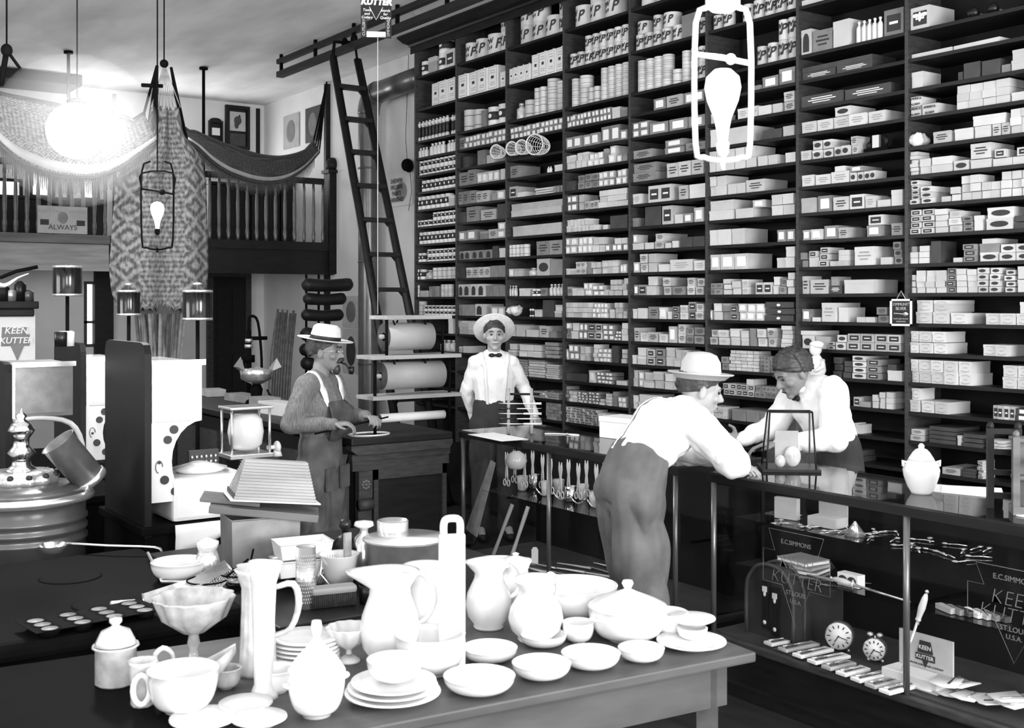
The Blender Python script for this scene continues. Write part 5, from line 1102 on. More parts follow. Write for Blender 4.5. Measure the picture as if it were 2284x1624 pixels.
# big stack at left: galvanised box, enamel pans, planks, shingle bundle
def sq(w, d, h, m_, lip=True, taper=.9):
    def f(t, s):
        A = [(-w*taper*s, -d*taper*s), (w*taper*s, -d*taper*s), (w*taper*s, d*taper*s), (-w*taper*s, d*taper*s)]; B = [(x/taper, y/taper) for x, y in A]; n = h*s
        MB().add([(x, y, 0) for x, y in A]+[(x, y, n) for x, y in B], [(3, 2, 1, 0), (0, 1, 5, 4), (1, 2, 6, 5), (2, 3, 7, 6), (3, 0, 4, 7)]).add([(x*.97, y*.97, n) for x, y in B]+[(x*.95, y*.95, 4*s) for x, y in A], [(0, 4, 5, 1), (1, 5, 6, 2), (2, 6, 7, 3), (3, 7, 4, 0), (4, 7, 6, 5)]).tube([(x*1.0, y*1.0, n) for x, y in B], 2*s, 6, closed=True).build('body', m_, t)
    return f
q0 = P(590, 1300, h=H2); s0 = ppm(q0)
tw('baking_tin', 600, 1300, 'black shallow baking tins under the galvanised box, lower one', 'tin', sq(95, 60, 14, 'steelblue'), rz=radians(-14))
tw('baking_tin', 605, 1298, 'black shallow baking tin, upper one of the pair', 'tin', sq(90, 58, 12, 'tin'), rz=radians(-20), lift=16*s0)
tw('storage_box', 580, 1290, 'grey galvanised box supporting the planks and carton', 'box', sq(76, 55, 112, 'galv', taper=.97), rz=radians(-8), lift=31*s0)
tw('enamel_pan', 672, 1315, 'lower white oblong enamel pan', 'pan', sq(62, 40, 34, 'enamel'), rz=radians(-8), lift=36*s0)
tw('enamel_pan', 674, 1315, 'upper white oblong enamel pan, with a small knob', 'pan', sq(60, 38, 34, 'enamel'), rz=radians(-8), lift=74*s0)
bz = H2+31*s0+97*s0; pq = P(590, 1290, h=H2)
bz += .03
t = thing('plank_pile', 'two weathered planks lying askew across the galvanised box', 'planks', (pq.x, pq.y, bz+.002), radians(-25))
t.rotation_euler = (0, radians(7), radians(-25)); MB().bbox(-.20, .20, -.10, .07, 0, .028, .003).build('plank', 'oak', t); MB().bbox(-.24, -.02, -.05, .12, .030, .045, .003).build('plank', 'oak', t)
t = thing('shingle_bundle', 'wedge shaped bundle of pale split shingles on the planks', 'bundle', (pq.x+.03, pq.y, bz+.05), radians(-14))
t.rotation_euler = (0, radians(6), radians(-14)); t.location.z += .012
mb = MB()
for i in range(13):
    f = i/12; mb.bbox(-.155+.035*f, .15-.03*f, -.10+.07*f, .10-.07*f, .0+.128*f, .0102+.128*f, .001)
mb.build('shingles', 'pine', t); MB().box(-.158, -.154, -.09, .09, 0.003, .02).build('end_sheet', 'dark', t); MB().bbox(-.17, .165, -.115, .115, -.006, -.001, .001).build('base_sheet', 'wpaper', t)
# small bright sieve, basin and wires on the left of the back table
tw('white_basin', 400, 1292, 'shallow white basin left of the wire sieve', 'basin', bowlp(62, 40, 'enamel'), h=.80+.001)
tw('tin_shaker', 463, 1290, 'bright tin canister with a white dished lid', 'canister', lambda t, s: (MB().lathe([(22*s, 0), (27*s, 12*s), (27*s, 40*s), (20*s, 62*s)], 24).build('body', 'nickel', t), MB().lathe([(20*s, 62*s), (25*s, 78*s), (24*s, 82*s), (.001, 92*s)], 24).build('lid', 'enamel', t)), h=.80+.001)
def sieve(t, s):
    r = 44*s; mb = MB()
    for i in range(-8, 9):
        x = i/8.5; w = sqrt(1-x*x); mb.tube([(r*x, r*w*sin(a*pi/8), -r*.5*w*cos(a*pi/8)+r*.55) for a in range(-4, 5)], .0011, 4).tube([(r*w*sin(a*pi/8), r*x, -r*.5*w*cos(a*pi/8)+r*.55) for a in range(-4, 5)], .0011, 4)
    mb.build('mesh', 'nickel', t); MB().tube([(r*cos(a*pi/14), r*sin(a*pi/14), r*.55) for a in range(28)], .003, 6, closed=True).build('rim', 'iron', t)
    MB().tube([(r, 0, r*.55), (r*2.4, r*.5, r*1.2)], .004, 6).build('handle', 'iron', t)
tw('wire_sieve', 462, 1318, 'small wire mesh sieve with a dark handle', 'sieve', sieve, h=.80+.001); tw('wire_sieve', 535, 1340, 'second wire mesh sieve, tilted in front of the canister', 'sieve', sieve, h=H2, lift=.06, rz=.7)
def wires(t, s):
    mb = MB()
    for i in range(16): mb.tube([(-.16+i*.004, -.07+i*.009, .01), (.02+i*.004, -.06+i*.009, .03), (.17+i*.003, -.05+i*.009, .07)], .0013, 4)
    mb.build('wires', 'nickel', t); MB().tube([(-.16, -.07, .01), (-.10, .07, .01)], .003, 6).tube([(.17, -.05, .07), (.22, .085, .07)], .003, 6).build('frame', 'nickel', t); MB().tube([(-.16, -.0, .01), (-.24, .0, .012)], [.006, .012], 8).build('handle', 'enamel', t)
tw('wire_broiler', 400, 1330, 'flat wire broiler with many thin rods and pale handle', 'broiler', wires, h=.80+.001, rz=.15, lift=.002)
mat('closet_grey', .20, .4, var=.3, scale=4); M['closet_grey'] = MATS['closet_grey']
# muffin tin, dipper, bent strap
def muffin(t, s):
    mb = MB(); mb.box(-.20, .20, -.085, .085, .022, .0235); mb.build('sheet', 'iron', t)
    for i in range(4):
        for j in range(3): MB().lathe([(.001, .0235), (.024, .0245)], 20, (-.15+i*.10, -.056+j*.056, 0)).build('cup_glint', 'light', t)  # pale discs painted as the dull glints in the cups
    for i in range(4):
        for j in range(3): MB().lathe([(.024, 0), (.034, .024), (.033, .025), (.023, .002)], 20, (-.15+i*.10, -.056+j*.056, 0)).build('cup', 'iron', t)
tw('muffin_tin', 203, 1390, 'dark muffin tin with pale painted glints in its twelve cups', 'muffin tin', muffin, h=.801, rz=radians(8))
q = P(118, 1232, h=.805); q2 = P(362, 1236, h=.805); t = thing('tin_dipper', 'tin dipper with a very long flat handle lying on the black stove', 'dipper', (q.x, q.y, .805)); s = ppm(q); d = (q2-q)
MB().lathe([(20*s, 0), (32*s, 16*s), (33*s, 17*s), (19*s, 3*s), (.001, 3*s)], 26).build('bowl', 'tin', t)
MB().tube([(30*s, 6*s, 16*s), (d.x*.5, d.y*.5, 17*s), (d.x*.93, d.y*.93, 15*s), (d.x, d.y, 4*s)], [.011, .011, .011, .007], 8, flat=.35).build('handle', 'tin', t)
q = P(330, 1245, h=.805); t = thing('bent_strap', 'pale bent metal strap leaning beside the white basin', 'strap', q); a = P(362, 1300, h=.81)-q; b = P(440, 1305, h=.81)-q
MB().tube([(0, 0, .02), a+Vector((0, 0, .004)), b+Vector((0, 0, .01))], .006, 6).build('strap', 'tin', t)
# ================================================================== stoves, hammocks and hanging things at the left
# round heater
q = P(48, 1100, h=.95); Zc = 5.35/ (q.x*sin(YAW)+q.y*cos(YAW)); hx, hy = q.x, q.y; s = ppm(q); R = 150*s; print('heater', hx, hy, R)
t = thing('round_heater', 'round ribbed sheet metal heating stove with ornate finial at the left edge', 'stove', (hx, hy, 0))
pr = [(R*.9, 0.0), (R*.92, .05), (R*.88, .10)]
for i in range(3): z = .74+i*.045; pr += [(R*.9, z), (R*.93, z+.008), (R*.93, z+.02), (R*.9, z+.028)]
MB().lathe(pr+[(R*.9, .92)], 56).build('drum', 'pipe', t)
MB().lathe([(R*.9, .915), (R*1.02, .925), (R*1.03, .94), (R*1.0, .955), (R*.93, .958)], 56).build('nickel_rim', 'nickel', t)
MB().lathe([(R*.95, .957), (R*.80, .985), (R*.5, 1.0), (R*.48, 1.0)], 64, wob=scallop(60, .006)).build('ribbed_top', 'pipe', t)
MB().lathe([(R*.5, .995), (R*.52, 1.02), (R*.42, 1.05), (R*.30, 1.055)], 48, wob=scallop(12, .05)).build('pierced_ring', 'nickel', t)
for k in range(12): MB().ell((R*.49*cos(k*pi/6), R*.49*sin(k*pi/6), 1.035), (.014, .014, .013)).build('opening', 'black', t)
MB().lathe([(R*.25, 1.05), (R*.14, 1.075), (R*.12, 1.10), (R*.2, 1.13), (R*.12, 1.16), (R*.10, 1.19), (R*.15, 1.21), (R*.19, 1.23), (R*.14, 1.26), (R*.05, 1.28), (R*.08, 1.295), (R*.03, 1.31), (.001, 1.33)], 28).build('finial', 'chrome', t)
qq = P(150, 1000, x=hx+.15); t = thing('tin_pail', 'dented tin cylinder lying tilted on the rim of the round heater', 'pail', (hx+.20, hy-.10, 1.09), 0)
MB().at(0, 0, 0, ry=radians(-38)).lathe([(.001, -.115), (.072, -.115), (.075, .11), (.082, .115), (.074, .112), (.07, -.10)], 32).build('body', 'galv', t)
MB().at(0, 0, 0, ry=radians(-38)).lathe([(.078, -.13), (.080, -.115), (.078, -.10)], 32).build('bottom_ring', 'nickel', t)
mat('closet_grey', .20, .4, var=.3, scale=4); M['closet_grey'] = MATS['closet_grey']
# ranges with high closets ------------------------------------------------
def cookrange(x, y, label, topz=1.53, back_l=.62, cw=.24, panel='enamel', topp=1.62, plain=False):
    t = thing('kitchen_range', label, 'range', (x, y, 0)); zb = .90
    pts = [(0, .75), (0, topp-.05), (.02, topp-.01), (.06, topp), (back_l-.06, topp), (back_l-.02, topp-.01), (back_l, topp-.05), (back_l, .75)]
    MB().prism([(p, z) for p, z in pts], 0, .03, ax='x').build('back_plate', 'steelblue', t)
    MB().bbox(.032, .03+cw, .02, back_l-.02, topz-.27, topz, .006).build('warming_closet', 'enamel' if panel != 'galv' else 'closet_grey', t)
    MB().box(.032, .04+cw, .0, .012, topz-.015, topz+.01).box(.032, .045, -.002, .012, topz-.27, topz).build('closet_edge', 'nickel', t)
    MB().box(.05, .02+cw, .016, .022, topz-.25, topz-.02).build('end_plate', panel, t)
    # pierced curved bracket
    def br(y0):
        o = [(.032, topz-.27), (.032+cw, topz-.27)]+[(.032+cw*(1-.60*sin(a*pi/12)), topz-.27-(topz-.27-zb)*.5*(1-cos(a*pi/12))) for a in range(1, 7)]+[(.032+cw*(.40+.5*(1-cos(a*pi/12))), (topz-.27+zb)/2-(topz-.27-zb)*.5*sin(a*pi/12)) for a in range(1, 7)]+[(.032, zb)]
        return MB().prism(o, y0, y0+.02)
    b = br(.02) if not plain else MB().tube([(.04, .03, topz-.28), (.032+cw*.5, .03, topz-.275), (.032+cw*.95, .03, topz-.31), (.032+cw*1.15, .03, topz-.42), (.032+cw*1.15, .03, zb)], .014, 8)
    b.build('bracket', 'enamel', t)
    H = topz-.27-zb
    for cx, cz, rr, n in () if plain else ((.032+cw*.44, topz-.305, .020, 0), (.032+cw*.32, topz-.35, .019, 0), (.032+cw*.16, zb+H*.5, .007, 0), (.032+cw*.26, zb+.10, .020, 0), (.032+cw*.46, zb+.045, .019, 0)) or ((.10, topz-.31, .020, 0), (.095, topz-.355, .018, 0), (.085, zb+H*.52, .008, 0), (.09, zb+.09, .020, 0), (.12, zb+.045, .020, 0)):
        MB().cyl((cx, .014, cz), (cx, .0195, cz), rr, seg=16).build('pierced_hole', 'black', t).data.polygons.foreach_set('use_smooth', [False]*18)
    if not plain: MB().tube([(.07+.016*cos(a*.5), .018, zb+.16+.028*sin(a*.5)) for a in range(10)], .003, 5).build('scroll', 'grey', t)
    MB().bbox(-.02, .62, -.02, back_l+.05, .76, .80, .008).build('cooktop', 'iron', t)
    MB().bbox(.0, .58, .0, back_l+.02, .12, .76, .008).build('body', 'iron', t); MB().box(.58, .60, .1, back_l-.1, .3, .68).build('oven_door', 'nickel', t)
    for a in (.04, .52):
        for b_ in (.04, back_l-.04): MB().tube([(a+.02, b_, .12), (a-.01, b_, .06), (a, b_, 0)], [.025, .02, .03], 8).build('leg', 'nickel', t)
    return t
def xat(u, y): return P(u, 800, y=y).x
yA = 5.15; xA = xat(338, yA)-.03
cookrange(xA, yA, 'cook range with tall dark back plate and bright pierced bracket, nearest the middle', back_l=.62)
xC = xat(12, 6.15); cookrange(xC, 6.15, 'cook range behind the round heater with dull end plate', back_l=.5, cw=.30, panel='galv', topp=1.50, topz=1.49, plain=True)
yB = 6.75; xB = xat(192, yB)-.03; cookrange(xB, yB, 'cook range farther back between the other two ranges', back_l=.6, topz=1.48, topp=1.57)
# bright enamel reservoir on nearest range and things around it
t = thing('enamel_reservoir', 'bright white enamel reservoir standing on the nearest range', 'reservoir', (xA+.13, yA-.02, .803)); MB().bbox(.0, .36, .03, .35, 0, .20, .02).lathe([(.10, .20), (.13, .22), (.02, .25)], 28, (.18, .19, 0)).build('body', 'enamel', t)
t = thing('white_wrapping', 'crumpled white wrapping hanging over the range front', 'paper', (xA+.12, yA-.024, .603))
random.seed(5); MB().sheet([[(.0+.05*i+.0, -.02+random.uniform(-.012, .0), .20-.05*j*(1-.12*i)) for i in range(6)] for j in range(4)], th=.004).build('sheet', 'wpaper', t)
# lit glass lantern display
yL = 6.1; q = P(548, 1015, y=yL); s = ppm(q); t = thing('glass_lantern', 'white shining barrel lantern with nickel frame behind the shingle bundle', 'lantern', (q.x, q.y, q.z))
MB().lathe([(26*s, 14*s), (36*s, 25*s), (40*s, 52*s), (36*s, 80*s), (24*s, 92*s)], 28).build('globe', 'china', t)
for sx_ in (-1, 1):
    for sy_ in (-1, 1): MB().tube([(sx_*44*s, sy_*30*s, 0), (sx_*44*s, sy_*30*s, 104*s)], 3*s, 6).build('frame_rod', 'nickel', t)
MB().bbox(-50*s, 50*s, -38*s, 38*s, 104*s, 110*s, .004).bbox(-50*s, 50*s, -38*s, 38*s, -4*s, 6*s, .004).build('end_plates', 'nickel', t)
tb = thing('low_counter', 'low dark stand under the lantern and small goods', 'stand', (q.x-.05, q.y, 0)); MB().bbox(-.03, .20, -.14, .16, .0, q.z-4*s-.002, .01).build('body', 'wood', tb)
zt = q.z-4*s-.002
q = P(610, 1005, y=yL); t = thing('porcelain_fitting', 'pale door knob with shank lying beside the barrel lantern', 'knob', (q.x-.0, q.y-.05, zt+.05)); MB().ell((0, 0, 0), (.02, .035, .035)).tube([(-.06, 0, 0), (0, 0, 0)], .012, 8).lathe([(.03, -.05), (.02, -.02), (.01, 0)], 16).build('body', 'enamel', t)
q = P(455, 990, y=5.55); s = ppm(q); t = thing('cut_glass_rack', 'dark tray of sparkling glass knobs beside the bright range', 'tray', (q.x, q.y, zt+.02)); MB().box(-.075, .075, 0, .02, -.02, .11).build('tray', 'black', t)
for i in range(6):
    for j in range(4): MB().ell((-.062+i*.024, -.004, .0+j*.026), (.008, .006, .009), 0, 8, 5).build('knob', 'nickel', t)
# coffee mill on the counter
q = P(572, 930, h=1.0); q = Vector((3.35, 8.6, 1.0)); q.x = P(572, 900, y=8.6).x
t = thing('coffee_mill', 'dark cast coffee mill with bright winged hopper on the counter', 'coffee mill', (q.x, q.y, 1.0)); s = ppm(q)
MB().lathe([(.09, 0), (.08, .03), (.04, .05), (.05, .12), (.03, .16)], 20).build('base', 'iron', t)
MB().lathe([(.04, .16), (.12, .20), (.13, .27), (.12, .28)], 24).build('bowl', 'nickel', t)
MB().add([(-.17, -.05, .30), (-.11, -.05, .26), (.11, -.05, .26), (.19, -.05, .29), (-.17, .05, .30), (-.11, .05, .26), (.11, .05, .26), (.19, .05, .29), (-.13, 0, .38), (.17, 0, .36), (0, 0, .30)], [(0, 1, 8), (4, 8, 5), (1, 5, 8), (0, 8, 4), (2, 3, 9), (6, 9, 7), (3, 7, 9), (2, 9, 6), (1, 2, 10), (5, 10, 6), (0, 4, 5, 1), (2, 6, 7, 3), (1, 5, 6, 2)]).build('scoop', 'tin', t)
MB().tube([(.05, -.09, .12), (.10, -.10, .02)], .008, 6).ell((.10, -.10, .02), (.016, .016, .016)).build('crank', 'iron', t)
q = P(540, 700, y=9.2); q = P(555, 800, y=9.2); t = thing('pitcher_pump', 'dark cast iron hand pump with curved spout behind the coffee mill', 'pump', (q.x, 9.2, 1.0))
z1 = P(555, 705, y=9.2).z-1
MB().cyl((0, 0, 0), (0, 0, z1-.12), .022).cyl((0, 0, .30), (0, 0, .36), .05).tube([(0, 0, z1-.14), (.0, 0, z1-.03), (.03, 0, z1), (.08, 0, z1-.05), (.11, 0, z1-.30), (.115, 0, .2)], .012, 8).build('body', 'iron', t); MB().cyl((-.0, 0, .42), (.0, 0, .45), .035, seg=18).cyl((.0, 0, z1-.22), (0, 0, z1-.19), .032, seg=18).build('nickel_rings', 'nickel', t); MB().cyl((-.02, 0, .5), (.16, 0, .5), .016).build('arm', 'iron', t)
# goods on the left counter
random.seed(21)
GB = [('flat pale box', 'light'), ('small white box', 'white'), ('long flat board box', 'pine'), ('dull tin box', 'grey'), ('low wooden tray', 'oak'), ('white lidded box', 'white')]
for i, (u, y) in enumerate(((480, 9.6), (470, 10.3), (500, 8.9), (520, 8.2), (610, 8.3), (632, 7.7))):
    x = max(3.25, P(u, 900, y=y).x+.25*(u < 560)); w = .12+.05*(i % 3); solo('counter_box', GB[i][0]+' on the long wooden counter, '+ordn(i+1)+' in its row of odd goods', 'box', MB().bbox(-.08, .08, -w, w, 0, .06+.03*(i % 2), .004), GB[i][1], (min(3.6, x), y, 1.0), random.uniform(-.2, .2))
# bundle of axe handles leaning by the pipe smoker
for i in range(8):
    a = P(618+i*6+random.uniform(-2, 2), 690+(i*7 % 13), y=10.5+.03*i); b = P(592+i*6, 880, y=10.1+.03*i); solo('wooden_stave', ordn(i+1)+' leaning wooden stave from the left in the bundle by the wall', 'handle', MB().tube([a, a.lerp(b, .5)+Vector((.01, 0, 0)), Vector((b.x-.02, b.y, .02))], [.014, .018, .022], 6, flat=.6), 'oak', group='bundle of leaning staves')
# black padded horse collars stacked on a rack
yH = 10.6
rk = thing('collar_rack', 'thin iron rack holding the black rolled pads by the wall', 'rack', (0, 0, 0)); a = P(683, 640, y=yH)
MB().cyl((a.x, yH, 0.0), (a.x, yH, P(683, 612, y=yH).z), .012).cyl((a.x+.15, yH+.03, 0.0), (a.x+.15, yH+.03, P(715, 612, y=yH).z), .012).build('rod', 'iron', rk)
for i, (u0, u1, v0, v1) in enumerate(((673, 787, 620, 650), (676, 772, 653, 680), (672, 766, 689, 716), (670, 740, 730, 762), (668, 735, 766, 795), (671, 735, 796, 826))):
    a = P(u0, (v0+v1)/2, y=yH-.05); b = P(u1, (v0+v1)/2, y=yH-.05); s = ppm(a); r = (v1-v0)/2*s
    solo('rolled_pad', ['topmost', 'second', 'third', 'fourth', 'fifth', 'lowest'][i]+' black padded roll on the iron rack by the wall', 'pad', MB().tube([a+Vector((r*.15, 0, 0)), a+Vector((r*.5, 0, 0)), a+Vector((r, 0, 0)), a.lerp(b, .5)+Vector((0, 0, -.01)), b-Vector((r, 0, 0)), b-Vector((r*.5, 0, 0)), b-Vector((r*.15, 0, 0))], [r*.5, r*.87, r, r*.92, r, r*.87, r*.5], 16), 'rubber', group='black padded rolls on the rack')
# oil cans on thin stands
def oncan(u0, u1, v0, v1, y, lb, m_, pole_to, knob=True):
    a = P(u0, v1, y=y); b = P(u1, v0, y=y); cx = (a.x+b.x)/2; w = (u1-u0)/2*ppm(a); t = thing('tin_canister', lb, 'canister', (cx, y, a.z)); h = b.z-a.z
    MB().lathe([(w, 0), (w*1.03, .004), (w, .01), (w, h-.01), (w*1.03, h-.004), (w, h), (w*.3, h+.006)], 32).build('body', m_, t)
    MB().lathe([(w*1.02, -.002), (w*1.035, .006), (w*1.02, .014)], 32).build('rim', 'nickel', t); MB().lathe([(w*1.02, h-.014), (w*1.035, h-.006), (w*1.02, h+.002)], 32).build('rim', 'nickel', t)
    if knob: MB().lathe([(w*.1, h), (w*.1, h+.03), (w*.35, h+.035), (w*.35, h+.045), (.001, h+.05)], 16).build('cap', 'nickel', t)
    MB().cyl((0, 0, pole_to-a.z), (0, 0, 0), .012).build('pole', 'iron', t)
oncan(119, 181, 594, 660, 7.9, 'black lacquered tin canister raised on a pole, leftmost of three', 'lacq', 0., False)
oncan(262, 312, 648, 704, 7.6, 'small dark shining tin canister on a pole, middle of three', 'lacq', 0.0)
oncan(408, 473, 648, 714, 6.9, 'largest bright tin canister on a thin pole, rightmost of three', 'lacq', 0.0)
# bundle of pale handles under the hammock
random.seed(9)
for i in range(15):
    a = P(303+i*8.0+random.uniform(-2, 2), 690, y=8.55+random.uniform(-.1, .1)); b = P(312+i*6.4, 800, y=8.55+random.uniform(-.1, .1)); d = (b-a); k = (a.z-.02)/(a.z-b.z); bb = a+Vector((d.x*.9, d.y, d.z))*k; bb.z = .02
    solo('wooden_pole', ordn(i+1)+' pale straight pole from left in the sheaf under the hammock', 'handle', MB().tube([a, a.lerp(bb, .5)+Vector((random.uniform(-.01, .01), 0, 0)), bb], .014, 7), 'pine' if i % 3 else 'oak', group='sheaf of pale poles under the hammock')
# cabinet with poster at far left
yK = 9.6; a = P(-60, 800, y=yK); b = P(84, 672, y=yK); t = thing('poster_cabinet', 'dark corniced cabinet behind the ranges at the left edge', 'cabinet', (a.x, yK, 0))
w = b.x-a.x; MB().box(0, w-.06, 0, .5, 0, b.z-.05).build('body', 'wood', t); MB().bbox(-.02, w-.03, -.03, .52, b.z-.12, b.z-.06, .01).bbox(-.03, w, -.05, .54, b.z-.06, b.z, .01).build('cornice', 'wood', t)
pz1 = P(0, 702, y=yK).z; pz0 = P(0, 812, y=yK).z; pu0 = P(-40, 800, y=yK).x; pu1 = P(78, 800, y=yK).x
t2 = thing('keen_kutter_poster', 'pale poster lettered KEEN KUTTER with grey keystone badge', 'poster', ((pu0+pu1)/2, yK-.004, pz0)); w2 = (pu1-pu0); h2 = pz1-pz0
MB().box(-w2/2, w2/2, -.004, .0, 0, h2).build('sheet', 'wpaper', t2)
cx = P(38, 750, y=yK).x-(pu0+pu1)/2; s = ppm(P(38, 750, y=yK))
MB().prism([(cx-32*s, h2-28*s), (cx+24*s, h2-28*s), (cx+18*s, h2-44*s), (cx+26*s, h2-44*s), (cx+26*s, h2-70*s), (cx+14*s, h2-70*s), (cx, h2*.05), (cx-14*s, h2-70*s), (cx-34*s, h2-70*s)], -.008, -.004).build('keystone_badge', 'grey', t2)
letters('KEEN', 20*s, 'whitel', t2, (cx-3*s, -.010, h2-36*s), shear=.2, bold=.001); letters('KUTTER', 19*s, 'whitel', t2, (cx-3*s, -.010, h2-58*s), shear=.2, bold=.001)
for i, u in enumerate((8, 24, 45, 62)):
    q = P(u, 668, y=yK+.1); t = thing('shelf_tin', ['leftmost dark tin', 'second dark tin', 'third, taller tin', 'rightmost small tin'][i]+' on top of the corniced cabinet', 'tin', (q.x, yK+.1, b.z)); hh = (.13, .10, .16, .09)[i]; MB().lathe([(.045, 0), (.045, hh*.8), (.02, hh)], 18).build('body', ['steelblue', 'tin', 'blackp', 'pipe'][i], t)
q = P(20, 620, y=8.0); t = thing('hatchet', 'white blade with dark handle jutting in at the left edge', 'tool', q); MB().tube([(-.12, 0, -.02), (-.03, 0, -.05), (.05, 0, .0), (.12, 0, .03)], [.04, .03, .014, .008], 8, flat=.5).build('blade', 'enamel', t); MB().tube([(-.05, .02, .0), (.05, .02, .045), (.18, .02, .075)], .012, 8).build('handle', 'iron', t)
MB().tube([(-.15, .03, -.05), (-.16, .03, CH-q.z-.01)], .004, 5).build('hanging_cord', 'iron', t)
for i, (u, r_) in enumerate(((90, .05), (112, .05))):
    q = P(u, 808, y=5.6); t = thing('small_tin', ['dark cylinder tin on the closet of the left range', 'white cylinder tin on the closet of the left range'][i], 'tin', (q.x-.02, 5.15+.05*i, 1.612)); MB().lathe([(.025, 0), (.027, .06), (.02, .065)], 16).build('body', ['blackp', 'enamel'][i], t)
# sign on the balcony
a = P(85, 541, y=YB-.12); b = P(196, 484, y=YB-.12); t = thing('balcony_sign', 'pale lettered advertising board leaning on the balcony railing', 'sign', ((a.x+b.x)/2, YB-.10, 2.535)); w = b.x-a.x; h = b.z-a.z
MB().box(-w/2, w/2, 0, .012, 0, h).build('board', 'light', t); letters('ALWAYS', .075, 'ink', t, (0, -.001, h*.22)); letters('INSIST ON', .05, 'faint', t, (-w*.28, -.001, h*.8)); letters('HAVING', .05, 'faint', t, (w*.3, -.001, h*.8))
MB().ell((0, -.002, h*.58), (w*.10, .004, h*.22)).build('crest', 'grey', t); MB().box(-w*.45, -w*.28, -.003, 0, h*.3, h*.5).box(w*.28, w*.45, -.003, 0, h*.3, h*.5).build('dark_blocks', 'ink', t)
# ------------------------------------------------------------------ hammocks
def hm_mat(name, c0, c1, sc):
    m = bpy.data.materials.new(name); m.use_nodes = True; nt = m.node_tree; b = nt.nodes['Principled BSDF']; b.inputs['Roughness'].default_value = .95
    uv = nt.nodes.new('ShaderNodeUVMap'); sep = nt.nodes.new('ShaderNodeSeparateXYZ'); nt.links.new(uv.outputs[0], sep.inputs[0])
    def mth(op, a, b_=None, c=None):
        n = nt.nodes.new('ShaderNodeMath'); n.operation = op
        for i, v in enumerate((a, b_, c)):
            if v is None: continue
            if isinstance(v, (int, float)): n.inputs[i].default_value = v
            else: nt.links.new(v, n.inputs[i])
        return n.outputs[0]
    u, v = sep.outputs[0], sep.outputs[1]
    cu = mth('ABSOLUTE', mth('SUBTRACT', mth('FRACT', mth('MULTIPLY', u, sc[0])), .5)); cv = mth('ABSOLUTE', mth('SUBTRACT', mth('FRACT', mth('MULTIPLY', v, sc[1])), .5))
    dia = mth('ADD', mth('MULTIPLY', cu, 1.0), cv); rings = mth('SINE', mth('MULTIPLY', dia, 17.0))
    nz = nt.nodes.new('ShaderNodeTexNoise'); nz.inputs['Scale'].default_value = 34; nz.inputs['Detail'].default_value = 6; nt.links.new(uv.outputs[0], nz.inputs[0])
    side = mth('GREATER_THAN', mth('ABSOLUTE', mth('SUBTRACT', u, .5)), .22)
    stripe = mth('SINE', mth('MULTIPLY', v, 260.0))
    pat = mth('ADD', mth('MULTIPLY', rings, side), mth('MULTIPLY', mth('MULTIPLY', stripe, .5), mth('SUBTRACT', 1.0, side)))
    val = mth('ADD', mth('MULTIPLY', pat, .16), mth('MULTIPLY', nz.outputs['Fac'], 1.0))
    rp = nt.nodes.new('ShaderNodeValToRGB'); rp.color_ramp.elements[0].position = .35; rp.color_ramp.elements[1].position = .7
    rp.color_ramp.elements[0].color = (c0, c0, c0, 1); rp.color_ramp.elements[1].color = (c1, c1, c1, 1)
    nt.links.new(val, rp.inputs[0]); nt.links.new(rp.outputs[0], b.inputs['Base Color']); M[name] = m
hm_mat('woven_hammock', .045, .20, (3, 7)); hm_mat('hm_dark', .035, .10, (2, 2)); hm_mat('bordered_hammock', .05, .30, (10, 22))
def uvsheet(name, rows, m_, parent, th=.004):
    mb = MB().sheet(rows, th=th); me = mb.mesh(name); me.materials.append(M[m_]); uvl = me.uv_layers.new(name='UVMap'); nr, nc = len(rows), len(rows[0])
    for p_ in me.polygons:
        for li in p_.loop_indices:
            vi = me.loops[li].vertex_index % (nr*nc); uvl.data[li].uv = ((vi % nc)/(nc-1), (vi//nc)/(nr-1))
    o = bpy.data.objects.new(name, me); COL.objects.link(o); o.parent = parent; return o
PK = P(366, 142, y=8.1); print('peak', PK)
t = thing('hanging_hammock', 'patterned woven hammock hanging straight down with ragged lower fringe', 'hammock', (0, 0, 0))
yh = 8.1
def edge(v):   # left and right pixel edges of the hanging cloth
    tb_ = [(232, 338, 402), (300, 330, 412), (345, 300, 450), (400, 258, 463), (500, 250, 466), (600, 243, 468), (650, 248, 464), (690, 262, 440)]
    for a, b in zip(tb_, tb_[1:]):
        if v <= b[0]: f = (v-a[0])/(b[0]-a[0]); return a[1]+(b[1]-a[1])*f, a[2]+(b[2]-a[2])*f
    return tb_[-1][1:]
rows = []
for i in range(40):
    v = 236+i*(690-236)/39; l, r = edge(v); row = []
    for j in range(33):
        f = j/32; u = l+(r-l)*f; vv = v+(6*sin(j*2.6) if i > 37 else 0)+(14*abs(sin(j*.8)) if i == 0 else 0); p = P(u, vv, y=yh); p.y += .035*sin(f*14)+.05*sin(f*pi)*-1; row.append(p)
    rows.append(row)
uvsheet('woven_cloth', rows, 'woven_hammock', t)
mb = MB()
for j in range(14):
    u = 305+j*9.2; a = P(u-5, 688, y=yh-.03); b = P(u+5, 688, y=yh-.03); c = P(u, 672+(j % 3)*5, y=yh-.03); d1 = P(u-5, 700, y=yh-.03); d2 = P(u+5, 700, y=yh-.03); mb.add([a, b, c, d1, d2, a+Vector((0, .02, 0)), b+Vector((0, .02, 0)), c+Vector((0, .02, 0)), d1+Vector((0, .02, 0)), d2+Vector((0, .02, 0))], [(3, 4, 1, 2, 0), (8, 5, 7, 6, 9), (3, 0, 5, 8), (1, 4, 9, 6), (0, 2, 7, 5), (2, 1, 6, 7)])
mb.build('zigzag_fringe', 'black', t)
mb = MB()
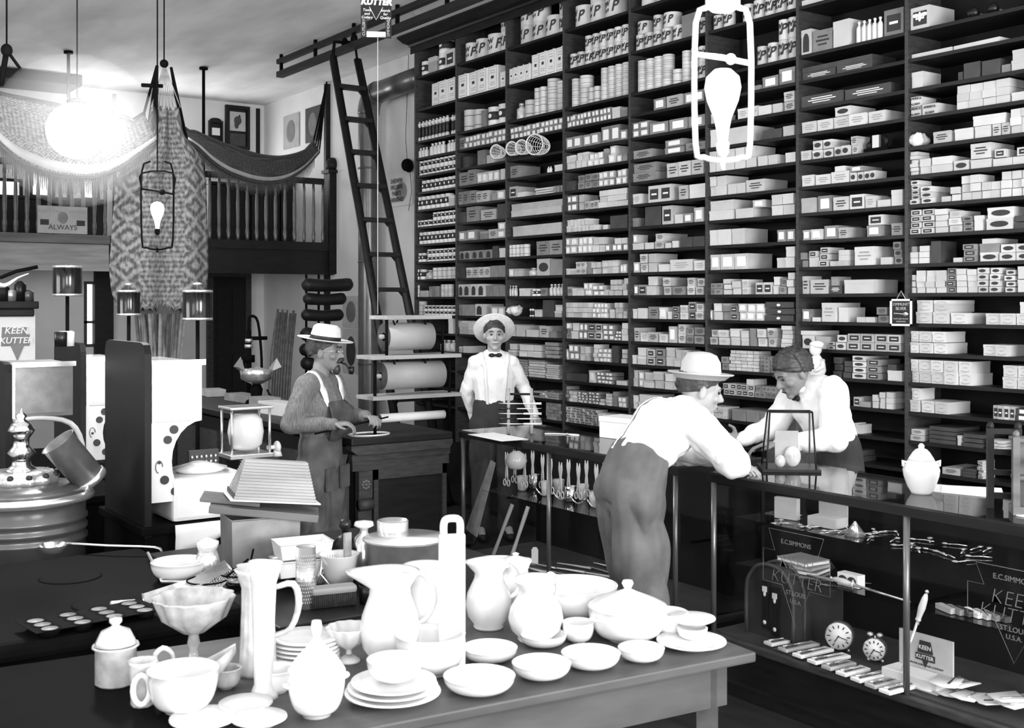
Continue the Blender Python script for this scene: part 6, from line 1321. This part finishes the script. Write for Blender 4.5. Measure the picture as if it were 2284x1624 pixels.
for j in range(9):
    l, r = edge(236); mb.tube([PK, P(l+(r-l)*j/8, 240, y=yh)], .004, 5)
mb.build('suspension_cords', 'cloth', t)
MB().cyl(P(316, 190, y=yh), P(362, 192, y=yh), .014).build('spreader', 'iron', t)
MB().cyl(PK+Vector((0, 0, .0)), Vector((PK.x, PK.y, CH-.005)), .005).ell(PK, (.03, .03, .03)).build('ceiling_wire', 'iron', t)
def swoop(name, label, A, B, pts, wid, m_, cm, border='light', lean=.5, fringe=True):
    "hammock slung between A and B; pts are the lower edge points in space; wid its band height"
    t = thing(name, label, 'hammock', (0, 0, 0)); n = len(pts); rows = []; rb = []
    for i, p in enumerate(pts):
        f = i/(n-1); w = wid*sin(pi*min(max(f, .06), .94))**.45
        rows.append([Vector(p)+Vector((0, .30*k/10*lean, w*k/10*(1-.25*k/10))) for k in range(11)]); rb.append([Vector(p)+Vector((0, -.012, w*k)) for k in (.0, .10)])
    uvsheet('cloth', [list(r) for r in rows], m_, t, .006)
    MB().sheet([[q+Vector((0, 0, .02)) for q in r] for r in rb], th=.003).build('border_stripe', border, t)
    MB().tube([rows[i][-1] for i in range(n)], .02, 6).tube([rows[i][0] for i in range(n)], .012, 6).build('hem', 'dark', t)
    if fringe:
        mb = MB()
        for i in range(2, n-2):
            for k in range(3): q = rows[i][0].lerp(rows[i+1][0], k/3); mb.tube([q, q+Vector((.0, -.01, -.10-.03*random.random()))], [.007, .002], 4)
        mb.build('fringe', 'dark', t)
    for E_, R_ in ((A, rows[0]), (B, rows[-1])):
        mb = MB()
        for k in (0, 3, 6, 10): mb.tube([E_, R_[k]], .010, 5)
        mb.build('end_cord', 'iron', t)
    return t
def curve(tab, n, y0, y1):
    out = []
    for i in range(n):
        f = i/(n-1); u = tab[0][0]+(tab[-1][0]-tab[0][0])*f
        for a, b in zip(tab, tab[1:]):
            if a[0] <= u <= b[0]: g = (u-a[0])/(b[0]-a[0]); g2 = g; v = a[1]+(b[1]-a[1])*g2; break
        out.append(P(u, v, y=y0+(y1-y0)*f))
    for _ in range(3): out = [out[0]]+[(out[i-1]+out[i]*2+out[i+1])/4 for i in range(1, n-1)]+[out[-1]]
    return out
tabR = [(418, 318), (440, 330), (470, 362), (510, 388), (560, 405), (600, 410), (640, 402), (680, 378), (712, 340)]
B = P(729, 182, x=WX-.05); swoop('slung_hammock', 'dark plain hammock slung to the side wall with a pale border line', PK+Vector((.05, 0, -.02)), B, curve(tabR, 34, 8.15, 11.9), .38, 'hm_dark', None)
tabL = [(-70, 210), (-40, 275), (0, 325), (40, 358), (100, 385), (160, 396), (215, 396), (270, 375), (310, 345), (348, 318)]
A2 = P(15, 112, y=7.6); swoop('slung_hammock', 'pale patterned hammock slung at the left in front of the glowing globe', P(-90, 100, y=7.5), PK+Vector((-.05, 0, -.02)), curve(tabL, 34, 7.5, 8.0), .66, 'bordered_hammock', None, 'light', .9)
t = thing('hammock_spreader', 'dark triangular hammock cords hung from the ceiling at the top left', 'cords', A2); e1 = P(2, 190, y=7.6)-A2; e2 = P(50, 160, y=7.6)-A2
MB().tube([(0, 0, 0), e1], .018, 6).tube([(0, 0, 0), e2], .010, 6).tube([(0, 0, 0), (0, 0, CH-A2.z-.01)], .006, 5).ell((0, 0, 0), (.035, .03, .04)).build('cords', 'iron', t)
# ------------------------------------------------------------------ lamps
def bulb_fixture(u, v, Zs, s_, label, m_, br, power, bs=1.):
    "frame lamp with upward bulb; (u,v) bulb centre"
    d = P(u, v, x=1.0); k = Zs/(d.x*sin(YAW)+d.y*cos(YAW)); c = Vector((0, 0, EYE))+(d-Vector((0, 0, EYE)))*k
    t = thing('frame_lamp', label, 'lamp', c, -YAW); q = s_
    W2, HT, HB = .063*q, .16*q, .15*q
    MB().tube([(-W2*.45, 0, HT*1.25), (-W2, 0, HT), (-W2, 0, -HB+.03*q), (-W2*.7, 0, -HB), (0, 0, -HB-.008*q), (W2*.7, 0, -HB), (W2, 0, -HB+.03*q), (W2, 0, HT), (W2*.45, 0, HT*1.25)], .0065*br*q, 10).build('tube_frame', m_, t)
    MB().tube([(-W2, 0, HT*.55), (0, 0, HT*.50), (W2, 0, HT*.42)], .0065*br*q, 10).ell((W2*.3, 0, HT*.48), (.013*q, .011*q, .013*q)).build('cross_bar', m_, t)
    q *= bs; MB().lathe([(.011*q, -.115*q), (.014*q, -.09*q), (.02*q, -.06*q), (.036*q, -.02*q), (.042*q, .01*q), (.038*q, .035*q), (.02*q, .052*q), (.001, .056*q)], 28).build('bulb', 'bulb', t)
    MB().lathe([(.008*q, -.15*q), (.014*q, -.14*q), (.016*q, -.118*q), (.012*q, -.112*q)], 16).build('socket', m_, t)
    MB().cyl((0, 0, -HB-.03*q), (0, 0, -HB), .006*q).build('finial', m_, t)
    if br > 1: MB().lathe([(.03, HT*1.18), (.045, HT*1.25), (.045, HT*1.9), (.03, HT*2.0)], 24).build('canopy', 'enamel', t); MB().tube([(-W2*.45, 0, HT*1.25), (W2*.45, 0, HT*1.25)], .008, 8).cyl((0, 0, HT*1.95), (0, 0, CH-c.z-.002), .008).build('stem', m_, t)
    else: MB().tube([(-W2, 0, HT*.55), (-W2, 0, HT*.95), (W2, 0, HT*.95), (W2, 0, HT*.42)], .004, 6).cyl((0, 0, HT*.95), (0, 0, CH-c.z-.002), .003).build('stem', m_, t)
    q = s_; l = bpy.data.lights.new('bulb_light', 'POINT'); l.energy = power; l.shadow_soft_size = .05; lo = bpy.data.objects.new('bulb_light', l); COL.objects.link(lo); lo.parent = t; lo.location = (0, -.0, .12*q)
    return t
bulb_fixture(1612, 206, 3.0, 1.12, 'large white frame lamp with upturned bulb hanging before the shelves', 'enamel', 1.05, 4)
bulb_fixture(351, 470, 4.7, 1.0, 'small dark wire frame lamp with glowing bulb before the hanging hammock', 'iron', .6, 3, .66)
# globe and stem added to stand for a bright glow of unknown source
c = P(172, 292, y=6.9); t = thing('glow_globe', 'large round globe added for the glow in front of the left hammock', 'lamp', c); r = 66*ppm(c)
MB().ell((0, 0, 0), (r, r, r*.95), 0, 32, 20).build('globe', 'globe', t); MB().lathe([(r*.3, r*.93), (r*.35, r*1.0), (r*.1, r*1.1)], 20).cyl((0, 0, r), (0, 0, CH-c.z-.002), .004).build('stem', 'iron', t)
l = bpy.data.lights.new('glow_light', 'POINT'); l.energy = 230; l.shadow_soft_size = .2; lo = bpy.data.objects.new('glow_light', l); COL.objects.link(lo); lo.location = c+Vector((.0, -.32, .0))  # point light added to spread the glow over its surroundings

# scattering volume added to make the soft halo round the globe
hz = bpy.data.materials.new('halo_volume'); hz.use_nodes = True; nt = hz.node_tree; nt.nodes.clear(); o_ = nt.nodes.new('ShaderNodeOutputMaterial'); vs_ = nt.nodes.new('ShaderNodeVolumeScatter'); vs_.inputs['Density'].default_value = .16
nt.links.new(vs_.outputs[0], o_.inputs['Volume']); M['halo'] = hz
o = MB().ell((0, 0, 0), (.46, .46, .44), 0, 32, 20).build('halo', 'halo', None, c); tag(o, 'thin halo volume added round the glowing globe', 'halo', None, 'stuff')
# ================================================================== people
V = Vector
def cap_prim(mb, p0, p1, r0, r1, side=None, k=1.):
    "closed tapered capsule; cross-section widened by k along side"
    p0, p1 = V(p0), V(p1); d = p1-p0; L = d.length; t = d.normalized() if L > 1e-6 else V((0, 0, 1))
    up = V((0, 0, 1)) if abs(t.z) < .9 else V((1, 0, 0)); b = t.cross(up).normalized(); c = b.cross(t).normalized(); n = 14; prof = []
    for i in range(5): a = -pi/2+pi/2*i/5; prof.append((r0*cos(a)+1e-4, r0*sin(a)))
    prof.append((r0, 0)); prof.append((r1, L))
    for i in range(1, 6): a = pi/2*i/5; prof.append((r1*cos(a)+1e-4, L+r1*sin(a)))
    vs = []; fs = []
    for r, z in prof:
        for q in range(n):
            a = 2*pi*q/n; o = b*cos(a)*r+c*sin(a)*r
            if side is not None: s_ = V(side).normalized(); o = o+s_*(o.dot(s_))*(k-1)
            vs.append(tuple(p0+t*z+o))
    m = len(prof)
    for i in range(m-1):
        for q in range(n): q2 = (q+1) % n; fs.append((i*n+q, i*n+q2, (i+1)*n+q2, (i+1)*n+q))
    fs.append(list(range(n-1, -1, -1))); fs.append([(m-1)*n+q for q in range(n)]); mb.add(vs, fs)
def ell_prim(mb, c, r, rot=None):
    T0 = mb.T; mb.T = T0 @ Matrix.Translation(V(c)) @ (rot.to_4x4() if rot is not None else Matrix.Identity(4)); mb.ell((0, 0, 0), r, 0, 16, 12); mb.T = T0
def remeshed(name, prims, voxel, m_, parent, smooth=4, fold=None, group=None):
    mb = MB()
    for p in prims:
        if p[0] == 'c': cap_prim(mb, *p[1:])
        else: ell_prim(mb, *p[1:])
    me = mb.mesh(name); o = bpy.data.objects.new(name, me); COL.objects.link(o)
    r = o.modifiers.new('r', 'REMESH'); r.mode = 'VOXEL'; r.voxel_size = voxel
    s_ = o.modifiers.new('s', 'SMOOTH'); s_.factor = .5; s_.iterations = smooth
    dg = bpy.context.evaluated_depsgraph_get(); me2 = bpy.data.meshes.new_from_object(o.evaluated_get(dg)); bpy.data.objects.remove(o)
    me2.name = name; me2.materials.clear(); me2.materials.append(M[m_])
    if fold:
        amp, fr, an, *zm = fold; zm = zm[0] if zm else 9; nn = [v.normal.copy() for v in me2.vertices]
        for v, n_ in zip(me2.vertices, nn):
            q = v.co; d = noise.noise(V((q.x*fr, q.y*fr, q.z*fr*an)))+.5*noise.noise(V((q.x*fr*2.3+5, q.y*fr*2.3, q.z*fr*an*1.7+q.x*fr)))
            v.co = q+n_*(amp*(abs(d)*2.2-.5)*max(0, min(1, (zm-q.z)/.16)))
    for p in me2.polygons: p.use_smooth = True
    o = bpy.data.objects.new(name, me2); COL.objects.link(o); o.parent = parent; return o
def hand(w, d, n, side, curl=.35, thumb=.8, L=1.):
    w, d, n = V(w), V(d).normalized(), V(n); n = (n-d*n.dot(d)).normalized(); l = d.cross(n).normalized()*side; out = []
    for i in range(4):
        base = w+d*(.088-.004*abs(i-1))*L+l*(.028-.0195*i); out.append(('c', w+l*(.014-.010*i)+d*.01, base, .015, .0105))
        p = base; a = 0; ln = (.95, 1.05, 1., .78)[i]*L; sp = (1.5-i)*.05
        for j, sl in enumerate((.040, .026, .020)):
            a += curl*(1 if j else .8); q = p+(d*cos(a)+n*sin(a)+l*sp).normalized()*sl*ln; out.append(('c', p, q, .0092-.0009*j, .0084-.0009*j)); p = q
    p = w+d*.022+l*.024; q = p+(d*(1-thumb*.45)+l*thumb+n*.3).normalized()*.042; out.append(('c', w+l*.01, p, .014, .013)); out.append(('c', p, q, .013, .0105)); q2 = q+(d*1.0+l*.35*thumb+n*.25).normalized()*.030; out.append(('c', q, q2, .0100, .0085))
    return out
def headp(c, R, beard=False):
    c = V(c); f = lambda x, y, z: c+R @ V((x, y, z)); o = []
    o += [('e', f(0, .014, .034), (.078, .094, .088), R), ('e', f(0, -.018, -.020), (.066, .078, .090), R), ('e', f(0, -.040, -.065), (.048, .048, .044), R), ('e', f(0, -.072, -.094), (.024, .022, .018), R)]
    o += [('c', f(0, -.088, .022), f(0, -.114, -.018), .0075, .012), ('c', f(0, -.104, -.022), f(0, -.092, -.026), .012, .010), ('c', f(-.013, -.098, -.024), f(.013, -.098, -.024), .0075, .0075)]
    o += [('c', f(-.042, -.076, .034), f(-.006, -.090, .030), .010, .010), ('c', f(.042, -.076, .034), f(.006, -.090, .030), .010, .010), ('c', f(-.018, -.089, -.052), f(.018, -.089, -.052), .0075, .0075), ('c', f(-.014, -.088, -.063), f(.014, -.088, -.063), .0075, .0075)]
    for s_ in (-1, 1): o += [('e', f(s_*.045, -.062, -.018), (.026, .024, .022), R), ('e', f(s_*.079, .006, -.004), (.010, .019, .032), R)]
    return o
def rotm(yaw=0, pitch=0, roll=0): return (Matrix.Rotation(yaw, 3, 'Z') @ Matrix.Rotation(pitch, 3, 'X') @ Matrix.Rotation(roll, 3, 'Y'))
def person(label, loc, rz, J, scale, skin='skin', shirt='shirtw', trousers='trous', headrot=None, bulk=1.0, sleeve=.016, hands=None, foldamp=.006):
    t = thing('person', label, 'person', loc, rz); t.scale = (scale,)*3; g = {k: V(v) for k, v in J.items()}
    X = (g['shL']-g['shR']).normalized(); HXX = (g['hipL']-g['hipR']).normalized()
    R = headrot or rotm(); body = []
    def torso(e, arms=True):
        o = [('c', g['pelvis'], g['waist'], .095*bulk+e, .090*bulk+e, HXX, 1.55), ('c', g['waist'], g['chest'], .092*bulk+e, .112*bulk+e, X, 1.48), ('c', g['chest'], g['chest'].lerp(g['neck'], .55), .112*bulk+e, .085+e, X, 1.5), ('c', g['shR'], g['shL'], .056+e, .056+e)]
        for s_ in 'LR': o.append(('c', g['sh'+s_].lerp(g['neck'], .15), g['neck']+V((0, 0, .0)), .05+e, .045+e))
        return o
    def arm(s_, e, e2=None):
        e2 = e if e2 is None else e2; return [('c', g['sh'+s_], g['el'+s_], .051+e, .042+e), ('c', g['el'+s_], g['wr'+s_], .040+e, .027+e2)]
    def leg(s_, e): return [('c', g['hip'+s_], g['kn'+s_], .086*bulk+e, .056+e), ('c', g['kn'+s_], g['an'+s_], .055+e, .040+e)]
    body = torso(0)+arm('L', 0)+arm('R', 0)+leg('L', 0)+leg('R', 0)+[('c', g['neck']-V((0, 0, .03)), g['head']+R @ V((0, .01, -.04)), .056, .052)]+headp(g['head'], R)
    for s_, sg in (('L', 1), ('R', -1)):
        body.append(('c', g['an'+s_], g['an'+s_]+V((0, -.14, -.04)), .038, .03)); d = g['wr'+s_]-g['el'+s_]; hd = (hands or {}).get(s_, {})
        body += hand(g['wr'+s_]+d.normalized()*.01, hd.get('d', d), hd.get('n', V((0, 0, -1))), hd.get('side', sg), hd.get('curl', .4), hd.get('thumb', .8))
    remeshed('body', body, .0062, skin, t, 3)
    f = lambda x, y, z: g['head']+R @ V((x, y, z))
    ey = MB(); 
    for s_ in (-1, 1): ey.at().ell(tuple(f(s_*.029, -.083, .012)), (.012, .008, .0065), 0, 10, 6)
    ey.build('eyes', 'black', t)
    eb = MB()
    for s_ in (-1, 1): eb.tube([f(s_*.014, -.096, .034), f(s_*.030, -.095, .040), f(s_*.048, -.082, .034)], [.004, .005, .003], 6)
    eb.build('eyebrows', 'hair', t); MB().tube([f(-.020, -.0965, -.0575), f(0, -.100, -.0575), f(.020, -.0965, -.0575)], .0026, 6).build('mouth_line', 'steelblue', t)
    w0 = g['pelvis'].lerp(g['waist'], .45); sh = [('c', w0, g['waist'], .080*bulk, .098*bulk, HXX, 1.5)]+torso(.014)[1:]+arm('L', sleeve, .012)+arm('R', sleeve, .012)
    so = remeshed('shirt', sh, .0085, shirt, t, 4, (foldamp, 9, .9))
    wt_ = g['pelvis'].lerp(g['waist'], .8); tr = [('c', g['pelvis']-V((0, 0, .02)), wt_, .121*bulk, .117*bulk, HXX, 1.55)]+[('c', g['hip'+q_], g['kn'+q_], .112*bulk, .088*bulk) for q_ in 'LR']+[('c', g['kn'+q_], g['an'+q_], .088*bulk, .078*bulk) for q_ in 'LR']
    remeshed('trousers', tr, .010, trousers, t, 4, (foldamp*2.8, 6, .40, g['pelvis'].z+.07))
    for s_ in 'LR': MB().tube([g['an'+s_]+V((0, .04, -.045)), g['an'+s_]+V((0, -.03, -.04)), g['an'+s_]+V((0, -.12, -.055)), g['an'+s_]+V((0, -.19, -.062))], [.045, .048, .044, .028], 12).build('shoe', 'rubber', t)
    t['_s'] = so.name; del t['_s']; SH[0] = so
    return t, g, R, f
SH = [None]
def onshirt(p, off=.004):
    'nearest point on the shirt surface, lifted a little'
    ok, loc, nor, _ = SH[0].closest_point_on_mesh(V(p)); return loc+nor*off, nor
def hatm(t, f, R, prof, off, tilt, m_, band=None, brimw=None, sx=1.):
    mb = MB(); mb.T = Matrix.Translation(f(*off)) @ (R @ rotm(0, tilt)).to_4x4()
    mb.lathe(prof, 40, wob=brimw, sx=sx); ho = mb.build('hat', m_, t)
    if band:
        b = MB(); b.T = mb.T; b.lathe(band, 40, sx=sx); b.build('hat_band', 'rubber', ho)
def hairm(t, f, R, m_='hair', low=-.02, sc=1.06, front=.6):
    mb = MB(); mb.T = Matrix.Translation(f(0, .018, .036)) @ R.to_4x4(); rows = []
    for i in range(27):
        a = pi/2*(i/26)*1.46; row = []
        for k in range(57):
            b = 2*pi*k/56; lim = 1.
            aa = a*(.84+(.31 if sin(b) < 0 else .15)*sin(b)+.03*noise.noise(V((b*3, 0, 1)))); x = .082*sc*sin(aa)*cos(b); y = .100*sc*sin(aa)*sin(b); z = .094*sc*cos(aa)
            n_ = 1+.07*noise.noise(V((x*34, y*34, z*34)))+.09*noise.noise(V((x*110, y*110, z*110))); row.append((x*n_, y*n_, z*n_))
        rows.append(row)
    mb.sheet(rows, th=-.004); mb.build('hair', m_, t)
def strap(t, pts, w, m_, name='suspender'):
    rows = []; full = []
    for a, b in zip(pts, pts[1:]): full += [V(a).lerp(V(b), k/4) for k in range(4)]
    full.append(V(pts[-1]))
    for p in full:
        rows.append([onshirt(p+V((-w/2, 0, 0)))[0], onshirt(p)[0], onshirt(p+V((w/2, 0, 0)))[0]])
    MB().sheet(rows, th=.003).build(name, m_, t)
STD = dict(pelvis=(0, 0, .93), waist=(0, 0, 1.08), chest=(0, 0, 1.27), neck=(0, .01, 1.45), head=(0, -.02, 1.60), shL=(.155, .0, 1.40), shR=(-.155, .0, 1.40), elL=(.24, .02, 1.12), elR=(-.24, .02, 1.12), wrL=(.25, -.08, .88), wrR=(-.25, -.08, .88),
    hipL=(.09, 0, .90), hipR=(-.09, 0, .90), knL=(.10, -.02, .50), knR=(-.10, -.02, .50), anL=(.11, .02, .09), anR=(-.11, .02, .09))
def J_(**k): d = dict(STD); d.update(k); return d
# --- bow tie man behind the far case
t, g, R, f = person('person in white shirt, bow tie and pale straw hat pushed back, hand on counter', (4.95, 7.30, 0), radians(-26),
    J_(elL=(.235, .03, 1.20), wrL=(.31, -.06, .985), elR=(-.205, .10, 1.15), wrR=(-.13, .17, .93), shL=(.137, 0, 1.378), shR=(-.137, 0, 1.378)), .968, 'skinl', 'shirtw', 'trous', rotm(radians(-4), radians(2)), .95)
hatm(t, f, R, [(.160, 0), (.165, .006), (.158, .010), (.088, .012), (.086, .05), (.078, .085), (.05, .098), (.001, .10)], (0, .035, .045), radians(-52), 'straw')
hairm(t, f, R, sc=1.03)
n0 = g['neck']; MB().ell((-.028, -.072, 1.448), (.026, .010, .016)).ell((.028, -.072, 1.448), (.026, .010, .016)).ell((0, -.078, 1.448), (.010, .009, .010)).build('bow_tie', 'rubber', t)
MB().tube([(.062*cos(a*pi/12), .01+.062*sin(a*pi/12), 1.462+.006*sin(a*pi/12)) for a in range(24)], .013, 8, closed=True, flat=1.3).build('collar', 'shirtw', t)
for s_ in (-1, 1): strap(t, [(s_*.10, .02, 1.462), (s_*.10, -.07, 1.42), (s_*.095, -.118, 1.34), (s_*.09, -.138, 1.24), (s_*.085, -.125, 1.10), (s_*.08, -.125, 1.06)], .032, 'wpaper')
# --- pipe smoking man in overalls
t, g, R, f = person('person in brimmed pale hat and denim overalls smoking a curved pipe', (2.96, 6.17, 0), radians(34),
    J_(elR=(-.235, .07, 1.17), wrR=(-.15, -.17, 1.175), elL=(.20, -.06, 1.19), wrL=(.09, -.26, 1.20), waist=(0, .0, 1.07), knL=(.10, -.03, .50), head=(0, -.03, 1.595)), .945, 'skin', 'shirtg', 'denim', rotm(radians(14), radians(2)), 1.0, .020,
    hands={'R': dict(curl=.75, n=(0, .3, -1)), 'L': dict(curl=.8, n=(0, .2, -1))})
hatm(t, f, R, [(.168, .012), (.172, .016), (.166, .018), (.12, .004), (.092, .004), (.093, .04), (.082, .09), (.060, .105), (.03, .098), (.001, .10)], (0, .0, .070), radians(6), 'straw', [(.0945, .004), (.0955, .034), (.094, .036)], lambda a, i: 1+(.05*abs(cos(a)) if i < 3 else 0), 1.)
hairm(t, f, R, 'hair', sc=1.03)
MB().tube([f(-.034, -.092, -.058), f(-.018, -.106, -.040), f(0, -.112, -.036), f(.018, -.106, -.040), f(.034, -.092, -.058)], [.006, .012, .013, .012, .006], 8).build('moustache', 'hair', t)
MB().ell(tuple(f(0, -.078, -.098)), (.027, .024, .036)).build('goatee', 'hair', t)
MB().tube([f(.006, -.104, -.058), f(.010, -.135, -.068), f(.012, -.155, -.100), f(.012, -.165, -.120)], .006, 8).tube([f(.012, -.166, -.125), f(.012, -.168, -.105), f(.012, -.169, -.078)], [.014, .018, .017], 14).build('pipe', 'blackp', t)
MB().tube([f(.030+.018*cos(a*pi/7), -.099, .012+.015*sin(a*pi/7)) for a in range(14)], .0018, 5, closed=True).tube([f(-.030+.018*cos(a*pi/7), -.099, .012+.015*sin(a*pi/7)) for a in range(14)], .0018, 5, closed=True).tube([f(.048, -.095, .014), f(.08, .0, .012)], .0015, 5).tube([f(-.048, -.095, .014), f(-.08, .0, .012)], .0015, 5).build('spectacles', 'nickel', t)
bibp = []
for z, w in ((1.05, .15), (1.10, .15), (1.16, .145), (1.24, .135), (1.31, .12)):
    bibp.append([onshirt((x*w/4, -.16, z), .010)[0] for x in range(-4, 5)])
MB().sheet(bibp, th=.005).build('bib', 'denim', t)
for s_ in (-1, 1): strap(t, [(s_*.09, .10, 1.40), (s_*.10, .03, 1.475), (s_*.11, -.06, 1.455), (s_*.115, -.125, 1.36), (s_*.115, -.150, 1.28)], .036, 'shirtw')
for x, z in ((-.085, .86), (.085, .86)): MB().bbox(x-.05, x+.05, -.132, -.112, z-.10, z+.04, .004).build('pocket', 'denim', t)
solo('thin_rod', 'thin dark rod held level in the hands of the pipe smoker', 'rod', MB().cyl(P(702, 968, y=5.97), P(866, 930, y=5.95), .005), 'iron')
# --- man bending over the near showcase, seen from behind
t, g, R, f = person('person in bright white shirt and grey felt hat bending over the showcase', (3.47, 4.00, 0), radians(72),
    dict(pelvis=(0, .02, .97), waist=(.0, -.04, 1.10), chest=(.01, -.17, 1.225), neck=(.03, -.30, 1.30), head=(.04, -.36, 1.385), shL=(.18, -.23, 1.235), shR=(-.17, -.24, 1.255), elL=(.24, -.40, 1.085), elR=(-.22, -.40, 1.085), wrL=(.04, -.50, 1.055), wrR=(-.04, -.50, 1.055),
    hipL=(.095, .02, .93), hipR=(-.095, .02, .93), knL=(.10, -.06, .50), knR=(-.13, -.02, .50), anL=(.11, .04, .09), anR=(-.15, .10, .09)), 1.0, 'skinl', 'shirtw', 'trousg', rotm(radians(-10), radians(14)), 1.12, .034,
    hands={'R': dict(curl=.25), 'L': dict(curl=.25)}, foldamp=.009)
hatm(t, f, R, [(.150, .028), (.156, .034), (.150, .036), (.115, .006), (.093, .002), (.095, .04), (.090, .085), (.070, .118), (.04, .130), (.001, .134)], (0, .01, .052), radians(-10), 'felt', None, None)
hairm(t, f, R, 'hair', sc=1.02)
for s_ in (-1, 1): strap(t, [(s_*.04, .10, 1.10), (s_*.06, .03, 1.25), (s_*.09, -.08, 1.36), (s_*.11, -.2, 1.39)], .035, 'wpaper')
# --- clerk behind the near case
t, g, R, f = person('person with dark wavy hair and bow tie behind the showcase, holding out a hand', (4.94, 4.06, 0), radians(-112),
    J_(pelvis=(0, .02, .93), waist=(0, .0, 1.06), chest=(0, -.08, 1.24), neck=(0, -.15, 1.36), head=(0, -.235, 1.425), shL=(.175, -.10, 1.345), shR=(-.175, -.10, 1.345), elR=(-.20, -.26, 1.12), wrR=(-.07, -.50, 1.075), elL=(.24, -.12, 1.10), wrL=(.10, -.36, 1.07)), 1.0, 'skin', 'shirtw', 'trous', rotm(radians(4), radians(30)), 1.05, .026,
    hands={'R': dict(curl=.3, n=(1, 0, .2), side=1, thumb=1.1, d=(-.1, -1, .1)), 'L': dict(curl=.4)}, foldamp=.007)
hairm(t, f, R, 'hair', sc=1.11)
MB().ell((-.02, -.222, 1.295), (.022, .012, .016)).ell((.02, -.222, 1.295), (.022, .012, .016)).build('bow_tie', 'rubber', t)
MB().tube([(.060*cos(a*pi/12), -.165+.058*sin(a*pi/12), 1.355+.02*sin(a*pi/12)) for a in range(24)], .013, 8, closed=True, flat=1.3).build('collar', 'shirtw', t)
